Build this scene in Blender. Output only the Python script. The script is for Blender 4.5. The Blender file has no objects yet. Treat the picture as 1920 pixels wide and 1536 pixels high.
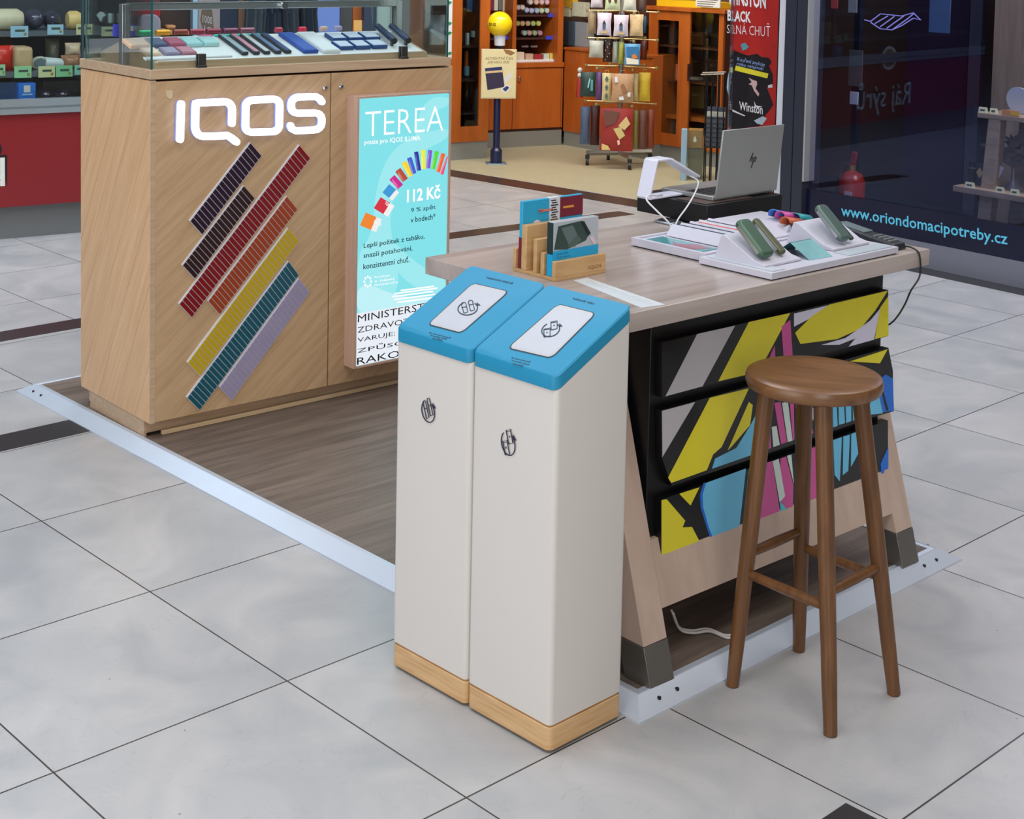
import bpy, bmesh, math, random
import numpy as np
from mathutils import Vector, Matrix

random.seed(7)
sc = bpy.context.scene
COL = sc.collection
PI = math.pi

# ------------------------------------------------------------------ camera
FPX, CX, CY, PITCH, ROLL = 2775.5459, 925.4486, 91.9134, 0.07064084, -0.01926376
CAMH = 1.65


def cam_rot():
    cp, sp = math.cos(PITCH), math.sin(PITCH)
    cr, sr = math.cos(ROLL), math.sin(ROLL)
    f = np.array([0, cp, -sp])
    r = np.array([1., 0, 0])
    d = np.cross(f, r)
    return np.array([cr * r + sr * d, -sr * r + cr * d, f])


RC = cam_rot()
C0 = np.array([0, 0, CAMH])
cd = bpy.data.cameras.new('camera')
cam = bpy.data.objects.new('camera', cd)
COL.objects.link(cam)
cd.sensor_width = 36.0
cd.lens = 36.0 * FPX / 1920.0
cd.shift_x = (960 - CX) / 1920.0
cd.shift_y = (CY - 768) / 1920.0
cd.clip_end = 60
mw = Matrix.Identity(4)
for i in range(3):
    mw[i][0] = RC[0][i]
    mw[i][1] = -RC[1][i]
    mw[i][2] = -RC[2][i]
    mw[i][3] = C0[i]
cam.matrix_world = mw
sc.camera = cam

sc.view_settings.view_transform = 'Standard'
sc.view_settings.look = 'None'
sc.view_settings.gamma = 1
sc.view_settings.exposure = 0.0
sc.view_settings.use_curve_mapping = False

# ------------------------------------------------------------------ light of the mall
w = bpy.data.worlds.new('mall_ambient')
sc.world = w
w.use_nodes = True
w.node_tree.nodes['Background'].inputs[0].default_value = (0.80, 0.86, 1.0, 1)
w.node_tree.nodes['Background'].inputs[1].default_value = 0.42


def area(name, loc, rot, sx, sy, power, col):
    l = bpy.data.lights.new(name, 'AREA')
    l.shape = 'RECTANGLE'
    l.size, l.size_y = sx, sy
    l.energy = power
    l.color = col
    o = bpy.data.objects.new(name, l)
    COL.objects.link(o)
    o.location = loc
    o.rotation_euler = rot
    return o


# rows of ceiling panels over the passage, spots over the shops
area('ceiling_panel_light', (-3.0, 3.5, 4.4), (0, 0, 0), 2.4, 4.0, 114, (0.78, 0.89, 1.0))
area('ceiling_panel_light', (0.3, 1.2, 4.6), (0, 0, 0), 3.0, 1.6, 82, (1.0, 0.98, 0.97))
area('ceiling_panel_light', (2.6, 4.6, 4.6), (0, 0, 0), 1.6, 3.0, 84, (0.97, 0.98, 1.0))
area('ceiling_panel_light', (-0.4, 6.8, 4.4), (0, 0, 0), 2.5, 1.8, 84, (0.90, 0.95, 1.0))
# added fill lamps behind and beside the camera, standing for no real source
area('side_fill_light', (-4.2, -1.2, 2.0), (math.radians(80), 0, math.radians(-50)), 4.0, 2.6, 118, (0.95, 0.965, 1.0))
area('side_fill_light', (1.8, -2.6, 2.0), (math.radians(82), 0, math.radians(18)), 4.0, 2.6, 176, (1.0, 0.98, 0.95))
area('shop_ceiling_light', (0.8, 9.9, 3.0), (math.radians(28), 0, 0), 3.2, 0.8, 105, (1.0, 0.92, 0.80))
area('counter_ceiling_light', (-3.0, 6.9, 3.0), (math.radians(28), 0, 0), 2.4, 0.6, 42, (0.72, 0.86, 1.0))


# ------------------------------------------------------------------ photo geometry helpers
def ray(px, py):
    return RC.T @ np.array([(px - CX) / FPX, (py - CY) / FPX, 1.0])


def at(px, py, z=0.0):
    d = ray(px, py)
    return C0 + (z - CAMH) / d[2] * d


class Fr:
    """upright local frame: x along a face, y away behind it, z up"""

    def __init__(s, x, y, yaw, z=0.0):
        a = math.radians(yaw)
        s.yaw = a
        s.o = np.array([x, y, z])
        s.X = np.array([math.cos(a), math.sin(a), 0])
        s.Y = np.array([-math.sin(a), math.cos(a), 0])

    @staticmethod
    def between(p0, p1):
        return Fr(p0[0], p0[1], math.degrees(math.atan2(p1[1] - p0[1], p1[0] - p0[0])))

    def loc(s, P):
        P = P - s.o
        return (float(P @ s.X), float(P @ s.Y), float(P[2]))

    def w(s, x, y, z):
        return s.o + x * s.X + y * s.Y + np.array([0, 0, z])

    def z(s, px, py, z):
        return s.loc(at(px, py, z))

    def fy(s, px, py, y=0.0):
        d = ray(px, py)
        P = s.o + y * s.Y
        t = ((P - C0) @ s.Y) / (d @ s.Y)
        return s.loc(C0 + t * d)

    def fx(s, px, py, x=0.0):
        d = ray(px, py)
        P = s.o + x * s.X
        t = ((P - C0) @ s.X) / (d @ s.X)
        return s.loc(C0 + t * d)

    def rect(s, x0, y0, x1, y1, y=0.0):
        a = s.fy(x0, (y0 + y1) / 2, y)
        b = s.fy(x1, (y0 + y1) / 2, y)
        t = s.fy((x0 + x1) / 2, y0, y)
        u = s.fy((x0 + x1) / 2, y1, y)
        return a[0], b[0], u[2], t[2]


def homog(src, dst):
    A = []
    for (x, y), (u, v) in zip(src, dst):
        A.append([x, y, 1, 0, 0, 0, -u * x, -u * y, -u])
        A.append([0, 0, 0, x, y, 1, -v * x, -v * y, -v])
    h = np.linalg.svd(np.array(A, float))[2][-1].reshape(3, 3)

    def f(x, y):
        q = h @ np.array([x, y, 1.])
        return (float(q[0] / q[2]), float(q[1] / q[2]))
    return f


# ------------------------------------------------------------------ materials
def lin(c):
    return tuple(((v / 255) / 12.92 if v / 255 <= 0.04045 else ((v / 255 + 0.055) / 1.055) ** 2.4) for v in c)


MATS = {}


def new_mat(name):
    m = bpy.data.materials.new(name)
    m.use_nodes = True
    nt = m.node_tree
    return m, nt, nt.nodes['Principled BSDF']


def N(nt, t, **kw):
    n = nt.nodes.new(t)
    for k, v in kw.items():
        setattr(n, k, v)
    return n


def M(col, rough=0.5, metal=0.0, emit=0.0, var=0.05, scale=30, spec=0.5, bump=0.0, alpha=1.0, trans=0.0, coat=0.0):
    key = (tuple(col), rough, metal, emit, var, scale, spec, bump, alpha, trans, coat)
    if key in MATS:
        return MATS[key]
    m, nt, b = new_mat('surface_%d_%d_%d' % tuple(int(c) for c in col))
    L = nt.links
    c = lin(col)
    tc = N(nt, 'ShaderNodeTexCoord')
    nz = N(nt, 'ShaderNodeTexNoise')
    nz.inputs['Scale'].default_value = scale
    nz.inputs['Detail'].default_value = 4
    L.new(tc.outputs['Object'], nz.inputs['Vector'])
    mx = N(nt, 'ShaderNodeMix', data_type='RGBA')
    mx.inputs[6].default_value = (*[v * (1 - var) for v in c], 1)
    mx.inputs[7].default_value = (*[min(1, v * (1 + var)) for v in c], 1)
    L.new(nz.outputs['Fac'], mx.inputs[0])
    L.new(mx.outputs[2], b.inputs['Base Color'])
    b.inputs['Roughness'].default_value = rough
    b.inputs['Metallic'].default_value = metal
    b.inputs['Specular IOR Level'].default_value = spec
    b.inputs['Alpha'].default_value = alpha
    b.inputs['Transmission Weight'].default_value = trans
    b.inputs['Coat Weight'].default_value = coat
    if emit > 0:
        for l_ in list(b.inputs['Base Color'].links):
            L.remove(l_)
        b.inputs['Base Color'].default_value = (0.01, 0.01, 0.012, 1)
        L.new(mx.outputs[2], b.inputs['Emission Color'])
        b.inputs['Emission Strength'].default_value = emit
    if bump > 0:
        bp = N(nt, 'ShaderNodeBump')
        bp.inputs['Strength'].default_value = bump
        bp.inputs['Distance'].default_value = 0.002
        L.new(nz.outputs['Fac'], bp.inputs['Height'])
        L.new(bp.outputs[0], b.inputs['Normal'])
    MATS[key] = m
    return m


def E(col, s=1.0):
    """self-luminous"""
    return M(col, rough=0.4, emit=s, var=0.01)


def wood(name, c1, c2, rot=(0, 0, 0), stretch=(2, 40, 40), rough=0.45, seam=0, seamcol=None, axis=0, seamw=0.03, boards=0, det=6):
    """grain stretched along local x after rotation; optional seams every `seam` metres along rotated y"""
    m, nt, b = new_mat(name)
    L = nt.links
    tc = N(nt, 'ShaderNodeTexCoord')
    mp = N(nt, 'ShaderNodeMapping')
    mp.inputs['Rotation'].default_value = rot
    L.new(tc.outputs['Object'], mp.inputs[0])
    sp = N(nt, 'ShaderNodeMapping')
    sp.inputs['Scale'].default_value = stretch
    L.new(mp.outputs[0], sp.inputs[0])
    nz = N(nt, 'ShaderNodeTexNoise')
    nz.inputs['Scale'].default_value = 1.0
    nz.inputs['Detail'].default_value = det
    nz.inputs['Roughness'].default_value = 0.6
    nz.inputs['Distortion'].default_value = 0.6
    L.new(sp.outputs[0], nz.inputs['Vector'])
    rp = N(nt, 'ShaderNodeValToRGB')
    rp.color_ramp.elements[0].position = 0.3
    rp.color_ramp.elements[0].color = (*lin(c2), 1)
    rp.color_ramp.elements[1].position = 0.68
    rp.color_ramp.elements[1].color = (*lin(c1), 1)
    L.new(nz.outputs['Fac'], rp.inputs[0])
    out = rp.outputs[0]
    if seam:
        sx = N(nt, 'ShaderNodeSeparateXYZ')
        L.new(mp.outputs[0], sx.inputs[0])
        dv = N(nt, 'ShaderNodeMath', operation='DIVIDE')
        L.new(sx.outputs[axis], dv.inputs[0])
        dv.inputs[1].default_value = seam
        fl = N(nt, 'ShaderNodeMath', operation='FLOOR')
        L.new(dv.outputs[0], fl.inputs[0])
        fr = N(nt, 'ShaderNodeMath', operation='FRACT')
        L.new(dv.outputs[0], fr.inputs[0])
        lt = N(nt, 'ShaderNodeMath', operation='LESS_THAN')
        L.new(fr.outputs[0], lt.inputs[0])
        lt.inputs[1].default_value = seamw
        wn = N(nt, 'ShaderNodeTexWhiteNoise', noise_dimensions='1D')
        L.new(fl.outputs[0], wn.inputs['W'])
        hs = N(nt, 'ShaderNodeHueSaturation')
        mr = N(nt, 'ShaderNodeMapRange')
        mr.inputs['To Min'].default_value = 1 - boards
        mr.inputs['To Max'].default_value = 1 + boards
        L.new(wn.outputs['Value'], mr.inputs[0])
        L.new(mr.outputs[0], hs.inputs['Value'])
        L.new(out, hs.inputs['Color'])
        mx = N(nt, 'ShaderNodeMix', data_type='RGBA')
        L.new(lt.outputs[0], mx.inputs[0])
        L.new(hs.outputs[0], mx.inputs[6])
        mx.inputs[7].default_value = (*lin(seamcol or c2), 1)
        out = mx.outputs[2]
    L.new(out, b.inputs['Base Color'])
    b.inputs['Roughness'].default_value = rough
    return m


def glass(name, tint=(235, 250, 248), refl=0.10, rough=0.0, fres=0.5, gcol=(255, 255, 255)):
    """thin clear pane: see-through with a mirror-like share that grows at grazing angles"""
    m = bpy.data.materials.new(name)
    m.use_nodes = True
    nt = m.node_tree
    nt.nodes.clear()
    L = nt.links
    o = N(nt, 'ShaderNodeOutputMaterial')
    t = N(nt, 'ShaderNodeBsdfTransparent')
    t.inputs[0].default_value = (*lin(tint), 1)
    g = N(nt, 'ShaderNodeBsdfGlossy')
    g.inputs['Roughness'].default_value = rough
    g.inputs[0].default_value = (*lin(gcol), 1)
    lw = N(nt, 'ShaderNodeLayerWeight')
    lw.inputs['Blend'].default_value = 0.25
    ma = N(nt, 'ShaderNodeMath', operation='MULTIPLY_ADD')
    L.new(lw.outputs['Fresnel'], ma.inputs[0])
    ma.inputs[1].default_value = fres
    ma.inputs[2].default_value = refl
    mx = N(nt, 'ShaderNodeMixShader')
    L.new(ma.outputs[0], mx.inputs[0])
    L.new(t.outputs[0], mx.inputs[1])
    L.new(g.outputs[0], mx.inputs[2])
    L.new(mx.outputs[0], o.inputs[0])
    return m


GLASS = glass('clear_glass', (248, 253, 252), 0.015)
SHOPGLASS = glass('shop_window_glass', (222, 226, 240), 0.035, 0.0, 0.32, (196, 214, 255))
WHITE = M((235, 235, 238), 0.35)
BLACK = M((16, 16, 18), 0.45)
STEEL = M((175, 178, 182), 0.28, 0.9)
DSTEEL = M((95, 94, 92), 0.35, 0.85)
CHROME = M((210, 212, 215), 0.12, 1.0)


# ------------------------------------------------------------------ mesh building
OFFS = {}


class MB:
    def __init__(s):
        s.v = []
        s.f = []
        s.m = []

    def add(s, vs, fs, mi=0):
        k = len(s.v)
        s.v += [tuple(map(float, v)) for v in vs]
        for f in fs:
            s.f.append(tuple(i + k for i in f))
            s.m.append(mi)
        return s

    def box(s, x0, x1, y0, y1, z0, z1, mi=0):
        v = [(x, y, z) for z in (z0, z1) for y in (y0, y1) for x in (x0, x1)]
        return s.add(v, [(0, 2, 3, 1), (4, 5, 7, 6), (0, 1, 5, 4), (2, 6, 7, 3), (0, 4, 6, 2), (1, 3, 7, 5)], mi)

    def hexa(s, b, t, mi=0):
        """b, t: four bottom and four top points, same order (ccw from above)"""
        return s.add(list(b) + list(t), [(3, 2, 1, 0), (4, 5, 6, 7), (0, 1, 5, 4), (1, 2, 6, 5), (2, 3, 7, 6), (3, 0, 4, 7)], mi)

    def prism(s, poly, fn, d0, d1, mi=0):
        """poly of 2D points; fn(u, v, d) -> point"""
        n = len(poly)
        a = sum(poly[i][0] * poly[(i + 1) % n][1] - poly[(i + 1) % n][0] * poly[i][1] for i in range(n))
        if a < 0:
            poly = poly[::-1]
        v = [fn(p[0], p[1], d0) for p in poly] + [fn(p[0], p[1], d1) for p in poly]
        f = [tuple(range(n)), tuple(range(2 * n - 1, n - 1, -1))]
        for i in range(n):
            j = (i + 1) % n
            f.append((i, i + n, j + n, j))
        return s.add(v, f, mi)

    def flat(s, pts, mi=0):
        return s.add(pts, [tuple(range(len(pts)))], mi)

    def tube(s, path, r, n=10, mi=0, cap=True, close=False):
        P = [Vector(p) for p in path]
        R = r if isinstance(r, (list, tuple)) else [r] * len(P)
        vs, fs = [], []
        up = None
        for i, p in enumerate(P):
            if close:
                t = (P[(i + 1) % len(P)] - P[i - 1]).normalized()
            else:
                t = (P[min(i + 1, len(P) - 1)] - P[max(i - 1, 0)]).normalized()
            if up is None:
                up = Vector((0, 0, 1)) if abs(t.z) < 0.9 else Vector((1, 0, 0))
                a = t.cross(up).normalized()
            else:
                a = (a - t * a.dot(t)).normalized()
            b = t.cross(a)
            for k in range(n):
                an = 2 * PI * k / n
                vs.append(p + (a * math.cos(an) + b * math.sin(an)) * R[i])
        m = len(P)
        for i in range(m if close else m - 1):
            for k in range(n):
                i2 = (i + 1) % m
                fs.append((i * n + k, i * n + (k + 1) % n, i2 * n + (k + 1) % n, i2 * n + k))
        if cap and not close:
            fs.append(tuple(range(n))[::-1])
            fs.append(tuple((m - 1) * n + k for k in range(n)))
        return s.add(vs, fs, mi)

    def lathe(s, prof, n=28, cx=0, cy=0, mi=0, sx=1, sy=1):
        """prof: list of (r, z) from bottom to top"""
        vs, fs = [], []
        for r, z in prof:
            for k in range(n):
                a = 2 * PI * k / n
                vs.append((cx + r * sx * math.cos(a), cy + r * sy * math.sin(a), z))
        for i in range(len(prof) - 1):
            for k in range(n):
                fs.append((i * n + k, i * n + (k + 1) % n, (i + 1) * n + (k + 1) % n, (i + 1) * n + k))
        fs.append(tuple(range(n))[::-1])
        fs.append(tuple((len(prof) - 1) * n + k for k in range(n)))
        return s.add(vs, fs, mi)

    def ball(s, c, r, n=14, mi=0, sc=(1, 1, 1)):
        prof = []
        for i in range(1, n // 2 + 2):
            a = -PI / 2 + PI * (i - 0.5) / (n // 2 + 1)
            prof.append((math.cos(a) * r, math.sin(a) * r))
        k = len(s.v)
        s.lathe(prof, n, 0, 0, mi)
        for i in range(k, len(s.v)):
            x, y, z = s.v[i]
            s.v[i] = (c[0] + x * sc[0], c[1] + y * sc[1], c[2] + z * sc[2])
        return s

    def pillow(s, c, wx, hz, dy, n=6, mi=0, power=0.5, skew=0.0, backmi=None):
        """soft bag standing in the xz plane, centred at c"""
        for side in (-1, 1):
            vs, fs = [], []
            for j in range(n + 1):
                for i in range(n + 1):
                    u, v = i / n * 2 - 1, j / n * 2 - 1
                    t = max(0.0, (1 - u * u) * (1 - v * v)) ** power
                    vs.append((c[0] + u * wx / 2 * (1 - 0.04 * math.cos(v * 3)) + skew * v * hz / 2, c[1] + side * dy / 2 * (0.12 + 0.88 * t), c[2] + v * hz / 2))
            for j in range(n):
                for i in range(n):
                    q = (j * (n + 1) + i, j * (n + 1) + i + 1, (j + 1) * (n + 1) + i + 1, (j + 1) * (n + 1) + i)
                    fs.append(q if side < 0 else q[::-1])
            s.add(vs, fs, mi)
        return s

    def xf(s, fn, k0=0):
        for i in range(k0, len(s.v)):
            s.v[i] = tuple(map(float, fn(*s.v[i])))
        return s

    def build(s, name, mats, parent=None, bevel=0.0, seg=2, smooth=False, angle=35, fr=None, off=None):
        if parent is not None:
            off = OFFS.get(parent.name)
        if off is not None:
            s.v = [(a - off[0], b - off[1], c - off[2]) for a, b, c in s.v]
        me = bpy.data.meshes.new(name)
        me.from_pydata(s.v, [], s.f)
        if not isinstance(mats, (list, tuple)):
            mats = [mats]
        for m in mats:
            me.materials.append(m)
        for p, mi in zip(me.polygons, s.m):
            p.material_index = mi
        bm = bmesh.new()
        bm.from_mesh(me)
        bmesh.ops.remove_doubles(bm, verts=bm.verts, dist=1e-6)
        if smooth or bevel:
            for f in bm.faces:
                f.smooth = True
            for e in bm.edges:
                if len(e.link_faces) == 2 and e.calc_face_angle(0) > math.radians(angle):
                    e.smooth = False
        bm.to_mesh(me)
        bm.free()
        o = bpy.data.objects.new(name, me)
        COL.objects.link(o)
        if bevel:
            b = o.modifiers.new('bevel', 'BEVEL')
            b.width = bevel
            b.segments = seg
            b.limit_method = 'ANGLE'
            b.angle_limit = math.radians(40)
            b.harden_normals = False
        if parent:
            o.parent = parent
            if off is not None:
                OFFS[o.name] = off
        elif fr is not None:
            o.location = tuple(fr.w(*(off or (0, 0, 0))))
            o.rotation_euler = (0, 0, fr.yaw)
        return o


def tag(o, label=None, cat=None, group=None, kind=None):
    if label:
        o['label'] = label
    if cat:
        o['category'] = cat
    if group:
        o['group'] = group
    if kind:
        o['kind'] = kind
    return o


def thing(name, label, cat, fr, group=None, off=(0, 0, 0)):
    o = bpy.data.objects.new(name, None)
    COL.objects.link(o)
    o.empty_display_size = 0.05
    o.location = tuple(fr.w(*off))
    o.rotation_euler = (0, 0, fr.yaw)
    tag(o, label, cat, group)
    OFFS[o.name] = off
    return o


def struct(o):
    o['kind'] = 'structure'
    return o


# text as flat mesh in a quad: corners ll, lr, ur, ul in 3D (local); stays in plane
def text_data(txt, bold=0.0, shear=0.0):
    c = bpy.data.curves.new('t', 'FONT')
    c.body = txt
    c.size = 1
    c.resolution_u = 2
    c.offset = bold
    c.shear = shear
    c.fill_mode = 'FRONT' if hasattr(c, 'fill_mode') else 'BOTH'
    o = bpy.data.objects.new('t', c)
    COL.objects.link(o)
    bpy.context.view_layer.update()
    dg = bpy.context.evaluated_depsgraph_get()
    me = bpy.data.meshes.new_from_object(o.evaluated_get(dg))
    vs = [tuple(v.co) for v in me.vertices]
    fs = [tuple(p.vertices) for p in me.polygons]
    bpy.data.objects.remove(o)
    bpy.data.curves.remove(c)
    bpy.data.meshes.remove(me)
    return vs, fs


def add_text(mb, txt, q, mi=0, bold=0.0, shear=0.0, flip=False):
    vs, fs = text_data(txt, bold, shear)
    if not vs:
        return mb
    x0 = min(v[0] for v in vs)
    x1 = max(v[0] for v in vs)
    y0 = min(v[1] for v in vs)
    y1 = max(v[1] for v in vs)
    q = [Vector(p) for p in q]
    out = []
    for v in vs:
        u = (v[0] - x0) / (x1 - x0)
        t = (v[1] - y0) / max(1e-6, (y1 - y0))
        out.append((1 - t) * ((1 - u) * q[0] + u * q[1]) + t * ((1 - u) * q[3] + u * q[2]))
    mb.add(out, fs, mi)
    return mb


def ribbon2d(path, wd, caps=6):
    """outline quads + round caps for a 2D stroke: returns list of polygons"""
    polys = []
    n = len(path)
    L, Rr = [], []
    for i in range(n):
        a = path[max(i - 1, 0)]
        b = path[min(i + 1, n - 1)]
        dx, dy = b[0] - a[0], b[1] - a[1]
        l = math.hypot(dx, dy) or 1
        nx, ny = -dy / l * wd / 2, dx / l * wd / 2
        L.append((path[i][0] + nx, path[i][1] + ny))
        Rr.append((path[i][0] - nx, path[i][1] - ny))
    outline = L[:]
    # end cap
    for (c, a, sgn) in ((path[-1], L[-1], 1),):
        a0 = math.atan2(a[1] - c[1], a[0] - c[0])
        for k in range(1, caps):
            an = a0 - PI * k / caps
            outline.append((c[0] + math.cos(an) * wd / 2, c[1] + math.sin(an) * wd / 2))
    outline += Rr[::-1]
    c, a = path[0], Rr[0]
    a0 = math.atan2(a[1] - c[1], a[0] - c[0])
    for k in range(1, caps):
        an = a0 - PI * k / caps
        outline.append((c[0] + math.cos(an) * wd / 2, c[1] + math.sin(an) * wd / 2))
    return outline, L, Rr


def arc(cx, cy, rx, ry, a0, a1, n=6):
    return [(cx + rx * math.cos(math.radians(a0 + (a1 - a0) * i / n)), cy + ry * math.sin(math.radians(a0 + (a1 - a0) * i / n))) for i in range(n + 1)]


def rrect(x0, y0, x1, y1, r, n=4):
    return (arc(x1 - r, y1 - r, r, r, 0, 90, n) + arc(x0 + r, y1 - r, r, r, 90, 180, n) + arc(x0 + r, y0 + r, r, r, 180, 270, n) + arc(x1 - r, y0 + r, r, r, 270, 360, n))


# ================================================================== FLOOR
TS, TV = 0.55813, 0.60011                      # tile pitch along u (right-back) and v (towards camera)
FT = Fr(-1.2515, 4.0757, 42.947)


def tile_mat():
    m, nt, b = new_mat('porcelain_tiles')
    L = nt.links
    tc = N(nt, 'ShaderNodeTexCoord')
    sx = N(nt, 'ShaderNodeSeparateXYZ')
    L.new(tc.outputs['Object'], sx.inputs[0])

    def math_(op, a, v=None):
        n = N(nt, 'ShaderNodeMath', operation=op)
        if isinstance(a, (int, float)):
            n.inputs[0].default_value = a
        else:
            L.new(a, n.inputs[0])
        if v is not None:
            if isinstance(v, (int, float)):
                n.inputs[1].default_value = v
            else:
                L.new(v, n.inputs[1])
        return n.outputs[0]
    lines, cells = [], []
    for ax, pitch in ((0, TS), (1, TV)):
        d = math_('DIVIDE', sx.outputs[ax], pitch)
        cells.append(math_('ROUND', math_('SUBTRACT', d, 0.5)))
        r = math_('ABSOLUTE', math_('SUBTRACT', d, math_('ROUND', d)))
        lines.append(math_('LESS_THAN', r, 0.0035))
    grout = math_('MAXIMUM', lines[0], lines[1])
    cx = N(nt, 'ShaderNodeCombineXYZ')
    L.new(cells[0], cx.inputs[0])
    L.new(cells[1], cx.inputs[1])
    wn = N(nt, 'ShaderNodeTexWhiteNoise', noise_dimensions='3D')
    L.new(cx.outputs[0], wn.inputs['Vector'])
    mp = N(nt, 'ShaderNodeVectorMath', operation='MULTIPLY_ADD')
    L.new(wn.outputs['Color'], mp.inputs[0])
    mp.inputs[1].default_value = (9, 9, 9)
    L.new(tc.outputs['Object'], mp.inputs[2])
    nz = N(nt, 'ShaderNodeTexNoise')
    nz.inputs['Scale'].default_value = 3.2
    nz.inputs['Detail'].default_value = 6
    nz.inputs['Distortion'].default_value = 1.3
    L.new(mp.outputs[0], nz.inputs['Vector'])
    rp = N(nt, 'ShaderNodeValToRGB')
    rp.color_ramp.elements[0].position = 0.30
    rp.color_ramp.elements[0].color = (*lin((168, 169, 171)), 1)
    rp.color_ramp.elements[1].position = 0.72
    rp.color_ramp.elements[1].color = (*lin((192, 189, 188)), 1)
    L.new(nz.outputs['Fac'], rp.inputs[0])
    n2 = N(nt, 'ShaderNodeTexNoise')
    n2.inputs['Scale'].default_value = 5
    n2.inputs['Detail'].default_value = 8
    n2.inputs['Distortion'].default_value = 3.5
    L.new(mp.outputs[0], n2.inputs['Vector'])
    vein = math_('LESS_THAN', math_('ABSOLUTE', math_('SUBTRACT', n2.outputs['Fac'], 0.5)), 0.004)
    n3 = N(nt, 'ShaderNodeTexVoronoi')
    n3.inputs['Scale'].default_value = 7
    L.new(tc.outputs['Object'], n3.inputs['Vector'])
    speck = math_('LESS_THAN', n3.outputs['Distance'], 0.018)
    v1 = N(nt, 'ShaderNodeMix', data_type='RGBA')
    L.new(math_('MULTIPLY', vein, 0.16), v1.inputs[0])
    L.new(rp.outputs[0], v1.inputs[6])
    v1.inputs[7].default_value = (*lin((120, 116, 112)), 1)
    v2 = N(nt, 'ShaderNodeMix', data_type='RGBA')
    L.new(math_('MULTIPLY', speck, 0.6), v2.inputs[0])
    L.new(v1.outputs[2], v2.inputs[6])
    v2.inputs[7].default_value = (*lin((70, 66, 62)), 1)
    hs = N(nt, 'ShaderNodeHueSaturation')
    mr = N(nt, 'ShaderNodeMapRange')
    mr.inputs['To Min'].default_value = 0.965
    mr.inputs['To Max'].default_value = 1.03
    L.new(wn.outputs['Value'], mr.inputs[0])
    L.new(mr.outputs[0], hs.inputs['Value'])
    L.new(v2.outputs[2], hs.inputs['Color'])
    mx = N(nt, 'ShaderNodeMix', data_type='RGBA')
    L.new(grout, mx.inputs[0])
    L.new(hs.outputs[0], mx.inputs[6])
    mx.inputs[7].default_value = (*lin((62, 56, 52)), 1)
    L.new(mx.outputs[2], b.inputs['Base Color'])
    ro = N(nt, 'ShaderNodeMapRange')
    ro.inputs['To Min'].default_value = 0.26
    ro.inputs['To Max'].default_value = 0.36
    L.new(nz.outputs['Fac'], ro.inputs[0])
    L.new(ro.outputs[0], b.inputs['Roughness'])
    bp = N(nt, 'ShaderNodeBump')
    bp.invert = True
    bp.inputs['Strength'].default_value = 0.4
    bp.inputs['Distance'].default_value = 0.002
    L.new(grout, bp.inputs['Height'])
    L.new(bp.outputs[0], b.inputs['Normal'])
    return m


TILE = tile_mat()
fl = MB().box(-9, 14, -7, 16, -0.12, 0).build('floor', TILE, fr=FT)
struct(fl)
DARKT = M((52, 49, 51), 0.3, var=0.15, scale=60)
DARKB = M((62, 50, 46), 0.3, var=0.15, scale=60)


def band(nm, u0, u1, v0, v1, m=DARKT, h=0.0012):
    o = MB().box(u0 * TS, u1 * TS, -v1 * TV, -v0 * TV, -0.01, h).build(nm, m, fr=FT)
    struct(o)


band('trim_1', -9, 8.3, -1.27, -1.02)
band('trim_2', -9, 2.9, -3.31, -3.07)
band('trim_3', -7, 0.972, 3.83, 4.08)
# dark strips at the tobacco shop entrance, from their photographed ends
def fpoly(nm, pix, m, h=0.0012, kind=True):
    P = [at(*p) for p in pix]
    o0 = P[0]
    mb = MB()
    mb.prism([(p[0] - o0[0], p[1] - o0[1]) for p in P], lambda a, b_, d: (a, b_, d), -0.01, h)
    o = mb.build(nm, m)
    o.location = (o0[0], o0[1], 0)
    struct(o)
    return o


fpoly('trim_4', [(700, 287), (848, 319), (1330, 397), (1600, 441), (1600, 466), (1330, 412), (848, 331), (700, 299)], DARKB)
fpoly('trim_5', [(560, 476), (848, 436), (1160, 396), (1190, 402), (848, 448), (560, 490)], DARKB)
SHOPF = M((184, 176, 146), 0.4, var=0.10, scale=9)
fpoly('floor_shop', [(560, 262), (700, 286), (848, 318), (1330, 395), (1600, 438), (1700, 380), (1500, 240), (1100, 210), (700, 215)], SHOPF, 0.0008)

# ================================================================== DISPLAY PLATFORM
Pn, Pr, Pl = at(1192, 1363), at(1803, 1051), at(24, 736)
PF = Fr.between(Pn, Pr)
PW = float(np.linalg.norm(Pr - Pn))
pl_ = PF.loc(Pl)
PFD = pl_[1]
PSK = pl_[0]                                 # slight skew at the far end
plat = thing('display_platform', 'low dark wood plank platform with metal ramp edging under the display cabinet and counter', 'platform', PF)
DECK = wood('grey_brown_planks', (126, 110, 98), (84, 72, 63), (0, 0, 0), (2.2, 26, 26), 0.5, 0.19, (70, 60, 55), 1, 0.012, 0.10)
KERB = M((214, 222, 234), 0.3, 0.42, var=0.03)
DH = 0.028


def sk(x, y):                                # left edge follows the photographed line
    return x + PSK * (1 - x / PW) * (y / PFD) + 0.012 * (1 - x / PW)


mb = MB()
mb.hexa([(sk(.05, .05), .05, 0.002), (PW - .05, .05, 0.002), (PW - .05, PFD - .05, 0.002), (sk(.05, PFD), PFD - .05, 0.002)],
        [(sk(.05, .05), .05, DH), (PW - .05, .05, DH), (PW - .05, PFD - .05, DH), (sk(.05, PFD), PFD - .05, DH)])
mb.build('deck', DECK, plat)


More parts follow.
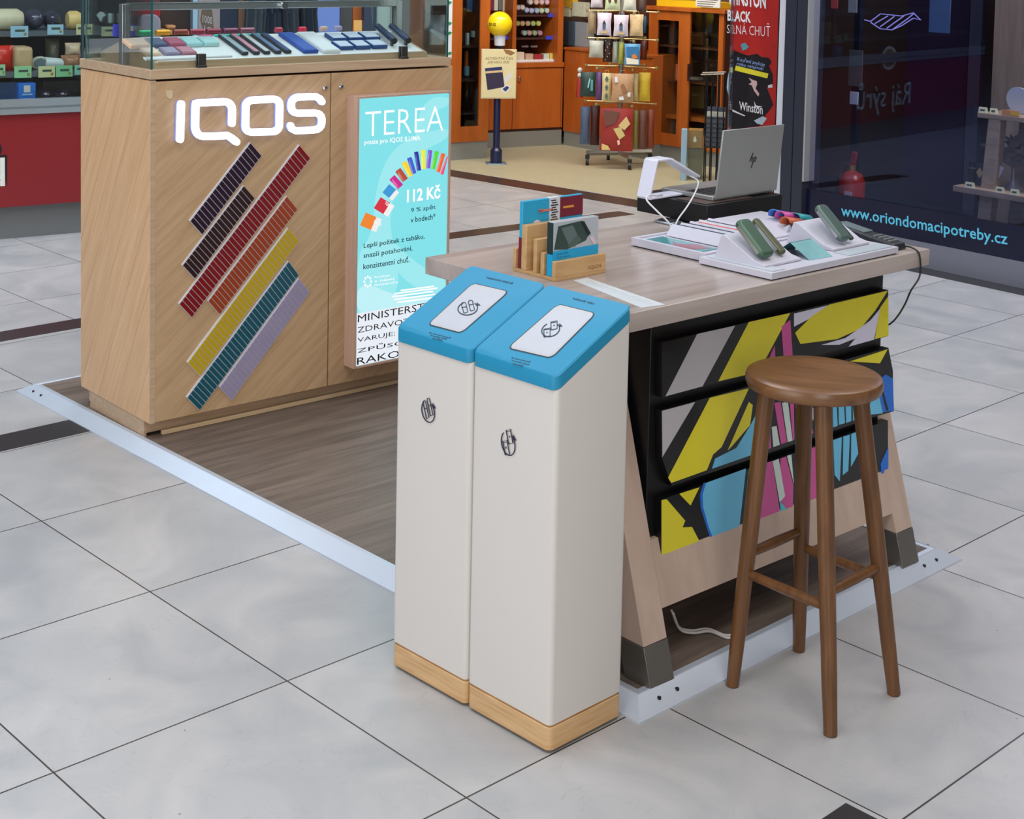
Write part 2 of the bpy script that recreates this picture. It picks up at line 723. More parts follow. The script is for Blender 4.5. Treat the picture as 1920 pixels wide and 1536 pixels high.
def kerb(a, b_, inn):
    """ramp profile between outer points a,b; inn = inward unit (2D)"""
    mb = MB()
    prof = [(0, 0.0), (0, 0.004), (0.047, 0.031), (0.049, 0.0325), (0.051, 0.0295), (0.066, 0.0305), (0.066, 0.026), (0.05, 0.0)]
    d = Vector((b_[0] - a[0], b_[1] - a[1])).normalized()
    vs, fs = [], []
    for e, sgn in ((a, 1), (b_, -1)):
        for (t, z) in prof:
            m_ = min(t, 0.068) * sgn
            vs.append((e[0] + inn[0] * t + d.x * m_, e[1] + inn[1] * t + d.y * m_, z))
    n = len(prof)
    for i in range(n):
        j = (i + 1) % n
        fs.append((i, j, j + n, i + n))
    fs.append(tuple(range(n))[::-1])
    fs.append(tuple(range(n, 2 * n)))
    mb.add(vs, fs)
    # screw holes with small dark plugs
    return mb


cs = [(sk(0, 0), 0), (PW, 0), (PW, PFD), (sk(0, PFD), PFD)]
for i, inn in enumerate(((0, 1), (-1, 0), (0, -1), (1, 0))):
    a, b_ = cs[i], cs[(i + 1) % 4]
    k = kerb(a, b_, inn).build('metal_edging', KERB, plat)
    L_ = math.dist(a, b_)
    pos = [.09, .15, L_ - .15, L_ - .09]
    for q in pos:
        t = q / L_
        x = a[0] + (b_[0] - a[0]) * t + inn[0] * .024
        y = a[1] + (b_[1] - a[1]) * t + inn[1] * .024
        MB().lathe([(0.0045, 0.016), (0.0045, 0.0215), (0.003, 0.0218)], 8, x, y).build('screw', BLACK, k)

# ================================================================== DISPLAY CABINET (left)
CF = Fr(-1.0870, 4.6792, 40.1275)
CW, CD, CH, CB = 1.2243, 0.515, 1.1968, 0.0829
VEN = wood('veneer_front', (206, 172, 134), (182, 148, 110), (0, math.radians(38), 0), (3, 60, 45), 0.42)
VENS = wood('veneer_side', (226, 186, 144), (210, 166, 122), (math.radians(62), 0, 0), (40, 3, 45), 0.42, 0.12, (150, 112, 78), 2, 0.012, 0.02)
CTOP = wood('counter_edge_wood', (204, 176, 146), (182, 152, 122), (0, 0, 0), (3, 60, 60), 0.4)
cab = thing('display_cabinet', 'light wood display cabinet with glowing letters and a fan of coloured stripes', 'cabinet', CF, off=(0, 0, DH))
cab_side = MB().box(0, 0.018, 0.0, CD, CB, CH).box(0.018, CW - .018, CD - .018, CD, CB, CH).box(CW - .018, CW, 0.0, CD, CB, CH).box(0.018, CW - .018, 0.02, CD - .018, CB, CB + .02).build('carcass', VENS, cab, bevel=0.0015)
HF = homog([(276.5, 146), (846, 137), (283, 794), (847, 674.5)], [(0, CH), (CW, CH), (0, CB), (CW, CB)])
sx = HF(623, 400)[0]
for x0, x1 in ((0.0195, sx - .0022), (sx + .0022, CW - .0195 + .018)):
    d = MB().box(x0, x1, -0.001, 0.018, CB + .002, CH - .004).build('door_panel', VEN, cab, bevel=0.0015)
MB().box(0.0, .0188, -.0012, -.0001, CB, CH).build('edge_strip', CTOP, cab)
for px, py in ((610, 169), (640, 168)):
    x, z = HF(px, py)
    k = MB().lathe([(0.0085, 0), (0.0085, 0.004), (0.006, 0.007), (0.002, 0.0072)], 16).xf(lambda a, b_, c: (x + a, -0.001 - c, z + b_)).build('lock', CHROME, cab, smooth=True)
MB().box(0.012, CW - .05, 0.045, CD - 0.04, DH + .012, CB + .001).box(0.003, 0.012, 0.045, CD - 0.07, DH, CB + .001).build('plinth', CTOP, cab)
MB().box(0.06, CW - .02, 0.026, 0.040, DH, DH + 0.014).build('plinth_strip', M((206, 178, 140), 0.5), cab, bevel=.002)
MB().box(-0.004, CW - .012, -0.006, CD + .002, CH + .0035, CH + 0.0345).build('top_board', CTOP, cab, bevel=0.0015)
for (px0, py0) in ((312, 172),):
    x, z = HF(px0, py0)
    MB().prism([(x - .012, z + .012), (x + .014, z + .012), (x + .012, z - .012), (x + .004, z - .016), (x - .008, z - .008)], lambda a, b_, d: (a, d, b_), -0.0035, -0.0012).build('tape_scrap', M((214, 192, 156), 0.6), cab)
ZB = CH + 0.0345

# glowing letters
S5 = 2.363


def c5(p):
    return HF(280 + p[0] / S5, 150 + p[1] / S5)


sw = 0.0235
lt = MB()
lback = MB()


def stroke_letter(path, closed=False):
    pts = [c5(p) for p in path]
    for mbx, wd, y0, y1 in ((lt, sw, -0.026, -0.014), (lback, sw * 0.92, -0.014, -0.004)):
        if closed:
            n = len(pts)
            for i in range(n):
                a, b_ = pts[i], pts[(i + 1) % n]
                z_, c_ = pts[i - 1], pts[(i + 2) % n]

                def nrm(p, q, r):
                    dx, dy = r[0] - p[0], r[1] - p[1]
                    l = math.hypot(dx, dy)
                    return (-dy / l * wd / 2, dx / l * wd / 2)
                na, nb = nrm(z_, a, b_), nrm(a, b_, c_)
                quad = [(a[0] + na[0], a[1] + na[1]), (b_[0] + nb[0], b_[1] + nb[1]), (b_[0] - nb[0], b_[1] - nb[1]), (a[0] - na[0], a[1] - na[1])]
                mbx.prism(quad, lambda u, v, d: (u, d, v), y1, y0)
        else:
            _, L_, R_ = ribbon2d(pts, wd)
            for i in range(len(pts) - 1):
                mbx.prism([L_[i], L_[i + 1], R_[i + 1], R_[i]], lambda u, v, d: (u, d, v), y1, y0)
            for c in (pts[0], pts[-1]):
                mbx.prism([(c[0] + wd / 2 * math.cos(t * PI / 6), c[1] + wd / 2 * math.sin(t * PI / 6)) for t in range(12)], lambda u, v, d: (u, d, v), y1, y0)


stroke_letter([(120, 94), (119, 130), (118, 200), (117, 250)])
stroke_letter([(352, 186), (353, 140)] + arc(318, 128, 35, 38, 0, -90, 6) + [(260, 91), (200, 92), (186, 93), (186, 110), (186, 170)] + arc(222, 195, 36, 44, 180, 90, 6) + [(280, 240), (332, 238), (352, 250), (374, 268)])
stroke_letter(arc(536, 110, 30, 25, 0, -90, 5) + arc(444, 112, 30, 25, -90, -180, 5) + arc(444, 200, 30, 27, 180, 90, 5) + arc(536, 200, 30, 27, 90, 0, 5), True)
stroke_letter([(754, 103), (745, 90)] + [(728, 80), (690, 79)] + arc(650, 108, 32, 28, -90, -180, 4) + arc(650, 122, 32, 28, 180, 90, 4) + [(690, 150)] + arc(722, 178, 33, 28, -90, 0, 4) + arc(722, 196, 33, 28, 0, 90, 4) + [(690, 225), (640, 226), (622, 216), (616, 203)])
lt.build('glowing_lettering', E((240, 242, 255), 1.9), cab)
lback.build('letter_housing', E((140, 160, 240), 1.0), cab)

# stripes
bands = [
    ((175, 612), (235, 678), (500, 335), (445, 272), (42, 22, 42)),
    ((143, 808), (205, 873), (472, 520), (418, 460), (48, 24, 26)),
    ((130, 980), (193, 1045), (718, 350), (665, 288), (128, 14, 20)),
    ((262, 968), (320, 1032), (665, 572), (612, 510), (158, 62, 24)),
    ((172, 1240), (235, 1305), (675, 712), (620, 650), (196, 164, 24)),
    ((172, 1397), (235, 1457), (675, 860), (625, 795), (14, 84, 100)),
    ((320, 1350), (380, 1412), (725, 935), (672, 870), (156, 146, 176))]
WS = M((222, 222, 232), 0.4)
for A, B, Cc, D, col in bands:
    mb = MB()
    q = [c5(A), c5(B), c5(Cc), c5(D)]
    mb.prism(q, lambda u, v, d: (u, d, v), -0.001, -0.005, 0)
    n = int(round(math.dist(A, D) / 22.5))
    for i in range(n):
        t0, t1 = (i + 0.09) / n, (i + 0.91) / n

        def P(s_, t):
            l = (A[0] + (D[0] - A[0]) * t, A[1] + (D[1] - A[1]) * t)
            r = (B[0] + (Cc[0] - B[0]) * t, B[1] + (Cc[1] - B[1]) * t)
            return c5((l[0] + (r[0] - l[0]) * s_, l[1] + (r[1] - l[1]) * s_))
        mb.prism([P(.07, t0), P(.96, t0), P(.96, t1), P(.07, t1)], lambda u, v, d: (u, d, v), -0.0052, -0.0078, 1)
    o = mb.build('stripe_band', [WS, M(col, 0.3, var=0.08, scale=12)], cab)

# advertising light box on the cabinet front
bx = thing('light_box', 'turquoise illuminated advertising screen in a wooden frame on the cabinet front', 'sign', CF, off=(.96, -.03, .15))
X0, X1, Z0, Z1 = 0.759, 1.166, 0.154, 1.107
LBW = wood('light_box_wood', (206, 172, 152), (190, 154, 134), (0, 0, 0), (50, 50, 4), 0.35)
MB().box(X0 - .006, X0 + .004, -.064, -.001, Z0 - .006, Z1 + .006).box(X1 - .004, X1 + .006, -.064, -.001, Z0 - .006, Z1 + .006).box(X0 + .004, X1 - .004, -.064, -.001, Z1 - .002, Z1 + .006).box(X0 + .004, X1 - .004, -.064, -.001, Z0 - .006, Z0 + .003).box(X0 + .004, X1 - .004, -.045, -.001, Z0 + .003, Z1 - .002).build('frame', LBW, bx, bevel=.001)
scr = MB().box(X0 + .004, X1 - .004, -.061, -.045, Z0 + .003, Z1 - .004).build('screen', E((128, 224, 232), 1.0), bx)
HS = homog([(670, 183), (843, 177), (672, 686), (843, 656)], [(X0 + .002, Z1 - .002), (X1 - .002, Z1 - .002), (X0 + .002, Z0), (X1 - .002, Z0)])
YS = -0.0612


def sp(px, py, k=0):
    x, z = HS(px, py)
    return (min(max(x, X0 + .005), X1 - .005), YS - k * .0004, max(z, Z0 + .004))


def squad(x0, y0, x1, y1, slope=-.035, k=1):
    d = slope * (x1 - x0)
    return [sp(x0, y1, k), sp(x1, y1 + d, k), sp(x1, y0 + d, k), sp(x0, y0, k)]


# soft waves
wv = MB()
for (pts, mi) in (
    ([(672, 470), (700, 440), (705, 350), (730, 285), (775, 255), (843, 240), (843, 262), (790, 285), (750, 320), (735, 380), (735, 440), (760, 540), (700, 600), (672, 600)], 0),
    ([(775, 262), (790, 200), (815, 182), (843, 186), (843, 200), (815, 210), (800, 250)], 0),
    ([(730, 440), (790, 500), (843, 520), (843, 560), (780, 540), (740, 500)], 0),
        ([(672, 520), (760, 560), (843, 555), (843, 600), (672, 600)], 1)):
    for _ in range(3):                         # round the outline off
        pts = [q_ for a_, b_ in zip(pts, pts[1:] + pts[:1]) for q_ in ((a_[0] * .75 + b_[0] * .25, a_[1] * .75 + b_[1] * .25), (a_[0] * .25 + b_[0] * .75, a_[1] * .25 + b_[1] * .75))]
    wv.flat([sp(x, y, 0.5 + mi * .3) for x, y in pts][::-1], mi)
wv.build('screen_waves', [E((156, 232, 238), 1.0), E((190, 240, 246), 1.0)], scr)
WE = E((255, 255, 255), 1.0)
add_text(MB(), 'TEREA', squad(683, 208, 832, 254, -.05), 0, -0.012).build('lettering', WE, scr)
add_text(MB(), 'pouze pro IQOS ILUMA', squad(682, 260, 789, 272, -.05), 0, 0.012).build('lettering', WE, scr)
add_text(MB(), '112 Kč', squad(765, 354, 829, 380, -.10), 0, 0.03).build('lettering', WE, scr)
tx = MB()
for i, t in enumerate(('Recyklujte', 's námi', 'PROGRAM SVĚTA')):
    add_text(tx, t, squad(706, 516 + i * 7, 735 + i * 8, 521 + i * 7, -.1), 0, 0.01)
wl = [(756, 820), (744, 826), (740, 818), (744, 822), (750, 816)]
for i, (a, b_) in enumerate(wl):
    tx.flat([tuple(p) for p in squad(a, 543 + i * 5.5, b_, 546 + i * 5.5, -.1)], 0)
for k in range(8):
    a = k * PI / 4
    x, y = 693 + 6.5 * math.cos(a), 526 + 9 * math.sin(a)
    tx.flat([sp(x - 2.2, y, 1), sp(x, y + 3.4, 1), sp(x + 2.2, y, 1), sp(x, y - 3.4, 1)], 0)
tx.build('small_print', WE, scr)
DKM = M((10, 62, 84), 0.5)
for i, t in enumerate(('9 % zpět', 'v bodech*')):
    add_text(MB(), t, squad(773, 390 + i * 17, 820, 401 + i * 17, -.12), 0, 0.01).build('lettering', DKM, scr)
for i, (t, x1) in enumerate((('Lepší požitek z tabáku,', 800), ('snazší potahování,', 777), ('konzistentní chuť.', 772))):
    add_text(MB(), t, squad(684, 454 + i * 18.5, x1, 466 + i * 18.5, -.13), 0, 0.01).build('lettering', DKM, scr)
wn = MB()
wn.flat([sp(672, 690, 1), sp(843, 663, 1), sp(843, 563, 1), sp(672, 585, 1)], 0)
wn.build('warning_panel', E((236, 242, 250), 0.95), scr)
for i, (t, x1) in enumerate((('MINISTERSTVO', 834), ('ZDRAVOTNICTVÍ', 838), ('VARUJE: KOUŘENÍ', 838), ('ZPŮSOBUJE', 824), ('RAKOVINU', 824))):
    q = squad(675, 588.5 + i * 20, x1, 602 + i * 20, -.155, 2)
    add_text(MB(), t, q, 0, 0.0).build('warning_lettering', M((14, 16, 26), 0.5), scr)
# fan of packs on the screen
pk = MB()
fan = [((697, 415), 26, 34, 24, (238, 132, 40)), ((722, 387), 24, 32, 32, (214, 42, 60)), ((734, 360), 20, 25, 40, (60, 150, 214)), ((744, 341), 13, 25, 48, (204, 34, 140)),
       ((754, 328), 12, 25, 54, (184, 74, 50)), ((765, 317), 10, 30, 62, (246, 214, 30)), ((773, 311), 9, 32, 72, (70, 90, 210)), ((784, 303), 8, 36, 80, (40, 44, 160)),
       ((795, 300), 8, 36, 88, (236, 236, 60)), ((806, 300), 8, 34, 96, (130, 84, 204)), ((817, 302), 8, 34, 102, (90, 214, 50)), ((828, 307), 8, 36, 106, (240, 96, 50)), ((837, 312), 7, 36, 112, (240, 60, 120))]
fm = []
for i, ((x, y), w_, h_, an, col) in enumerate(fan):
    a = math.radians(an - 90)
    ca, sa = math.cos(a), math.sin(a)

    def pt(u, v):
        xx, yy = u * w_ / 2, v * h_ / 2
        return sp(x + xx * ca - yy * sa, y + xx * sa + yy * ca, 1.5)
    if i < 3:
        pt2 = lambda u, v: pt(u, v)
        pk.flat([pt(-1, .35), pt(1, .35), pt(1, -1), pt(-1, -1)], len(fm))
        fm.append(E(col, 1.0))
        pk.flat([pt(-1, 1), pt(1, 1), pt(1, .35), pt(-1, .35)], len(fm))
        fm.append(E((240, 238, 236), 1.0))
    else:
        pk.flat([pt(-1, 1), pt(1, 1), pt(1, -1), pt(-1, -1)], len(fm))
        fm.append(E(col, 1.0))
        pk.flat([pt(-1, 1), pt(-.2, 1), pt(-.2, -.9), pt(-1, -.2)], len(fm))
        fm.append(E(tuple(min(255, c * .6 + 100) for c in col), 1.0))
pk.build('pack_picture', fm, scr)
PLM = E((255, 255, 255), 0.9)
add_text(MB(), 'TEREA', [sp(701, 416, 2.5), sp(716, 423, 2.5), sp(718, 418, 2.5), sp(703, 411, 2.5)], 0, 0.02).build('pack_lettering', PLM, scr)
add_text(MB(), 'TEREA', [sp(722, 381, 2.5), sp(735, 391, 2.5), sp(738, 386, 2.5), sp(725, 376, 2.5)], 0, 0.02).build('pack_lettering', PLM, scr)

# ---------------------------------------------------------------- glass showcase on the cabinet
vit = thing('glass_showcase', 'clear glass showcase with a steel frame on top of the light wood cabinet', 'display case', CF, off=(.6, .25, ZB))
VX0, VX1, VY0, VY1, VH = 0.004, CW - .022, 0.002, CD - .03, 0.25
g = MB()
g.box(VX0, VX1, VY0, VY0 + .005, ZB + .0005, ZB + VH).box(VX0, VX0 + .005, VY0 + .006, VY1, ZB + .0005, ZB + VH).box(VX1 - .005, VX1, VY0 + .006, VY1, ZB + .0005, ZB + VH).box(VX0, VX1, VY0, VY1, ZB + VH + .001, ZB + VH + .006)
g.build('glass_panes', GLASS, vit)
MB().box(VX0 - .001, VX0 + .004, VY0 - .001, VY0 + .004, ZB + .0005, ZB + VH).box(VX1 - .004, VX1 + .001, VY0 - .001, VY0 + .004, ZB + .0005, ZB + VH).box(VX0 - .001, VX0 + .003, VY1 - .004, VY1, ZB + .0005, ZB + VH).box(VX0, VX1, VY0 - .001, VY0 + .003, ZB + VH, ZB + VH + .007).build('glass_edge', M((30, 92, 92), 0.15, var=.02), vit)
fm_ = MB()
fy0, fy1 = .215, .243
fm_.box(.008, .036, fy0, fy1, ZB, ZB + .20).box(1.123, 1.151, fy0, fy1, ZB, ZB + .20).box(.036, 1.123, fy0, fy1, ZB + .178, ZB + .20)
fm_.build('steel_frame', M((182, 184, 186), 0.3, 0.8), vit, bevel=.003)
for px in (376, 757):
    x = HF(px, 146)[0]
    MB().box(x - .014, x + .014, -.0035, .0015, ZB + .0005, ZB + .045).box(x - .014, x + .014, .0075, .016, ZB + .0005, ZB + .045).box(x - .017, x + .017, -.005, .0015, ZB + .0005, ZB + .008).build('glass_clamp', DSTEEL, vit, bevel=.001)
x = HF(592, 146)[0]
MB().tube([(x, fy0 - .018, ZB + .189), (x, fy0, ZB + .189)], [.013, .013], 14).build('hinge_knob', CHROME, vit, smooth=True)

# sloped display tray
TY0, TY1, TZ0, TZ1 = .045, .245, ZB + .028, ZB + .088
tray = thing('sloped_display_tray', 'white sloped display tray with wooden side wedges inside the glass showcase', 'tray', CF, off=(.58, .2, ZB))
TX0, TX1 = .045, 1.116
for a, b_ in ((TX0 - .012, TX0), (TX1, TX1 + .012)):
    MB().prism([(.03, ZB), (.03, ZB + .018), (TY1, TZ1 - .004), (.43, ZB + .03), (.43, ZB)], lambda u, v, d: (d, u, v), a, b_).build('side_wedge', CTOP, tray)
MB().box(TX0, TX1, .03, .042, ZB, ZB + .022).build('front_lip', CTOP, tray)
MB().prism([(.042, ZB + .022), (TY1, TZ1 - .002), (TY1 + .05, TZ1 - .006), (TY1 + .05, ZB + .01), (.06, ZB + .004)], lambda u, v, d: (d, u, v), TX0, TX1).build('white_surface', WHITE, tray)
TA = math.atan2(TZ1 - TZ0, TY1 - TY0)


def tx_of(px, s):
    return HF(px + 46 * s, 146)[0]


def ts(x, s, h=0.0):
    """point on the tray plane: s 0 front .. 1 back, h above"""
    y = .042 + (TY1 - .042) * s
    z = ZB + .022 + (TZ1 - .002 - ZB - .022) * s
    return (x, y - h * math.sin(TA), z + h * math.cos(TA))


def tray_item(nm, label, cat, px0, px1, s0, s1, h, m, group=None, top=None, h0=0.0008, bevel=.0015):
    x0, x1 = tx_of(px0, (s0)), tx_of(px1, (s0))
    mb = MB()
    b = [ts(x0, s0, h0), ts(x1, s0, h0), ts(x1, s1, h0), ts(x0, s1, h0)]
    t = [ts(x0, s0, h), ts(x1, s0, h), ts(x1, s1, h), ts(x0, s1, h)]
    mb.hexa(b, t)
    o = mb.build(nm, m, fr=CF, off=ts((x0 + x1) / 2, (s0 + s1) / 2, 0), bevel=bevel)
    tag(o, label, cat, group)
    if top:
        k = MB()
        e = .004
        k.hexa([ts(x0 + e, s0 + .02, h + .0001), ts(x1 - e, s0 + .02, h + .0001), ts(x1 - e, s1 - .02, h + .0001), ts(x0 + e, s1 - .02, h + .0001)],
               [ts(x0 + e, s0 + .02, h + .0012), ts(x1 - e, s0 + .02, h + .0012), ts(x1 - e, s1 - .02, h + .0012), ts(x0 + e, s1 - .02, h + .0012)])
        ff = ts((x0 + x1) / 2, (s0 + s1) / 2, 0)
        kk = k.build('lid', top, None, off=ff)
        kk.parent = o
    return o


cc = [('peach', (236, 198, 168)), ('navy grey', (84, 96, 128)), ('dark rose', (176, 88, 116)), ('pale turquoise', (170, 216, 220)), ('pale turquoise', (176, 220, 222))]
for i, (nmc, c) in enumerate(cc):
    p0 = (262, 306, 341, 374, 408)[i]
    p1 = (302, 336, 371, 404, 436)[i]
    tray_item('device_case', ('%s rectangular case in the back row of the showcase tray' % nmc) if i < 3 else ('pale turquoise case in the back row of the showcase tray, %s one' % ('inner', 'rightmost')[i - 3]), 'case', p0 - 8, p1 - 8, .52, .82, .014, M(c, .4), 'cases in the showcase tray', M(tuple(min(255, q + 8) for q in c), .35))
for i, (nmc, c) in enumerate((('peach', (240, 208, 182)), ('mauve', (150, 140, 168)), ('rose pink', (186, 120, 140)))):
    p0 = (283, 320, 352)[i]
    tray_item('device_case', '%s rectangular case in the front row of the showcase tray' % nmc, 'case', p0, p0 + 28, .16, .42, .014, M(c, .4), 'cases in the showcase tray', M(tuple(min(255, q + 8) for q in c), .35))
tray_item('paper_card', 'blank white card lying in the showcase tray beside the coloured cases', 'card', 382, 448, .06, .3, .006, WHITE)
tray_item('base_tray', 'flat white base plate under the coloured cases in the showcase tray', 'tray', 279, 382, .03, .13, .007, WHITE)
for i, (nmc, c) in enumerate((('silver blue', (170, 196, 210)), ('pink', (232, 160, 180)), ('white', (226, 226, 232)), ('steel blue', (120, 146, 186)), ('dark blue', (60, 88, 150)))):
    p0 = (467, 489, 509, 530, 549)[i]
    tray_item('slim_device', '%s slim pen-shaped device lying in the showcase tray' % nmc, 'device', p0, p0 + 12, .1, .92, .012, M((26, 32, 44), .35), 'slim devices in the showcase', M(c, .25, .3), bevel=.003)
bp_ = tray_item('blue_packet', 'flat royal blue printed packet lying in the showcase tray', 'packet', 584, 611, .08, .92, .012, M((30, 74, 168), .4), None, M((46, 92, 186), .35))
tray_item('white_box', 'flat white printed box beside the blue packet in the showcase', 'box', 620, 652, .05, .92, .012, WHITE, None, M((232, 234, 240), .4))
k = 0
for r, (s0, s1) in enumerate(((.16, .44), (.54, .82))):
    for q in range(3):
        p0 = 652 + q * 31 - r * 8
        tray_item('cigarette_pack', 'blue and white pack, %s of three in the %s row in the showcase' % (('left', 'middle', 'right')[q], ('front', 'back')[r]), 'pack', p0, p0 + 27, s0, s1, .014, M((28, 72, 134), .4), 'blue and white packs in the showcase', M((206, 216, 236), .35))
for i, (pa, col) in enumerate(((738, 'left'), (764, 'right'))):
    a = ts(tx_of(pa + 15, .25), .25, .022)
    b_ = ts(tx_of(pa - 2, .85), .95, .022)
    mb = MB().tube([a, b_], [.0125, .0125], 14)
    c_ = MB().tube([tuple(np.array(a) + .999 * (np.array(a) - np.array(b_)) * .02), a], [.0115, .0125], 14)
    o = mb.build('device_holder', M((34, 52, 88), .3, .3), fr=CF, off=a, smooth=True)
    tag(o, 'dark navy rounded device holder, the %s of two at the right end of the showcase' % col, 'device', 'navy holders in the showcase')
    e = c_.build('end_cap', BLACK, None, off=a, smooth=True)
    e.parent = o
    f = MB().box(a[0] - .004, a[0] + .004, a[1] + .01, a[1] + .02, ts(a[0], .25)[2], a[2]).build('support', DSTEEL, None, off=a)
    f.parent = o
caps = [(300, (60, 190, 130), 'green'), (334, (232, 160, 40), 'amber'), (368, (150, 70, 60), 'rust'), (400, (160, 60, 80), 'crimson'), (432, (150, 54, 74), 'burgundy'), (464, (130, 60, 90), 'plum'), (496, (150, 90, 110), 'dusty rose')]
for px, c, n_ in caps:
    x0 = tx_of(px, 1) - .036
    x1 = tx_of(px + 27, 1) - .036
    mb = MB().tube([(x0, TY1 + .02, TZ1 + .011), (x0 + .002, TY1 + .02, TZ1 + .011), (x1 - .002, TY1 + .02, TZ1 + .011), (x1, TY1 + .02, TZ1 + .011)], [.008, .0105, .0105, .008], 14)
    tag(mb.build('coloured_cap', M(c, .3, .4), fr=CF, off=(x0, TY1 + .02, TZ1), smooth=True), '%s metallic cap in the row along the back of the showcase tray' % n_, 'cap', 'metallic caps in the showcase')
tray_item('turquoise_strip', 'narrow turquoise strip lying behind the slim devices in the showcase', 'strip', 424, 512, .93, .985, .006, M((50, 196, 188), .3))
tray_item('pink_strip', 'small pink strip at the back of the showcase tray', 'strip', 396, 420, .93, .985, .006, M((226, 92, 150), .3))
x0, x1 = HF(284, 146)[0], HF(323, 146)[0]
o = MB().box(x0 - .01, x1 - .01, .262, .275, TZ1 + .002, TZ1 + .042).build('blue_card', M((70, 74, 196), .4), fr=CF, off=(x0, .262, TZ1))
tag(o, 'small blue information card standing at the left back of the showcase', 'card')
o2 = MB().box(x1 - .03, x1 - .014, .2605, .262, TZ1 + .02, TZ1 + .036).build('white_square', WHITE, None, off=(x0, .262, TZ1))
o2.parent = o
for px, c, n_ in ((560, (196, 60, 80), 'red'), (605, (226, 30, 70), 'bright red'), (645, (214, 180, 170), 'beige'), (672, (176, 160, 200), 'lilac')):
    x0 = tx_of(px, 1) - .03
    tag(MB().tube([(x0, TY1 + .02, TZ1 + .010), (x0 + .003, TY1 + .02, TZ1 + .010), (x0 + .026, TY1 + .02, TZ1 + .010), (x0 + .03, TY1 + .02, TZ1 + .010)], [.007, .010, .010, .007], 12).build('coloured_cap', M(c, .3), fr=CF, off=(x0, TY1 + .02, TZ1), smooth=True),
        '%s rounded cap standing behind the blue packs in the showcase' % n_, 'cap', 'metallic caps in the showcase')

# ================================================================== RECYCLING BINS
BF = Fr(0.1408, 2.9104, 43.744)
BD, BW, BHF, BHB = 0.2246, 0.5033, 0.757, 0.867
BINW = M((217, 211, 205), 0.45, var=.012, scale=400, bump=.05)
BLUE = M((26, 138, 178), 0.5, var=.02)
BBASE = wood('bin_base_oak', (222, 184, 136), (196, 152, 102), (0, 0, 0), (6, 6, 90), 0.5)
BTXT = M((16, 44, 70), 0.5)
HB = homog([(738, 1250), (1036, 1415), (736, 642), (1038, 733)], [(BW, 0), (0, 0), (BW, BHF), (0, BHF)])
HL = homog([(736, 608), (1034, 708), (1175, 572), (880, 493)], [(0, BW), (0, 0), (1, 0), (1, BW)])
LT = .032


def lidp(px, py, k=0):
    s, y = HL(px, py)
    return (s * BD, y, BHF + LT + s * (BHB - BHF) + .0006 + k * .0005)


def frontp(px, py, k=0):
    y, z = HB(px, py)
    return (-.0008 - .0004 * k, y, z)


def stroke3(mb, path, wd, f, mi=0):
    """path in px, drawn as flat ribbon mapped through f(px,py)"""
    _, L_, R_ = ribbon2d(path, wd)
    for i in range(len(path) - 1):
        mb.flat([f(*L_[i]), f(*L_[i + 1]), f(*R_[i + 1]), f(*R_[i])], mi)


def icon(mb, cx, cy, ax, ay, bx_, by_, kind, f):
    """emblem drawn in a skewed px basis: a = right vector, b = up vector"""
    def P(u, v):
        return (cx + u * ax + v * bx_, cy + u * ay + v * by_)
    wd = 2.1
    ring = [P(math.cos(t) * .92, math.sin(t) * .82 - .12) for t in [math.radians(a) for a in range(60, -236, -12)]]
    stroke3(mb, ring, wd, f)
    tri = [P(.72, .30), P(1.12, .40), P(.62, .74)]
    mb.flat([f(*t) for t in tri], 0)
    if kind == 'stick':
        for (u, v, l) in ((-.30, -.1, .62), (.26, .24, .62)):
            q = []
            for (s_, t_) in ((-1, -1), (-1, 1), (-.6, 1.18), (.6, 1.18), (1, 1), (1, -1), (-1, -1)):
                xx, yy = s_ * .20, t_ * l
                q.append(P(u + xx * .88 - yy * .42, v + xx * .42 + yy * .88))
            stroke3(mb, q, 1.7, f)
        stroke3(mb, [P(-.62, -.1), P(-.2, .08)], 1.4, f)
        stroke3(mb, [P(.0, .3), P(.4, .48)], 1.4, f)
    else:
        for (u, v) in ((-.26, -.48), (.16, .42)):
            q = []
            for (s_, t_) in ((-1, -1), (-1, 1), (1, 1), (1, -1), (-1, -1)):
                xx, yy = s_ * .32, t_ * .5
                q.append(P(u + xx * .9 - yy * .36, v + xx * .36 + yy * .9))
            stroke3(mb, q, 1.9, f)
            mb.flat([f(*P(u + a, v + b_)) for a, b_ in ((-.07, -.07), (.07, -.07), (.07, .07), (-.07, .07))], 0)
            stroke3(mb, [P(u - .42, v + .26), P(u + .1, v + .42)], 1.3, f)


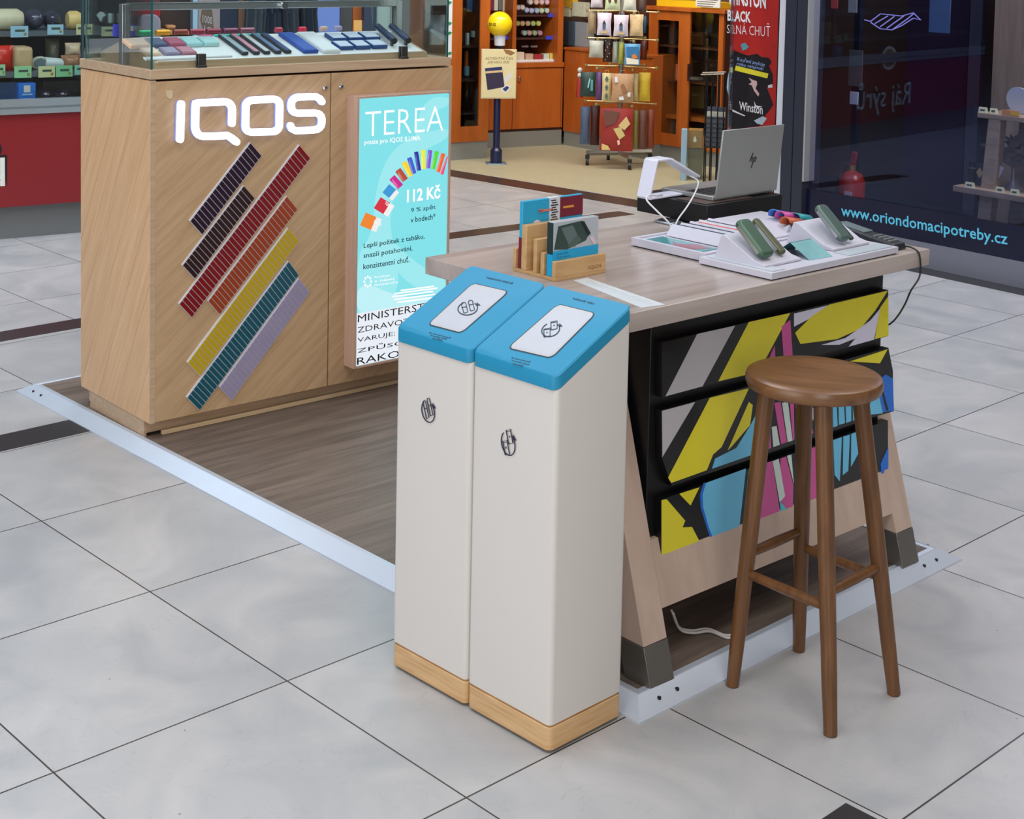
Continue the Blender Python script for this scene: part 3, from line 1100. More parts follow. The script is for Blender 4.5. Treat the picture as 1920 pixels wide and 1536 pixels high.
def recycle_bin(y0, y1, label, pix, kind, txt):
    root = thing('recycling_bin', label, 'recycling bin', BF, 'recycling bins beside the counter', off=(BD / 2, (y0 + y1) / 2, 0))
    pb = MB()
    e = .004
    for (a, b_) in ((.02, y0 + .02), (BD - .03, y0 + .02), (.02, y1 - .03), (BD - .03, y1 - .03)):
        pb.lathe([(.009, 0), (.009, .0075)], 10, a + .005, b_ + .005)
    pb.build('foot_pads', M((60, 50, 42), .6), root)
    base = MB()
    out = rrect(e * .2, y0 + .0012, BD - e * .2, y1 - .0012, .014)
    base.prism(out, lambda u, v, d: (u, v, d), .007, .056)
    base.build('wooden_base', BBASE, root, bevel=.0015, smooth=True)
    nk = MB().prism(rrect(.006, y0 + .006, BD - .006, y1 - .006, .012), lambda u, v, d: (u, v, d), .056, .062)
    nk.build('base_neck', BBASE, root, smooth=True)
    bd = MB()
    out = rrect(0.001, y0 + .001, BD - .001, y1 - .001, .012)
    n = len(out)
    sl = (BHB - BHF) / BD
    vs = [(u, v, .0615) for u, v in out] + [(u, v, BHF + u * sl) for u, v in out]
    bd.add(vs, [tuple(range(n))[::-1], tuple(range(n, 2 * n))] + [(i, (i + 1) % n, (i + 1) % n + n, i + n) for i in range(n)])
    bd.build('body', BINW, root, smooth=True)
    ld = MB()
    out = rrect(-.002, y0 + .0006, BD + .001, y1 - .0006, .016, 6)
    inn = rrect(.001, y0 + .0036, BD - .002, y1 - .0036, .014, 6)
    n = len(out)
    h = LT - .0035
    vs = [(u, v, BHF + .0018 + u * sl) for u, v in out] + [(u, v, BHF + u * sl + h) for u, v in out] + [(u, v, BHF + u * sl + LT) for u, v in inn]
    fs = [tuple(range(n))[::-1], tuple(range(2 * n, 3 * n))]
    for k in range(2):
        fs += [(k * n + i, k * n + (i + 1) % n, (k + 1) * n + (i + 1) % n, (k + 1) * n + i) for i in range(n)]
    ld.add(vs, fs)
    lid = ld.build('lid', BLUE, root, smooth=True)
    # insert panel with rounded corners, from photographed corners
    (ux, uy), (vx, vy), (wx_, wy_), (tx_, ty_) = pix['panel']      # left-bottom, right-bottom, right-top, left-top

    def pp(u, v, k):
        x = (1 - v) * ((1 - u) * ux + u * vx) + v * ((1 - u) * tx_ + u * wx_)
        y = (1 - v) * ((1 - u) * uy + u * vy) + v * ((1 - u) * ty_ + u * wy_)
        return lidp(x, y, k)
    rim = MB().flat([pp(u, v, 0) for u, v in rrect(-.03, -.02, 1.03, 1.02, .12, 5)]).build('panel_gap', M((26, 60, 80), .5), lid)
    pn = MB().flat([pp(u, v, 1.5) for u, v in rrect(0, 0, 1, 1, .1, 5)]).build('hatch_panel', M((188, 184, 186), .4), lid)
    pi = MB().flat([pp(u, v, 2.0) for u, v in rrect(.045, .03, .965, .965, .08, 5)]).build('hatch_face', M((184, 187, 196), .4), pn)
    ic = MB()
    icon(ic, *pix['icon_top'], kind, lambda a, b_: lidp(a, b_, 3.2))
    ic.build('printed_emblem', BTXT, pn)
    ic = MB()
    icon(ic, *pix['icon_front'], kind, lambda a, b_: frontp(a, b_, 1))
    ic.build('printed_emblem', M((40, 38, 62), .5), root)
    tt = MB()
    for t, (a, b_, c, d), bo in txt:
        add_text(tt, t, [lidp(*a, .5), lidp(*b_, .5), lidp(*c, .5), lidp(*d, .5)], 0, bo)
    tt.build('printed_text', BTXT, lid)
    return root


recycle_bin(0.0, 0.2508, 'white recycling bin with a blue sloping lid and a capsule emblem, nearer the counter legs', dict(
    panel=((944, 652), (1023, 672), (1106, 588), (1038, 570)),
    icon_top=(1024, 617, 17, 2, 7, -16), icon_front=(949, 827, 14, 7, 0, -26)), 'box',
    [('NÁPLNĚ VEEV', ((1065, 560), (1104, 571), (1106, 567), (1067, 556)), .02),
     ('Do této nádoby patří', ((948, 673), (983, 682), (985, 678), (950, 669)), .01), ('jen prázdné náplně', ((948, 678), (980, 687), (982, 683), (950, 674)), .01), ('bez obalu', ((950, 684), (969, 689), (971, 685), (952, 680)), .01)])
recycle_bin(0.2526, BW, 'white recycling bin with blue sloping lid and stick emblem, farther from the table legs', dict(
    panel=((797, 605), (857, 622), (947, 545), (883, 529)),
    icon_top=(872, 575, 19, 2, 6, -15), icon_front=(799, 770, 13, 6, 0, -24)), 'stick',
    [('TABÁKOVÉ NÁPLNĚ', ((907, 519), (956, 531), (958, 527), (909, 515)), .02),
     ('Do této nádoby patří', ((796, 623), (836, 634), (838, 630), (798, 619)), .01), ('jen použité náplně', ((798, 628), (828, 636), (830, 632), (800, 624)), .01), ('do hořáku', ((802, 633), (820, 638), (822, 634), (804, 629)), .01)])

# ================================================================== COUNTER TABLE
TF = Fr(0.2986, 3.0692, 41.1628)
TL_, TD_, TH_, TT_ = 1.1255, 0.6934, 0.8803, 0.0419
PALE = wood('pale_table_wood', (188, 175, 168), (152, 138, 132), (0, 0, 0), (1.1, 13, 13), 0.22, det=8)
PALE2 = wood('pale_leg_wood', (202, 178, 162), (186, 162, 146), (0, 0, 0), (20, 20, 3), 0.45)
tab = thing('counter_table', 'pale wood counter table on A-shaped legs with black drawers painted in pop art colours', 'table', TF, off=(.55, .35, DH))
MB().box(0, TL_, 0, TD_, TH_ - TT_, TH_).build('tabletop', PALE, tab, bevel=.0015)
LEGX = [(.096, .172), (1.088, 1.162)]
ZU = TH_ - TT_
for (a, b_) in LEGX:
    for side in (0, 1):
        def yy(z, w=.078):
            t = (z - DH) / (ZU - DH)
            f = (0.0 if a < .5 else .018) + .225 * t
            return (f, f + w) if side == 0 else (TD_ - .06 - f * .8 - w, TD_ - .06 - f * .8)
        y0, y1 = yy(DH)
        y2, y3 = yy(.115)
        y4, y5 = yy(ZU)
        lg = MB().hexa([(a, y2, .115), (b_, y2, .115), (b_, y3, .115), (a, y3, .115)], [(a, y4, ZU), (b_, y4, ZU), (b_, y5, ZU), (a, y5, ZU)]).build('leg', PALE2, tab, bevel=.0015)
        MB().hexa([(a - .001, y0, DH + .001), (b_ + .001, y0, DH + .001), (b_ + .001, y1, DH + .001), (a - .001, y1, DH + .001)], [(a - .001, y2 - .001, .114), (b_ + .001, y2 - .001, .114), (b_ + .001, y3 + .001, .114), (a - .001, y3 + .001, .114)]).build('metal_shoe', M((128, 124, 118), .35, .7), lg, bevel=.001)
for side in (0, 1):
    f = lambda z: .225 * (z - DH) / (ZU - DH)
    if side == 0:
        q = [(f(.165) + .02, .165), (f(.165) + .06, .165), (f(.31) + .06, .31), (f(.31) + .02, .31)]
    else:
        q = [(TD_ - .06 - .8 * f(.165) - .05, .165), (TD_ - .066 - .8 * f(.165), .165), (TD_ - .066 - .8 * f(.31), .31), (TD_ - .06 - .8 * f(.31) - .05, .31)]
    MB().prism(q, lambda u, v, d: (d, u, v), LEGX[0][1], LEGX[1][0]).build('crossbar', PALE2, tab)
DY = .088
KX0, KX1 = .186, 1.085
MB().box(KX0, KX1, DY + .022, .56, .225, ZU - .0008).build('drawer_carcass', M((13, 13, 15), .42), tab, bevel=.002)
# drawer fronts with painted shapes
A0 = TF.fy(1242, 645, DY)
HD = homog([(1242, 645), (1240, 1078), (1664, 545), (1662, 905)], [(.196, .764), (.214, .222), (1.076, .762), (1.108, .236)])


def dq(p):
    return HD(1170 + p[0] / 2.56, 500 + p[1] / 2.56)


YEL, GRY, LAV = (232, 218, 40), (192, 188, 192), (224, 220, 240)
MAG, LBL, PAL, CYA, BLU, BK = (214, 84, 156), (108, 196, 234), (214, 232, 222), (70, 206, 222), (26, 110, 214), (18, 18, 20)
fronts = [
    ([(187, 365), (1265, 115), (1265, 336), (190, 630)], [
        (GRY, [(205, 622), (355, 325), (535, 285), (380, 575)]),
        (YEL, [(455, 551), (600, 268), (797, 225), (690, 425), (665, 470), (590, 520)]),
        (MAG, [(755, 290), (797, 258), (808, 432), (765, 440)]), (MAG, [(695, 445), (722, 380), (725, 440)]),
        (LAV, [(815, 228), (990, 185), (960, 215), (815, 290)]),
        (YEL, [(820, 320), (900, 240), (985, 184), (1262, 118), (1200, 215), (1130, 300), (1020, 350), (845, 373)]),
        (LAV, [(945, 378), (1060, 345), (1180, 260), (1110, 345), (1030, 377)]),
        (LAV, [(1075, 386), (1225, 205), (1195, 353)]),
        (YEL, [(1225, 200), (1264, 145), (1264, 334), (1200, 350)])]),
    ([(187, 690), (1265, 392), (1286, 500), (1290, 697), (1200, 722), (235, 1050), (190, 920)], [
        (GRY, [(188, 692), (345, 650), (190, 912)]),
        (YEL, [(232, 1035), (217, 1010), (415, 630), (600, 585), (470, 865), (430, 900), (400, 975)]),
        (YEL, [(500, 880), (600, 650), (618, 665), (605, 760), (520, 860)]),
        (LBL, [(425, 968), (440, 920), (540, 870), (605, 765), (640, 700), (660, 700), (650, 890)]),
        (MAG, [(660, 700), (700, 660), (715, 680), (700, 770), (705, 870), (655, 888)]),
        (MAG, [(720, 655), (750, 650), (780, 842), (752, 852)]), (PAL, [(757, 655), (785, 650), (806, 835), (784, 842)]),
        (MAG, [(793, 650), (812, 648), (815, 830), (808, 834)]), (PAL, [(708, 770), (730, 765), (745, 855), (715, 865)]),
        (MAG, [(820, 640), (870, 640), (885, 720), (905, 800), (830, 828)]), (LAV, [(885, 680), (905, 680), (905, 740)]),
        (LBL, [(925, 660), (990, 650), (990, 775), (940, 790)]),
        (LBL, [(997, 650), (1015, 650), (1020, 765), (1000, 772)]), (LBL, [(1025, 650), (1050, 650), (1055, 752), (1027, 760)]), (LBL, [(1058, 650), (1085, 650), (1085, 742), (1062, 750)]), (LBL, [(1093, 650), (1112, 648), (1110, 735), (1094, 740)]),
        (YEL, [(1080, 457), (1258, 400), (1222, 466)]),
        (BLU, [(1190, 705), (1205, 560), (1250, 520), (1284, 540), (1288, 694)]), (LBL, [(1170, 712), (1185, 600), (1212, 600), (1235, 706)]), (BK, [(1218, 560), (1226, 556), (1262, 690), (1250, 694)])]),
    ([(185, 1115), (1262, 740), (1262, 1040), (185, 1476)], [
        (YEL, [(186, 1474), (186, 1117), (210, 1112), (298, 1215), (285, 1247), (330, 1245), (403, 1386)]),
        (YEL, [(270, 1087), (365, 1057), (323, 1143)]),
        (BLU, [(440, 1370), (400, 1250), (370, 1150), (368, 1090), (386, 1034), (420, 1040), (410, 1200), (470, 1358)]),
        (LBL, [(455, 1362), (410, 1250), (382, 1150), (380, 1090), (396, 1036), (585, 968), (545, 1325)]),
        (LBL, [(600, 966), (650, 950), (622, 1290), (560, 1318)]),
        (MAG, [(635, 1288), (670, 944), (710, 932), (755, 1236)]), (MAG, [(750, 920), (775, 912), (810, 1050), (805, 1212), (795, 1218), (740, 1100)]),
        (PAL, [(712, 934), (740, 922), (770, 1100), (745, 1130)]), (PAL, [(780, 908), (800, 902), (812, 1040)]), (CYA, [(745, 1122), (775, 1160), (790, 1220), (757, 1234)]),
        (MAG, [(822, 898), (915, 866), (925, 1172), (820, 1214)]), (LBL, [(935, 858), (990, 838), (995, 1000), (945, 1010)]),
        (LBL, [(1000, 834), (1040, 820), (1030, 1030), (1006, 1000)]), (LBL, [(1048, 817), (1078, 808), (1070, 980), (1045, 1000)]), (LBL, [(1086, 804), (1115, 795), (1122, 890), (1084, 960)]),
        (BLU, [(1225, 950), (1261, 870), (1261, 1039), (1232, 1048)])])]
for base, shapes in fronts:
    q = [dq(p) for p in base]
    fr_ = MB().prism(q, lambda u, v, d: (u, d, v), DY, DY + .021).build('drawer_front', M(BK, .3), tab)
    for i, (col, pl) in enumerate(shapes):
        lvl = DY - .0004 - (i + 1) * .00008
        MB().prism([dq(p) for p in pl], lambda u, v, d: (u, d, v), lvl, DY - .0001).build('painted_shape', M(col, .3, var=.06, scale=8), fr_)

# objects on the counter
Z = TH_
# brochure holder
hold = thing('brochure_holder', 'light wood stepped brochure holder on the left half of the counter', 'holder', TF, off=(.16, .38, Z))
HW = wood('holder_bamboo', (206, 168, 118), (186, 144, 94), (0, 0, 0), (4, 50, 50), 0.45)
hx0, hx1 = .072, .236
MB().box(hx0, hx1, .306, .452, Z, Z + .008).build('base_board', HW, hold, bevel=.001)
fp = MB().box(hx0, hx1, .306, .318, Z + .008, Z + .046).build('front_panel', HW, hold, bevel=.001)
tt = MB()
add_text(tt, 'IQOS', [(hx0 + .106, .3054, Z + .014), (hx0 + .15, .3054, Z + .014), (hx0 + .15, .3054, Z + .024), (hx0 + .106, .3054, Z + .024)])
tt.build('engraved_lettering', M((140, 98, 58), .6), fp)
for y, h, wx in ((.345, .060, .05), (.370, .088, .07), (.405, .115, .12)):
    MB().box(hx0, hx0 + wx, y, y + (.012 if h < .1 else .018), Z + .008, Z + h).build('divider', HW, hold, bevel=.001)
MB().box(hx0, hx1, .442, .452, Z + .008, Z + .055).build('back_panel', HW, hold, bevel=.001)
b1 = thing('card_pack', 'blue and dark red cardboard pack at the back of the wooden holder', 'brochure', TF, off=(.16, .43, Z + .008))
bx0, bx1 = hx0 + .006, hx0 + .202
c1 = MB().box(bx0, bx1, .427, .438, Z + .0085, Z + .168).build('cover', M((42, 164, 206), .4), b1, bevel=.001)
MB().box(bx0 - .0006, bx0 + .02, .4262, .4385, Z + .009, Z + .082).build('red_print', M((118, 26, 44), .45), c1)
MB().box(bx0 + .118, bx1 + .0006, .4262, .4385, Z + .118, Z + .166).build('red_print', M((118, 26, 44), .45), c1)
MB().box(bx0 + .05, bx0 + .096, .4250, .4262, Z + .138, Z + .143).box(bx0 + .05, bx0 + .062, .4250, .4262, Z + .137, Z + .145).build('stick_print', M((210, 130, 110), .45), c1)
MB().box(bx0 + .13, bx0 + .165, .4250, .4262, Z + .139, Z + .144).build('stick_print', M((226, 150, 60), .45), c1)
MB().box(bx0 + .085, bx0 + .119, .4255, .4395, Z + .108, Z + .1685).build('white_strip', M((214, 214, 218), .5), c1)
st = MB()
for k in range(9):
    z0 = Z + .114 + k * .0058
    st.box(bx0 + .089 + (k % 2) * .003, bx0 + .113 - (k % 3) * .004, .4249, .4254, z0, z0 + .0028)
st.build('strip_print', M((40, 40, 46), .5), c1)
MB().prism([(bx0 + .045 + .016 * math.cos(t * PI / 12), Z + .100 + .020 * math.sin(t * PI / 12)) for t in range(24)], lambda u, v, d: (u, d, v), .4250, .4262).build('round_label', M((224, 210, 206), .45), c1)
b2 = thing('brochure', 'brochure picturing a dark green charger case in the front slot of the wooden holder', 'brochure', TF, off=(.16, .325, Z + .008))
gx0, gx1 = hx0 + .004, hx0 + .150
c2 = MB().box(gx0, gx1, .3195, .3395, Z + .0085, Z + .135).build('cover', M((178, 184, 190), .3), b2, bevel=.0008)
MB().box(gx0 - .0005, gx1 + .0005, .3185, .3192, Z + .0085, Z + .068).box(gx0 - .0008, gx0 - .0002, .3195, .3390, Z + .009, Z + .060).build('blue_band', M((28, 158, 208), .35), c2)
MB().box(gx0 - .0008, gx0 - .0002, .3195, .3390, Z + .060, Z + .134).build('dark_side', M((34, 52, 50), .35), c2)


def cov(pts, col, k):
    MB().prism([(gx0 + u * (gx1 - gx0), Z + .0085 + v * .1265) for u, v in pts], lambda u, v, d: (u, d, v), .3188 - k * .0004, .3192 - k * .0003).build('picture_shape', M(col, .25), c2)


cov([(0.02, .5), (.10, .92), (.46, .95), (.62, .96), (.80, .72), (.72, .58), (.3, .47)], (50, 72, 66), 0)
cov([(.16, .88), (.42, .90), (.58, .60), (.36, .50)], (92, 110, 110), 1)
cov([(.30, .52), (.52, .72), (.62, .60), (.46, .50)], (78, 96, 90), 2)
cov([(.60, .94), (.66, .95), (.82, .70), (.76, .66)], (28, 40, 38), 3)
cov([(.80, .62), (.86, .66), (.96, .52), (.90, .47)], (214, 196, 204), 2)
tt = MB()
for i, (t, l) in enumerate((('IQOS ILUMA', .30), ('Průvodce', .34), ('uživatele', .24))):
    zt = Z + .0085 + .1265 * (.39 - i * .055)
    add_text(tt, t, [(gx0 + .012, .3182, zt), (gx0 + .012 + l * .12, .3182, zt), (gx0 + .012 + l * .12, .3182, zt + .004), (gx0 + .012, .3182, zt + .004)])
tt.build('printed_text', M((12, 70, 100), .5), c2)

# leaflet strip on the table edge
pA, pB = TF.z(1062, 528, Z), TF.z(1250, 572, Z)
o = MB().hexa([(.052, .018, Z + .0003), (.115, .006, Z + .0003), (.16, .29, Z + .0003), (.115, .29, Z + .0003)], [(.052, .018, Z + .0012), (.115, .006, Z + .0012), (.16, .29, Z + .0012), (.115, .29, Z + .0012)]).build('leaflet', M((208, 214, 218), .35), fr=TF, off=(.1, .15, Z))
tag(o, 'long pale printed leaflet lying on the near left edge of the counter', 'leaflet')
tt = MB()
for k in range(18):
    y = .03 + k * .0135
    xa = .085 + (y - .03) * .17
    tt.box(xa, xa + .016 + .01 * ((k * 7) % 3) / 3, y, y + .0022, Z + .0012, Z + .0014)
tt.build('printed_lines', M((176, 184, 190), .5), None, off=(.1, .15, Z)).parent = o

# two white trays
FX0, FX1, FY0, FY1 = .487, 1.0, .012, .235
RX0, RX1, RY0, RY1 = .512, 1.03, .237, .486
TRW = M((198, 196, 208), .4)


def wtray(lbl, x0, x1, y0, y1, h, rim):
    t = thing('display_tray', lbl, 'tray', TF, 'white trays on the counter', off=((x0 + x1) / 2, (y0 + y1) / 2, Z))
    MB().box(x0, x1, y0, y1, Z + .003, Z + h).build('tray_body', TRW, t, bevel=.001)
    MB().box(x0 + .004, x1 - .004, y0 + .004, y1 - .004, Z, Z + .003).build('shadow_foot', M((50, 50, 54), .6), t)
    if rim:
        MB().box(x0, x1, y0, y0 + .012, Z + h, Z + h + .004).box(x0, x1, y1 - .012, y1, Z + h, Z + h + .004).box(x0, x0 + .012, y0 + .012, y1 - .012, Z + h, Z + h + .004).build('tray_rim', TRW, t)
    return t


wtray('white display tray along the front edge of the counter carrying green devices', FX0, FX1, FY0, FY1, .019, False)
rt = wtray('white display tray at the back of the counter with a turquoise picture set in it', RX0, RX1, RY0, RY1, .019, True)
ZT = Z + .0195
# picture inlay in rear tray
pc = MB().box(RX0 + .014, RX0 + .085, RY0 + .03, RY1 - .03, ZT, ZT + .0012).build('picture_inlay', M((58, 140, 146), .2, var=.35, scale=18), rt)
MB().prism([(RX0 + .02, RY0 + .06), (RX0 + .07, RY0 + .04), (RX0 + .08, RY0 + .09), (RX0 + .045, RY0 + .13), (RX0 + .06, RY0 + .16), (RX0 + .02, RY0 + .12)], lambda u, v, d: (u, v, d), ZT + .0012, ZT + .0016).build('picture_shape', M((140, 62, 84), .2), rt)


def wedge(lbl, x0, x1, y0, y1, h, zb=ZT, name='device_stand'):
    """leaning stand: sloped face to the front (-y)"""
    t = thing(name, lbl, 'stand', TF, 'white leaning stands on the counter', off=((x0 + x1) / 2, (y0 + y1) / 2, zb))
    MB().prism([(y0, zb), (y0, zb + .006), (y0 + .03, zb + .012), (y1 - .012, zb + h), (y1, zb + h), (y1 + .02, zb)], lambda u, v, d: (d, u, v), x0, x1).build('stand_body', TRW, t, bevel=.0015)
    return t


def lean_device(lbl, x, wd, y0, z0, y1, z1, th, col, strip, nm='device', gp='green devices on the counter'):
    t = thing(nm, lbl, 'device', TF, gp, off=(x, y0, z0))
    d = Vector((0, y1 - y0, z1 - z0))
    L = d.length
    d.normalize()
    nrm_ = Vector((0, -d.z, d.y))
    mb = MB()
    # rounded-end flat bar in plane (x, d) extruded along nrm
    r = min(wd / 2, .016) * .9
    out = rrect(-wd / 2, 0, wd / 2, L, r, 5)
    base = Vector((x, y0, z0))
    k = int(.5)
    mb.prism(out, lambda u, v, q: tuple(base + Vector((u, 0, 0)) + d * v + nrm_ * q), 0, th)
    mb.build('device_body', M(col, .35, .25, var=.03), t, bevel=th * .38, seg=4, smooth=True)
    if strip:
        m2 = MB()
        m2.prism([(-wd / 2 - .0014, L * .12), (-wd / 2 + .003, L * .12), (-wd / 2 + .003, L * .86), (-wd / 2 - .0014, L * .86)], lambda u, v, q: tuple(base + Vector((u, 0, 0)) + d * v + nrm_ * q), th * .3, th * .72)
        m2.build('side_strip', M((196, 200, 200), .2, .8), t)
    return t


wedge('white stand holding the green charger case near the left end of the front tray', .515, .655, .055, .19, .058)
lean_device('chunky dark green rounded charger case leaning on the left white stand', .549, .050, .080, ZT + .012, .165, ZT + .086, .020, (70, 98, 80), True)
lean_device('slim olive green device with a silver strip leaning beside the chunky green case', .612, .024, .080, ZT + .014, .172, ZT + .084, .012, (84, 86, 62), True)
wedge('white stand holding the grey-green device near the right end of the front tray', .81, .965, .075, .20, .055)
lean_device('grey-green rounded charger case leaning on the right white stand', .866, .044, .085, ZT + .014, .170, ZT + .090, .018, (84, 104, 98), True)
lean_device('thin dark green device leaning beside the grey-green case on the right stand', .900, .014, .085, ZT + .014, .170, ZT + .082, .010, (58, 76, 66), True)
# acrylic picture tents
tent = thing('picture_tent', 'folded turquoise picture card between the two white stands', 'card', TF, off=(.75, .08, ZT))
MB().hexa([(.675, .045, ZT), (.76, .04, ZT), (.76, .042, ZT), (.675, .047, ZT)], [(.67, .10, ZT + .034), (.755, .10, ZT + .034), (.755, .102, ZT + .034), (.67, .102, ZT + .034)]).build('front_leaf', M((128, 178, 182), .2, var=.2, scale=20), tent)
MB().hexa([(.67, .102, ZT + .034), (.755, .102, ZT + .034), (.755, .104, ZT + .034), (.67, .104, ZT + .034)][0:4], [(.67, .102, ZT + .0345), (.755, .102, ZT + .0345), (.755, .104, ZT + .0345), (.67, .104, ZT + .0345)]).hexa([(.67, .15, ZT), (.755, .15, ZT), (.755, .152, ZT), (.67, .152, ZT)], [(.67, .102, ZT + .034), (.755, .102, ZT + .034), (.755, .104, ZT + .034), (.67, .104, ZT + .034)]).build('back_leaf', M((44, 104, 112), .25), tent)
o = MB().box(.80, .985, .02, .066, ZT, ZT + .0015).build('printed_sheet', M((186, 196, 204), .3, var=.12, scale=60), fr=TF, off=(.89, .04, ZT))
tag(o, 'printed leaflet lying flat on the front right of the front tray', 'leaflet')
o = MB().box(.50, .545, .02, .22, ZT, ZT + .0012).build('printed_sheet', M((200, 206, 214), .3, var=.12, scale=60), fr=TF, off=(.52, .1, ZT))
tag(o, 'printed leaflet lying flat at the left end of the front tray', 'leaflet')
# accordion card stand with colour sticks
acc = thing('accordion_stand', 'white zigzag card stand holding slim coloured sticks on the rear tray', 'stand', TF, off=(.66, .36, ZT))
zz = []
for i in range(5):
    x = RX0 + .10 + i * .036
    zz += [(x, ZT + .003), (x + .022, ZT + .03)]
zz.append((RX0 + .10 + 5 * .036, ZT + .003))
mb = MB()
for i in range(len(zz) - 1):
    (a, b_), (c, d) = zz[i], zz[i + 1]
    mb.hexa([(a, RY0 + .02, b_ - .0015), (c, RY0 + .02, d - .0015), (c, RY1 - .03, d - .0015), (a, RY1 - .03, b_ - .0015)], [(a, RY0 + .02, b_), (c, RY0 + .02, d), (c, RY1 - .03, d), (a, RY1 - .03, b_)])
mb.build('zigzag_card', TRW, acc)
for i, c in enumerate(((36, 66, 92), (30, 40, 66), (228, 92, 70), (60, 60, 70))):
    x = RX0 + .10 + i * .036 + .030
    s_ = MB().box(x - .003, x + .004, RY0 + .05, RY1 - .05, ZT + .0225, ZT + .0295).build('slim_stick', M(c, .35), fr=TF, off=(x, RY0 + .1, ZT + .0225))
    tag(s_, '%s slim stick lying in a fold of the white zigzag card' % ('petrol blue', 'navy', 'coral red', 'dark grey')[i], 'stick', 'sticks in the zigzag card')
# white comb stand with curled caps
cs_ = thing('comb_stand', 'white toothed stand under the curled coloured sleeves at the back of the counter', 'stand', TF, off=(.86, .36, ZT))
MB().prism([(RY0 + .02, ZT), (RY0 + .02, ZT + .006), (RY0 + .07, ZT + .024), (RY1 - .03, ZT + .026), (RY1 - .03, ZT)], lambda u, v, d: (d, u, v), .725, 1.0).build('stand_body', TRW, cs_, bevel=.002)
tm = MB()
for i in range(3):
    x = .87 + i * .036
    tm.add([(x, RY0 + .03, ZT + .010), (x + .026, RY0 + .03, ZT + .010), (x + .013, RY0 + .03, ZT + .030), (x + .013, RY0 + .06, ZT + .014)], [(0, 1, 2), (0, 3, 1), (1, 3, 2), (2, 3, 0)])
tm.build('teeth', M((190, 190, 200), .4), cs_)
for i, (x, y, z_, c, n_, L_) in enumerate(((.885, .285, .034, (190, 92, 56), 'terracotta orange', .065), (.915, .325, .040, (186, 70, 146), 'magenta', .07), (.955, .305, .034, (40, 150, 158), 'turquoise', .06), (.925, .355, .040, (60, 110, 190), 'blue', .05))):
    mb = MB()
    P_, Q_ = [], []
    for k in range(10):
        a = math.radians(-30 + k * 24)
        P_.append((x, y + .016 * math.cos(a), ZT + z_ + .012 * math.sin(a)))
    vs = []
    for p in P_:
        vs += [p, (p[0] + L_, p[1], p[2] - .012)]
    fs = [(2 * i_, 2 * i_ + 1, 2 * i_ + 3, 2 * i_ + 2) for i_ in range(9)]
    mb.add(vs, fs)
    o = mb.build('device_sleeve', M(c, .4, var=.12), fr=TF, off=(x, y, ZT + .038), smooth=True)
    md = o.modifiers.new('thick', 'SOLIDIFY')
    md.thickness = .002
    tag(o, '%s curled sleeve lying on the white toothed stand' % n_, 'sleeve', 'curled sleeves on the counter')

# handset on the right end with its cord
hs = thing('card_terminal', 'dark grey payment handset on a black cradle at the right end of the counter', 'terminal', TF, off=(1.05, .13, Z))
MB().hexa([(1.015, .035, Z + .001), (1.075, .035, Z + .001), (1.075, .24, Z + .001), (1.015, .24, Z + .001)], [(1.018, .04, Z + .018), (1.072, .04, Z + .018), (1.068, .235, Z + .046), (1.022, .235, Z + .046)]).build('handset_body', M((44, 46, 50), .4), hs, bevel=.004)
kp = MB()
for i in range(4):
    for j in range(3):
        y = .055 + i * .015
        z = Z + .0185 + (y - .04) * .1436
        kp.box(1.028 + j * .013, 1.037 + j * .013, y, y + .009, z, z + .003)
kp.build('keypad', M((120, 122, 126), .4), hs)
MB().hexa([(1.026, .135, Z + .0325), (1.066, .135, Z + .0325), (1.066, .22, Z + .0445), (1.026, .22, Z + .0445)], [(1.026, .135, Z + .0345), (1.066, .135, Z + .0345), (1.066, .22, Z + .0465), (1.026, .22, Z + .0465)]).build('screen', M((120, 134, 136), .15), hs)
P = [(1.062, .034, Z + .01), (1.066, .015, Z + .008), (1.068, -.006, Z - .006), (1.068, -.010, Z - .06)]
P += [TF.fy(px, py, y_) for px, py, y_ in ((1708, 545, -.01), (1697, 570, .02), (1683, 593, .06), (1668, 608, .10))]
P.append((P[-1][0] - .03, .125, P[-1][2] - .02))


def smooth_path(P, n=6):
    out = []
    P = [np.array(p, float) for p in P]
    for i in range(len(P) - 1):
        p0, p1, p2, p3 = P[max(i - 1, 0)], P[i], P[i + 1], P[min(i + 2, len(P) - 1)]
        for k in range(n):
            t = k / n
            out.append(tuple(.5 * ((2 * p1) + (-p0 + p2) * t + (2 * p0 - 5 * p1 + 4 * p2 - p3) * t * t + (-p0 + 3 * p1 - 3 * p2 + p3) * t ** 3)))
    out.append(tuple(P[-1]))
    return out


MB().tube(smooth_path(P), .0024, 8).build('cord', BLACK, hs, smooth=True)

# black cabinet box behind the counter with the laptop on it
bn, bl, br = TF.z(1322, 419, .885), TF.z(1201, 388, .885), TF.z(1468, 395, .885)
BX0, BX1, BY0, BY1 = .865, 1.195, .535, .80
stb = thing('black_stand_box', 'black box stand on the far corner of the counter under the laptop', 'stand', TF, off=(1.0, .65, Z))
MB().box(BX0, BX1, BY0, BY1, Z + .008, Z + .062).build('box_body', M((22, 22, 24), .4), stb, bevel=.002)
MB().box(BX0 + .02, BX1 - .08, BY0 + .014, TD_ - .004, Z + .0003, Z + .008).build('plinth', BLACK, stb)
MB().box(BX0 + .01, BX1 - .12, BY0 + .012, BY0 + .12, Z + .0625, Z + .064).build('brown_mat', M((92, 74, 68), .3), stb)
ZL = Z + .0645
lp = thing('laptop', 'silver laptop standing open on the black box, its lid turned to the viewer', 'laptop', TF, off=(1.05, .62, ZL))
a0 = TF.fy(1340, 370, .56)
a1 = TF.fy(1452, 360, .56)
lx0, lx1 = a0[0], a1[0] + .005
SIL = M((172, 174, 172), .32, .55, var=.015)
MB().box(lx0, lx1, .566, .76, ZL, ZL + .012).build('keyboard_deck', SIL, lp, bevel=.002)
keys = MB()
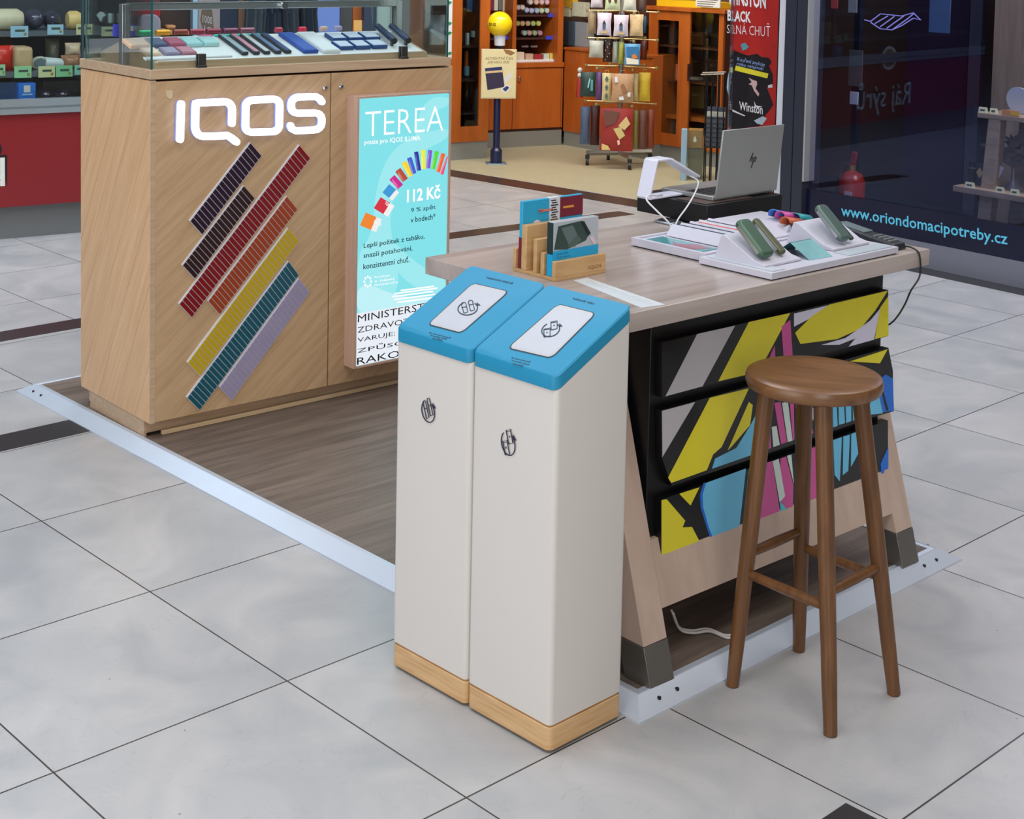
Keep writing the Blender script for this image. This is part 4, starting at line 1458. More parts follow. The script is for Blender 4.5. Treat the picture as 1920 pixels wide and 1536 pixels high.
for i in range(5):
    for j in range(12):
        keys.box(lx0 + .014 + j * (lx1 - lx0 - .028) / 12, lx0 + .014 + (j + .82) * (lx1 - lx0 - .028) / 12, .59 + i * .018, .604 + i * .018, ZL + .012, ZL + .0135)
keys.build('keys', M((40, 40, 44), .5), lp)
zt = TF.fy(1345, 245, .545)[2]
ld = MB().hexa([(lx0, .556, ZL + .006), (lx1, .556, ZL + .006), (lx1, .562, ZL + .006), (lx0, .562, ZL + .006)], [(lx0, .535, zt), (lx1, .535, zt), (lx1, .541, zt), (lx0, .541, zt)]).build('lid', SIL, lp, bevel=.002)
HLp = homog([(1340, 371), (1452, 358), (1457, 237), (1345, 245)], [(0, 0), (1, 0), (1, 1), (0, 1)])


def lpq(px, py):
    u, v = HLp(px, py)
    return (lx0 + u * (lx1 - lx0), .5553 - .021 * v, ZL + .006 + v * (zt - ZL - .006))


lg = MB()
for path in ([(1402.6, 287.5), (1397.5, 303.5)], [(1398.6, 299), (1399.8, 296), (1402.2, 295), (1402.6, 297), (1400.8, 303.5)], [(1406.2, 294.5), (1401.0, 315)], [(1405.6, 297), (1408.6, 295), (1409.2, 297), (1407.2, 303), (1404.4, 304)]):
    stroke3(lg, path, 1.7, lpq)
lg.build('logo', M((36, 38, 42), .3), ld)
# white device holder on the deck (bent profile) and cables
an = thing('white_angle_stand', 'white bent security stand on the black box left of the laptop', 'stand', TF, off=(.9, .7, ZL))
yp = .70
prof = [TF.fy(px, py, yp) for px, py in ((1280, 361), (1210, 350), (1224, 300), (1250, 297), (1303, 330))]
mb = MB()
for i in range(len(prof) - 1):
    a, b_ = prof[i], prof[i + 1]
    if i == 0:
        a, b_ = (a[0], yp, ZL + .003), (b_[0], yp, ZL + .003)
    if i == 1:
        a = (a[0], yp, ZL + .003)
    d = Vector((b_[0] - a[0], 0, b_[2] - a[2])).normalized()
    n_ = Vector((-d.z, 0, d.x)) * .0035
    mb.hexa([(a[0] - n_.x, yp - .02, a[2] - n_.z), (a[0] + n_.x, yp - .02, a[2] + n_.z), (a[0] + n_.x, yp + .03, a[2] + n_.z), (a[0] - n_.x, yp + .03, a[2] - n_.z)],
            [(b_[0] - n_.x, yp - .02, b_[2] - n_.z), (b_[0] + n_.x, yp - .02, b_[2] + n_.z), (b_[0] + n_.x, yp + .03, b_[2] + n_.z), (b_[0] - n_.x, yp + .03, b_[2] - n_.z)])
mb.build('bent_plate', M((224, 224, 240), .3), an, bevel=.002)
ctip = TF.fy(1303, 330, yp - .02)
pth = [(ctip[0] - .01, yp - .008, ctip[2])] + [TF.fy(px, py, y_) for px, py, y_ in ((1309, 340, .66), (1303, 362, .56), (1288, 388, .53), (1271, 412, .525), (1262, 424, .525))]
pth[-1] = (pth[-1][0], pth[-1][1], Z + .005)
MB().tube(smooth_path(pth), .0022, 8).build('cable', M((225, 225, 228), .4), an, smooth=True)
cl = thing('cable_with_plug', 'white looped cable with a flat plug leaning against the black box', 'cable', TF, off=(.8, .6, Z))
pth = [TF.fy(px, py, y_) for px, py, y_ in ((1232, 366, .62), (1216, 367, .61), (1213, 376, .60), (1232, 396, .57), (1256, 420, .54), (1262, 426, .53))]
pth[-1] = (pth[-1][0], pth[-1][1], Z + .004)
MB().tube(smooth_path(pth), .0024, 8).build('cord', M((222, 222, 225), .4), cl, smooth=True)
e0 = pth[0]
MB().box(e0[0] - .006, e0[0] + .018, e0[1] - .006, e0[1] + .004, e0[2] - .004, e0[2] + .004).build('plug', M((200, 205, 215), .3), cl, bevel=.002)
pm = TF.z(1258, 418, Z)
pk_ = thing('phone_mount', 'small silver and black clamp lying at the far edge of the counter', 'clamp', TF, off=(pm[0], pm[1], Z))
MB().box(pm[0] - .035, pm[0] + .02, pm[1] - .03, pm[1] + .035, Z + .0005, Z + .007).build('base_plate', M((170, 180, 186), .25, .7), pk_, bevel=.003)
MB().box(pm[0] - .026, pm[0] + .012, pm[1] - .018, pm[1] + .026, Z + .007, Z + .011).build('rubber_pad', M((40, 40, 44), .5), pk_, bevel=.002)
# white cable under the counter
P = [TF.z(1262, 1150, .12), TF.z(1275, 1180, .05), TF.z(1300, 1187, .034), TF.z(1330, 1184, .033), TF.z(1362, 1196, .0315), TF.z(1380, 1194, .0315)]
o = MB().tube(smooth_path(P), .0032, 8).tube([tuple(np.array(p) + np.array([.004, .008, .002])) for p in smooth_path(P)], .0028, 8).build('floor_cable', M((216, 210, 206), .4), fr=TF, off=(P[3][0], P[3][1], DH), smooth=True)
tag(o, 'pair of white cables trailing on the platform under the counter', 'cable')

# ================================================================== STOOL
SC = (.742, 3.2)
SF = Fr(SC[0], SC[1], 0)
ST = wood('walnut_stool', (132, 92, 58), (94, 62, 36), (0, 0, math.radians(20)), (4, 30, 30), 0.32)
STL = wood('walnut_stool_legs', (120, 80, 46), (88, 56, 28), (0, 0, 0), (40, 40, 3), 0.35)
stool = thing('bar_stool', 'brown wooden bar stool with a round seat standing in front of the painted drawers', 'stool', SF)
zt_, r_ = .722, .1495
SO = (-.022, .004)                             # the seat sits slightly off the centre of the feet
MB().lathe([(.09, zt_ - .034), (r_ - .012, zt_ - .034), (r_ - .003, zt_ - .030), (r_, zt_ - .022), (r_, zt_ - .012), (r_ - .003, zt_ - .004), (r_ - .012, zt_ - .0002), (r_ - .03, zt_ - .001), (.10, zt_ - .003), (.04, zt_ - .0045), (.01, zt_ - .005)], 56, SO[0], SO[1]).build('seat', ST, stool, smooth=True)
feet = [(.563, 3.214), (.748, 3.388), (.738, 3.012), (.92, 3.19)]
tops = []
for i, (fx_, fy_) in enumerate(feet):
    dx, dy = fx_ - SC[0], fy_ - SC[1]
    tp = (dx * .56 + SO[0], dy * .56 + SO[1])
    tops.append((tp, (dx, dy)))
    MB().tube([(dx, dy, 0.0), (dx * .998, dy * .998, .002), (dx + (tp[0] - dx) * .16, dy + (tp[1] - dy) * .16, .11), (dx + (tp[0] - dx) * .52, dy + (tp[1] - dy) * .52, .36), (tp[0], tp[1], zt_ - .033)], [.0125, .0145, .0165, .0185, .0185], 18).build('leg', STL, stool, smooth=True)


def lp_(i, z):
    t = z / (zt_ - .033)
    tp, ft = tops[i]
    return (ft[0] + (tp[0] - ft[0]) * t, ft[1] + (tp[1] - ft[1]) * t, z)


for a, b_, z in ((0, 2, .262), (2, 3, .292), (0, 1, .305), (1, 3, .265)):
    p, q = np.array(lp_(a, z)), np.array(lp_(b_, z))
    MB().tube([p, p + .15 * (q - p), p + .5 * (q - p), p + .85 * (q - p), q], [.0085, .0105, .0115, .0105, .0085], 14).build('stretcher', STL, stool, smooth=True)

# ================================================================== BACKGROUND SHOPS
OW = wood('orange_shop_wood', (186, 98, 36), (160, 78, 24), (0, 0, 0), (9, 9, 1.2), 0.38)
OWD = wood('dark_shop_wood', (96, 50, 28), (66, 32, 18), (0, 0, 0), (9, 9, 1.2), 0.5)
GREYP = M((150, 150, 146), .35, .4)
TOPZ = 2.75


def px_box(F, x0, y0, x1, y1, ya, yb, yref=None):
    """box whose front face (at local y = ya) covers the photographed rectangle"""
    X0_, X1_, Z0_, Z1_ = F.rect(x0, y0, x1, y1, ya if yref is None else yref)
    return X0_, X1_, ya, yb, max(Z0_, 0.0), Z1_


def mbox(F, *a):
    return MB().box(*px_box(F, *a))


def item(F, nm, label, cat, rect, y, d, m, group=None, bevel=.002, zmin=None):
    x0, x1, z0, z1 = F.rect(*rect, y)
    if zmin is not None:
        z0 = zmin
    o = MB().box(x0, x1, y, y + d, z0, z1).build(nm, m, fr=F, off=((x0 + x1) / 2, y, z0), bevel=bevel)
    return tag(o, label, cat, group), (x0, x1, z0, z1)


def sub(mb, nm, m, par, F, off, **k):
    o = mb.build(nm, m, None, off=off, **k)
    o.parent = par
    OFFS[o.name] = off
    return o


def pxflat(F, pts, y):
    return [F.fy(px, py, y) for px, py in pts]


# ---- tall glass-door cabinet at the left of the tobacco shop
T1 = Fr.between(at(838, 302), at(915, 297))
c = thing('tall_glass_cabinet', 'tall orange wood cabinet with one narrow glass door just right of the screen', 'cabinet', T1, off=(.15, .15, 0))
X0_, X1_, Z0_, Z1_ = T1.rect(838, 266, 915, 237)
zp = T1.rect(838, 266, 915, 303)[3]
xa, xb = T1.fy(864, 200)[0], T1.fy(898, 200)[0]
zr = T1.fy(880, 237)[2]
MB().box(X0_, X1_, .01, .4, 0, zp - .002).build('steel_plinth', GREYP, c)
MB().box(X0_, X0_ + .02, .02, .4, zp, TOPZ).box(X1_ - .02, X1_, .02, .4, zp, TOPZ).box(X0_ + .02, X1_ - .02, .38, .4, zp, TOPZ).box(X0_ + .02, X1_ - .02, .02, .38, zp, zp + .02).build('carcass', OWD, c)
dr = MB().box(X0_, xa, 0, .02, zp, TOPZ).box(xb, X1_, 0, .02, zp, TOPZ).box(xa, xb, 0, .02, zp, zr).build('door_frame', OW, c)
MB().box(xa, xb, .008, .012, zr, TOPZ).build('door_glass', GLASS, dr)
for py in (84, 146, 207):
    z = T1.fy(880, py, .2)[2]
    MB().box(X0_ + .02, X1_ - .02, .05, .38, z - .012, z).build('shelf', M((40, 24, 18), .4), c)
for i, (rc, col, lb) in enumerate((((876, 0, 886, 22), (60, 84, 120), 'blue book with a white spine in the top of the tall glass cabinet'), ((887, -6, 896, 22), (30, 40, 60), 'dark blue book in the top of the tall glass cabinet'),
                                   ((876, 62, 880, 84), (170, 190, 196), 'pale pipe stand on the upper shelf of the tall glass cabinet'), ((886, 58, 893, 70), (150, 170, 170), 'small grey tin on the upper shelf of the tall glass cabinet'),
                                   ((874, 96, 878, 124), (220, 120, 60), 'orange stick standing in the middle of the tall glass cabinet'), ((873, 124, 880, 142), (120, 168, 190), 'light blue lighter on the middle shelf of the tall glass cabinet'),
                                   ((867, 141, 895, 149), (18, 16, 18), 'flat black tray on the middle shelf of the tall glass cabinet'), ((886, 194, 891, 206), (24, 18, 18), 'small black pipe on the lowest shelf of the tall glass cabinet'))):
    item(T1, 'shelf_item', lb, 'shop item', rc, .2, .03, M(col, .4), 'goods in the tall glass cabinet')

# ---- corner shelf cabinet
T2 = Fr.between(at(915, 279), at(1055, 272))
c = thing('corner_shelf_cabinet', 'orange wood wall cabinet with closed doors below and open shelves above, in the shop corner', 'cabinet', T2, off=(.3, .2, 0))
x0, x1, _, _ = T2.rect(905, 150, 1056, 160)
zpl, zdr, zwk = T2.fy(985, 246)[2], T2.fy(985, 127)[2], T2.fy(985, 118)[2]
MB().box(x0, x1, .01, .45, 0, zpl - .002).build('steel_plinth', GREYP, c)
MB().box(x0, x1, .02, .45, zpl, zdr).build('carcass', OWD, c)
xs = [x0, T2.fy(961, 190)[0], T2.fy(1052, 190)[0], x1]
for i in range(3):
    d_ = MB().box(xs[i] + .002, xs[i + 1] - .002, 0, .019, zpl + .02, zdr - .004).build('door_panel', OW, c, bevel=.002)
    if i == 1:
        h = T2.fy(974, 148, -.01)
        MB().box(h[0] - .008, h[0] + .008, -.02, 0, h[2] - .02, h[2] + .02).build('handle', CHROME, d_, bevel=.004)
MB().box(x0, x1, -.012, .45, zdr, zwk).build('worktop', OW, c, bevel=.002)
MB().box(x0, x1, .44, .46, zwk, TOPZ).build('back_wall', OWD, c)
xq = [T2.fy(p, 60)[0] for p in (914, 961, 968, 1046, 1056)]
MB().box(xq[1], xq[2], 0, .44, zwk, TOPZ).box(xq[3], xq[4], 0, .44, zwk, TOPZ).build('upright', OW, c)
for py in (28, 71, -30):
    z = T2.fy(1000, py, .1)[2]
    s_ = MB().box(xq[0], xq[1], .1, .44, z - .014, z).box(xq[2], xq[3], .1, .44, z - .014, z).build('shelf', M((70, 44, 40), .4), c)
for (a, b_, py) in ((1028, 1043, 28), (1024, 1043, 70), (948, 956, 70), (952, 956, 28)):
    p = T2.fy(a, py, .095)
    q = T2.fy(b_, py, .095)
    MB().box(p[0], q[0], .09, .098, p[2] - .018, p[2] + .012).build('price_strip', E((70, 80, 236), .5), c)


def jar(F, px, py, r, y, col, label, group):
    p = F.fy(px, py, y)
    o = MB().tube([(p[0], y, p[2]), (p[0], y + .03, p[2])], [r, r], 16).build('tobacco_tin', M(tuple(q * .8 for q in col), .4), fr=F, off=(p[0], y, p[2] - r), smooth=True)
    tag(o, label, 'tin', group)
    k = MB().tube([(p[0], y - .004, p[2]), (p[0], y - .0005, p[2])], [r * .78, r * .8], 16).build('lid_label', M(col, .4), None, off=(p[0], y, p[2] - r))
    k.parent = o


rows = [('top row', 3, [(995, 4), (1006, 4), (1016, 4), (1026, 4)], (200, 196, 180)),
        ('upper shelf, silver pair', 0, [(972, 14), (980, 14)], (190, 180, 186)),
        ('upper shelf', 0, [(988, 19), (997, 20), (1007, 20), (1016, 20), (1026, 20)], (172, 190, 190)),
        ('middle shelf', 0, [(971, 44), (980, 44), (990, 44), (1000, 44), (1010, 44)], (170, 160, 110)),
        ('lower shelf', 0, [(984, 62), (993, 62), (1003, 62), (1013, 62)], (160, 150, 140))]
for nm_, _, pts, col in rows:
    for i, (px, py) in enumerate(pts):
        cv = tuple(min(255, max(0, q + random.randint(-22, 22))) for q in col)
        jar(T2, px, py, .0225, .14, cv, 'round tin on the %s of the corner cabinet, %s from left' % (nm_.split(',')[0], ('first', 'second', 'third', 'fourth', 'fifth')[i]) if 'pair' not in nm_ else '%s silver round tin at the far left of the upper shelf' % ('outer', 'inner')[i], 'round tins in the corner cabinet')
item(T2, 'white_tray', 'long white tray of small goods on the corner cabinet worktop', 'tray', (968, 112, 1042, 118), .06, .12, WHITE, zmin=zwk)
for rc, col, lb in (((968, 98, 983, 112), (220, 200, 180), 'bundle of pale pipe cleaners in the white tray'), ((986, 101, 1000, 112), (196, 164, 140), 'beige small box in the white tray'), ((1002, 102, 1018, 112), (160, 50, 56), 'red small box in the white tray'), ((1020, 101, 1030, 112), (200, 208, 196), 'pale green small box in the white tray'), ((1031, 100, 1041, 112), (214, 196, 90), 'yellow small box in the white tray')):
    item(T2, 'small_box', lb, 'box', rc, .08, .06, M(col, .4, var=.2, scale=80), 'small boxes in the white tray')
for i, rc in enumerate(((918, -6, 926, 20), (927, -6, 934, 20), (935, -6, 942, 20), (943, -4, 950, 22))):
    item(T2, 'leaning_pack', 'pack leaning on the shelf above the yellow balloon, %s in colour' % ('wine red', 'cream', 'olive grey', 'pale rose')[i], 'pack', rc, .15, .02, M(((130, 50, 66), (214, 210, 200), (110, 116, 104), (214, 188, 176))[i], .4), 'leaning packs above the balloon')
for i, px in enumerate((984, 1001)):
    p = T2.fy(px, 87, .2)
    tag(MB().tube([(p[0] - .03, .2, p[2]), (p[0] + .03, .2, p[2])], [.008, .010], 10).build('pipe', M((200, 186, 180), .3), fr=T2, off=(p[0], .2, p[2]), smooth=True), 'white pipe mouthpiece hanging above the white tray, %s one' % ('left', 'right')[i], 'pipe')

# ---- right wall cabinet behind the rack
T3 = Fr.between(at(1055, 272), at(1215, 300))
c = thing('low_wall_cabinet', 'orange wood low cabinet and shelf wall behind the revolving gift bag rack', 'cabinet', T3, off=(.4, .2, 0))
x0, x1 = 0.0, T3.fy(1222, 200)[0]
zpl, zwk = T3.fy(1080, 249)[2], T3.fy(1080, 90)[2]
MB().box(x0, x1, .01, .45, 0, zpl - .002).build('steel_plinth', GREYP, c)
MB().box(x0, x1, 0, .45, zpl, zwk - .02).build('carcass', OW, c)
MB().box(x0, x1, -.012, .45, zwk - .02, zwk).build('worktop', OW, c, bevel=.002)
MB().box(x0, x1, .44, .46, zwk, TOPZ).build('back_wall', OWD, c)
z = T3.fy(1075, 33, .15)[2]
MB().box(x0 + .04, x1, .15, .44, z - .016, z).build('shelf', M((60, 40, 34), .4), c)
for rc, col, lb in (((1051, -4, 1074, 16), (226, 176, 50), 'yellow and red pouch on the upper shelf beside the rack'), ((1050, 12, 1068, 31), (206, 206, 176), 'cream pouch lying under the yellow pouch'), ((1072, 4, 1096, 31), (206, 204, 180), 'cream printed pouch on the upper shelf beside the rack')):
    item(T3, 'tobacco_pouch', lb, 'pouch', rc, .18, .06, M(col, .4, var=.3, scale=60), 'pouches on the upper shelf')
for rc, col, lb in (((1051, 40, 1066, 85), (60, 60, 66), 'dark jar with brown contents on the low cabinet'), ((1078, 42, 1101, 90), (150, 152, 158), 'grey patterned paper bag on the low cabinet'), ((1066, 40, 1077, 86), (70, 84, 100), 'slate blue bag between the jar and the grey bag')):
    o, q = item(T3, 'counter_bag', lb, 'bag' if 'bag' in lb else 'jar', rc, .16, .08, M(col, .4, var=.15, scale=40), None, zmin=zwk)

# ---- glass-door cabinet right of the rack
T4 = Fr.between(at(1218, 296), at(1360, 318))
c = thing('glass_door_cabinet', 'orange wood cabinet with two glass doors right of the revolving rack', 'cabinet', T4, off=(.3, .2, 0))
xs = [T4.fy(p, 150)[0] for p in (1214, 1230, 1270, 1291, 1345, 1354)]
zt = T4.fy(1280, 14)[2]
zg1, zg0 = T4.fy(1250, 38)[2], T4.fy(1250, 250)[2]
zpl = T4.fy(1260, 274)[2]
MB().box(xs[0], xs[5], .02, .5, 0, zpl - .002).build('steel_plinth', GREYP, c)
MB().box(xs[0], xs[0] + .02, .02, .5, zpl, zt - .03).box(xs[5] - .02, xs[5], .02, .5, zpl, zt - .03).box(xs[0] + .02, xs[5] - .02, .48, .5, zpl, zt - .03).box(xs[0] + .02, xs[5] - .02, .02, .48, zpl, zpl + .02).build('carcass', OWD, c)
MB().box(xs[0] - .02, xs[5] + .02, -.02, .5, zt - .03, zt).build('top_board', OW, c, bevel=.002)
d1 = MB().box(xs[0], xs[1], 0, .02, zpl, zt - .03).box(xs[2], xs[3], 0, .02, zpl, zt - .03).box(xs[1], xs[2], 0, .02, zg1, zt - .03).box(xs[1], xs[2], 0, .02, zpl, zg0).build('door_frame', OW, c)
MB().box(xs[1], xs[2], .008, .012, zg0, zg1).build('door_glass', GLASS, d1)
MB().box(xs[2] - .012, xs[2], -.02, -.001, T4.fy(1270, 150)[2], T4.fy(1270, 120)[2]).build('handle', CHROME, d1)
d2 = MB().box(xs[4], xs[5], 0, .02, zpl, zt - .03).box(xs[3], xs[4], 0, .02, zpl, zg0 + .02).build('door_frame', OW, c)
MB().box(xs[3], xs[4], .008, .012, zg0 + .02, zt - .035).build('door_glass', GLASS, d2)
MB().box(xs[3] + .001, xs[3] + .012, -.02, -.001, T4.fy(1295, 152)[2], T4.fy(1295, 120)[2]).build('handle', CHROME, d2)
for py in (84, 148, 213):
    z = T4.fy(1280, py, .2)[2]
    MB().box(xs[0] + .02, xs[5] - .02, .06, .48, z - (.014 if py < 200 else .03), z).build('shelf', OWD if py < 200 else OW, c)
for rc, col, lb in (((1232, 50, 1262, 100), (120, 120, 110), 'grey bag with a black ring emblem in the glass-door cabinet'), ((1250, 112, 1261, 148), (196, 198, 190), 'white bottle with a blue label in the glass-door cabinet'), ((1296, 60, 1318, 84), (130, 80, 40), 'brown box on the upper right shelf of the glass-door cabinet'),
                    ((1296, 90, 1318, 110), (60, 50, 54), 'dark crumpled pouch behind the right glass door'), ((1294, 145, 1310, 152), (200, 190, 180), 'white lighter pack on the middle right shelf'), ((1296, 160, 1320, 203), (96, 84, 40), 'olive cardboard box in the lower part of the glass-door cabinet')):
    item(T4, 'shelf_item', lb, 'shop item', rc, .22, .06, M(col, .4, var=.12), 'goods in the glass-door cabinet')
o, q = item(T4, 'yellow_box', 'long yellow display box on top of the glass-door cabinet', 'box', (1231, 2, 1342, 11), .04, .2, M((236, 190, 30), .35), zmin=zt)
o, q = item(T4, 'printed_sign', 'white printed sign on top of the glass-door cabinet', 'sign', (1304, -6, 1350, 14), -.03, .012, M((226, 222, 214), .4))
tt = MB()
for i in range(4):
    p = T4.fy(1307, -2 + i * 4, -.032)
    p2 = T4.fy(1346 - i * 3, 0 + i * 4, -.032)
    tt.box(p[0], p2[0], -.0315, -.0305, p[2] - .004, p[2])
sub(tt, 'printed_lines', M((70, 50, 50), .5), o, T4, ((q[0] + q[1]) / 2, -.03, q[2]))

# shop shell
BKW = M((92, 66, 50), .6)
MB().box(-3.2, 1.2, .47, .55, 0, 3.3).build('wall_back', BKW, fr=T2)['kind'] = 'structure'
MB().box(-.2, 6, .47, .55, 0, 3.3).build('wall_right', BKW, fr=T3)['kind'] = 'structure'
MB().box(-9, 14, -7, 20, 4.7, 4.8).build('ceiling', M((214, 214, 214), .8), fr=FT)['kind'] = 'structure'
MB().box(-9, 14, 18.9, 19, 0, 4.7).build('wall_far', M((120, 116, 112), .7), fr=FT)['kind'] = 'structure'
MB().box(-9, -8.9, -7, 19, 0, 4.7).build('wall_left', M((150, 148, 146), .7), fr=FT)['kind'] = 'structure'
MB().box(-9, 14, -7.1, -7, 0, 4.7).build('wall_front', M((150, 146, 142), .7), fr=FT)['kind'] = 'structure'
MB().box(14, 14.1, -7, 19, 0, 4.7).build('wall_east', M((60, 60, 74), .7), fr=FT)['kind'] = 'structure'

# ---- poster stand with balloon
SP = at(930, 307)
PSF = Fr(SP[0], SP[1], 8)
st = thing('poster_stand', 'navy blue pole stand holding a framed Advent poster in front of the shop', 'poster stand', PSF)
MB().box(-.075, .075, -.06, .06, 0, .008).build('base_plate', M((120, 150, 170), .3, .6), st, bevel=.003)
z1 = PSF.fy(930, 277)[2]
MB().lathe([(.045, .008), (.045, z1 - .02), (.030, z1)], 20).build('pole_collar', M((20, 30, 66), .35), st, smooth=True)
z2 = PSF.fy(930, 90)[2]
MB().lathe([(.026, z1), (.026, z2)], 18).build('pole', M((20, 30, 66), .35), st, smooth=True)
x0, x1, z0, z3 = PSF.rect(902, 92, 968, 185, -.04)
fr_ = MB().box(x0, x1, -.045, -.029, z0, z3).build('poster_frame', M((206, 190, 150), .4), st, bevel=.002)
ps = MB().box(x0 + .008, x1 - .008, -.047, -.0452, z0 + .008, z3 - .008).build('poster', M((212, 198, 152), .5, var=.06, scale=8), fr_)


def prx(pts, col, k, nm='picture_shape', par=None):
    P_ = [PSF.fy(a, b_, -.047) for a, b_ in pts]
    MB().prism([(p[0], p[2]) for p in P_], lambda u, v, d: (u, d, v), -.047 - .0006 * k, -.0468 - .0006 * (k - 1)).build(nm, M(col, .5, var=.12, scale=60), par or ps)


prx([(910, 136), (942, 132), (946, 163), (914, 169)], (46, 36, 62), 1)
prx([(909, 128), (941, 125), (942, 132), (910, 136)], (36, 40, 90), 1)
prx([(908, 134), (944, 131), (945, 135), (909, 138)], (206, 176, 130), 2)
prx([(944, 148), (958, 134), (960, 144), (948, 156)], (206, 200, 200), 1)
prx([(938, 168), (950, 158), (958, 163), (948, 176)], (214, 212, 216), 2)
prx([(942, 167), (950, 161), (955, 164), (948, 172)], (40, 54, 100), 3)
prx([(944, 92), (956, 94), (966, 99), (958, 104), (948, 100)], (140, 96, 60), 2, 'bow')
tt = MB()
add_text(tt, 'ADVENTNÍ ČAS', [PSF.fy(910, 112, -.0478), PSF.fy(962, 112, -.0478), PSF.fy(962, 105, -.0478), PSF.fy(910, 105, -.0478)])
add_text(tt, 'plný voní a chutí', [PSF.fy(914, 121, -.0478), PSF.fy(956, 121, -.0478), PSF.fy(956, 113, -.0478), PSF.fy(914, 113, -.0478)], shear=.4)
tt.build('printed_text', M((120, 96, 56), .5), ps)
b0 = PSF.fy(937, 82)
zc = z3
cup = thing('balloon_cup', 'white cup with a dark foot holding the yellow balloon on top of the poster stand', 'cup', PSF, off=(b0[0], 0, z2))
rr = abs(PSF.fy(948, 70)[0] - PSF.fy(926, 70)[0]) / 2
MB().lathe([(rr * .5, z2 + .002), (rr * .8, z2 + .02)], 18, b0[0]).build('cup_foot', M((30, 34, 60), .4), cup, smooth=True)
zt2 = PSF.fy(937, 66)[2]
MB().lathe([(rr * .9, z2 + .02), (rr, zt2)], 20, b0[0]).build('cup_body', M((206, 206, 214), .35), cup, smooth=True)
bc = PSF.fy(937, 45)
br_ = abs(PSF.fy(960.5, 45)[0] - PSF.fy(913.5, 45)[0]) / 2
bal = MB().lathe([(br_ * .02, bc[2] - br_ * 1.02), (br_ * .38, bc[2] - br_ * .95)] + [(br_ * math.cos(a), bc[2] + br_ * math.sin(a)) for a in [math.radians(q) for q in range(-60, 90, 10)]] + [(.001, bc[2] + br_)], 30, bc[0], 0).build('balloon', M((246, 208, 20), .22, var=.01, coat=.3), fr=PSF, off=(bc[0], 0, bc[2] - br_), smooth=True)
tag(bal, 'shiny yellow round balloon on top of the poster stand', 'balloon')
tt = MB()
tt.box(bc[0] - br_ * .99, bc[0] - br_ * .62, -br_ * .74, -br_ * .70, bc[2] - .012, bc[2] + .010)
add = MB()
add_text(add, 'DNES', [(bc[0] - br_ * .93, -br_ * .50, bc[2] - .012), (bc[0] - br_ * .45, -br_ * .93, bc[2] - .012), (bc[0] - br_ * .45, -br_ * .93, bc[2] + .012), (bc[0] - br_ * .93, -br_ * .50, bc[2] + .012)], bold=.02)
k_ = add.build('printed_text', M((20, 18, 16), .5), None, off=(bc[0], 0, bc[2] - br_))
k_.parent = bal

# ---- revolving rack with gift bags
RP = at(1160, 309)
RF_ = Fr(RP[0], RP[1], -6)
rk = thing('revolving_rack', 'revolving metal rack on castors, hung with gift bags', 'rack', RF_)
RM = M((168, 166, 160), .35, .6)
MB().lathe([(.018, .09), (.018, 2.4)], 14).build('centre_pole', RM, rk, smooth=True)
for i, a in enumerate((0, 90, 180, 270)):
    ca, sa = math.cos(math.radians(a + 20)), math.sin(math.radians(a + 20))
    arm = MB().tube([(.01 * ca, .01 * sa, .095), (.26 * ca, .26 * sa, .095)], [.02, .02], 4).build('base_arm', RM, rk)
    cs2 = MB().tube([(.25 * ca - .012, .25 * sa, .028), (.25 * ca + .012, .25 * sa, .028)], [.028, .028], 14).box(.25 * ca - .016, .25 * ca + .016, .25 * sa - .012, .25 * sa + .012, .05, .078)
    cs2.build('castor', M((26, 24, 24), .5), rk)
for py in (72, 124, 191, 20):
    z = RF_.fy(1160, py, 0)[2]
    for a in (-10, 50, 110, 170, 230, 290):
        ca, sa = math.cos(math.radians(a)), math.sin(math.radians(a))
        MB().tube([(.018 * ca, .018 * sa, z), (.27 * ca, .27 * sa, z - .004)], [.005, .005], 6).ball((.27 * ca, .27 * sa, z - .004), .013, 8).build('hook_rail', M((190, 170, 120), .3, .6), rk, smooth=True)
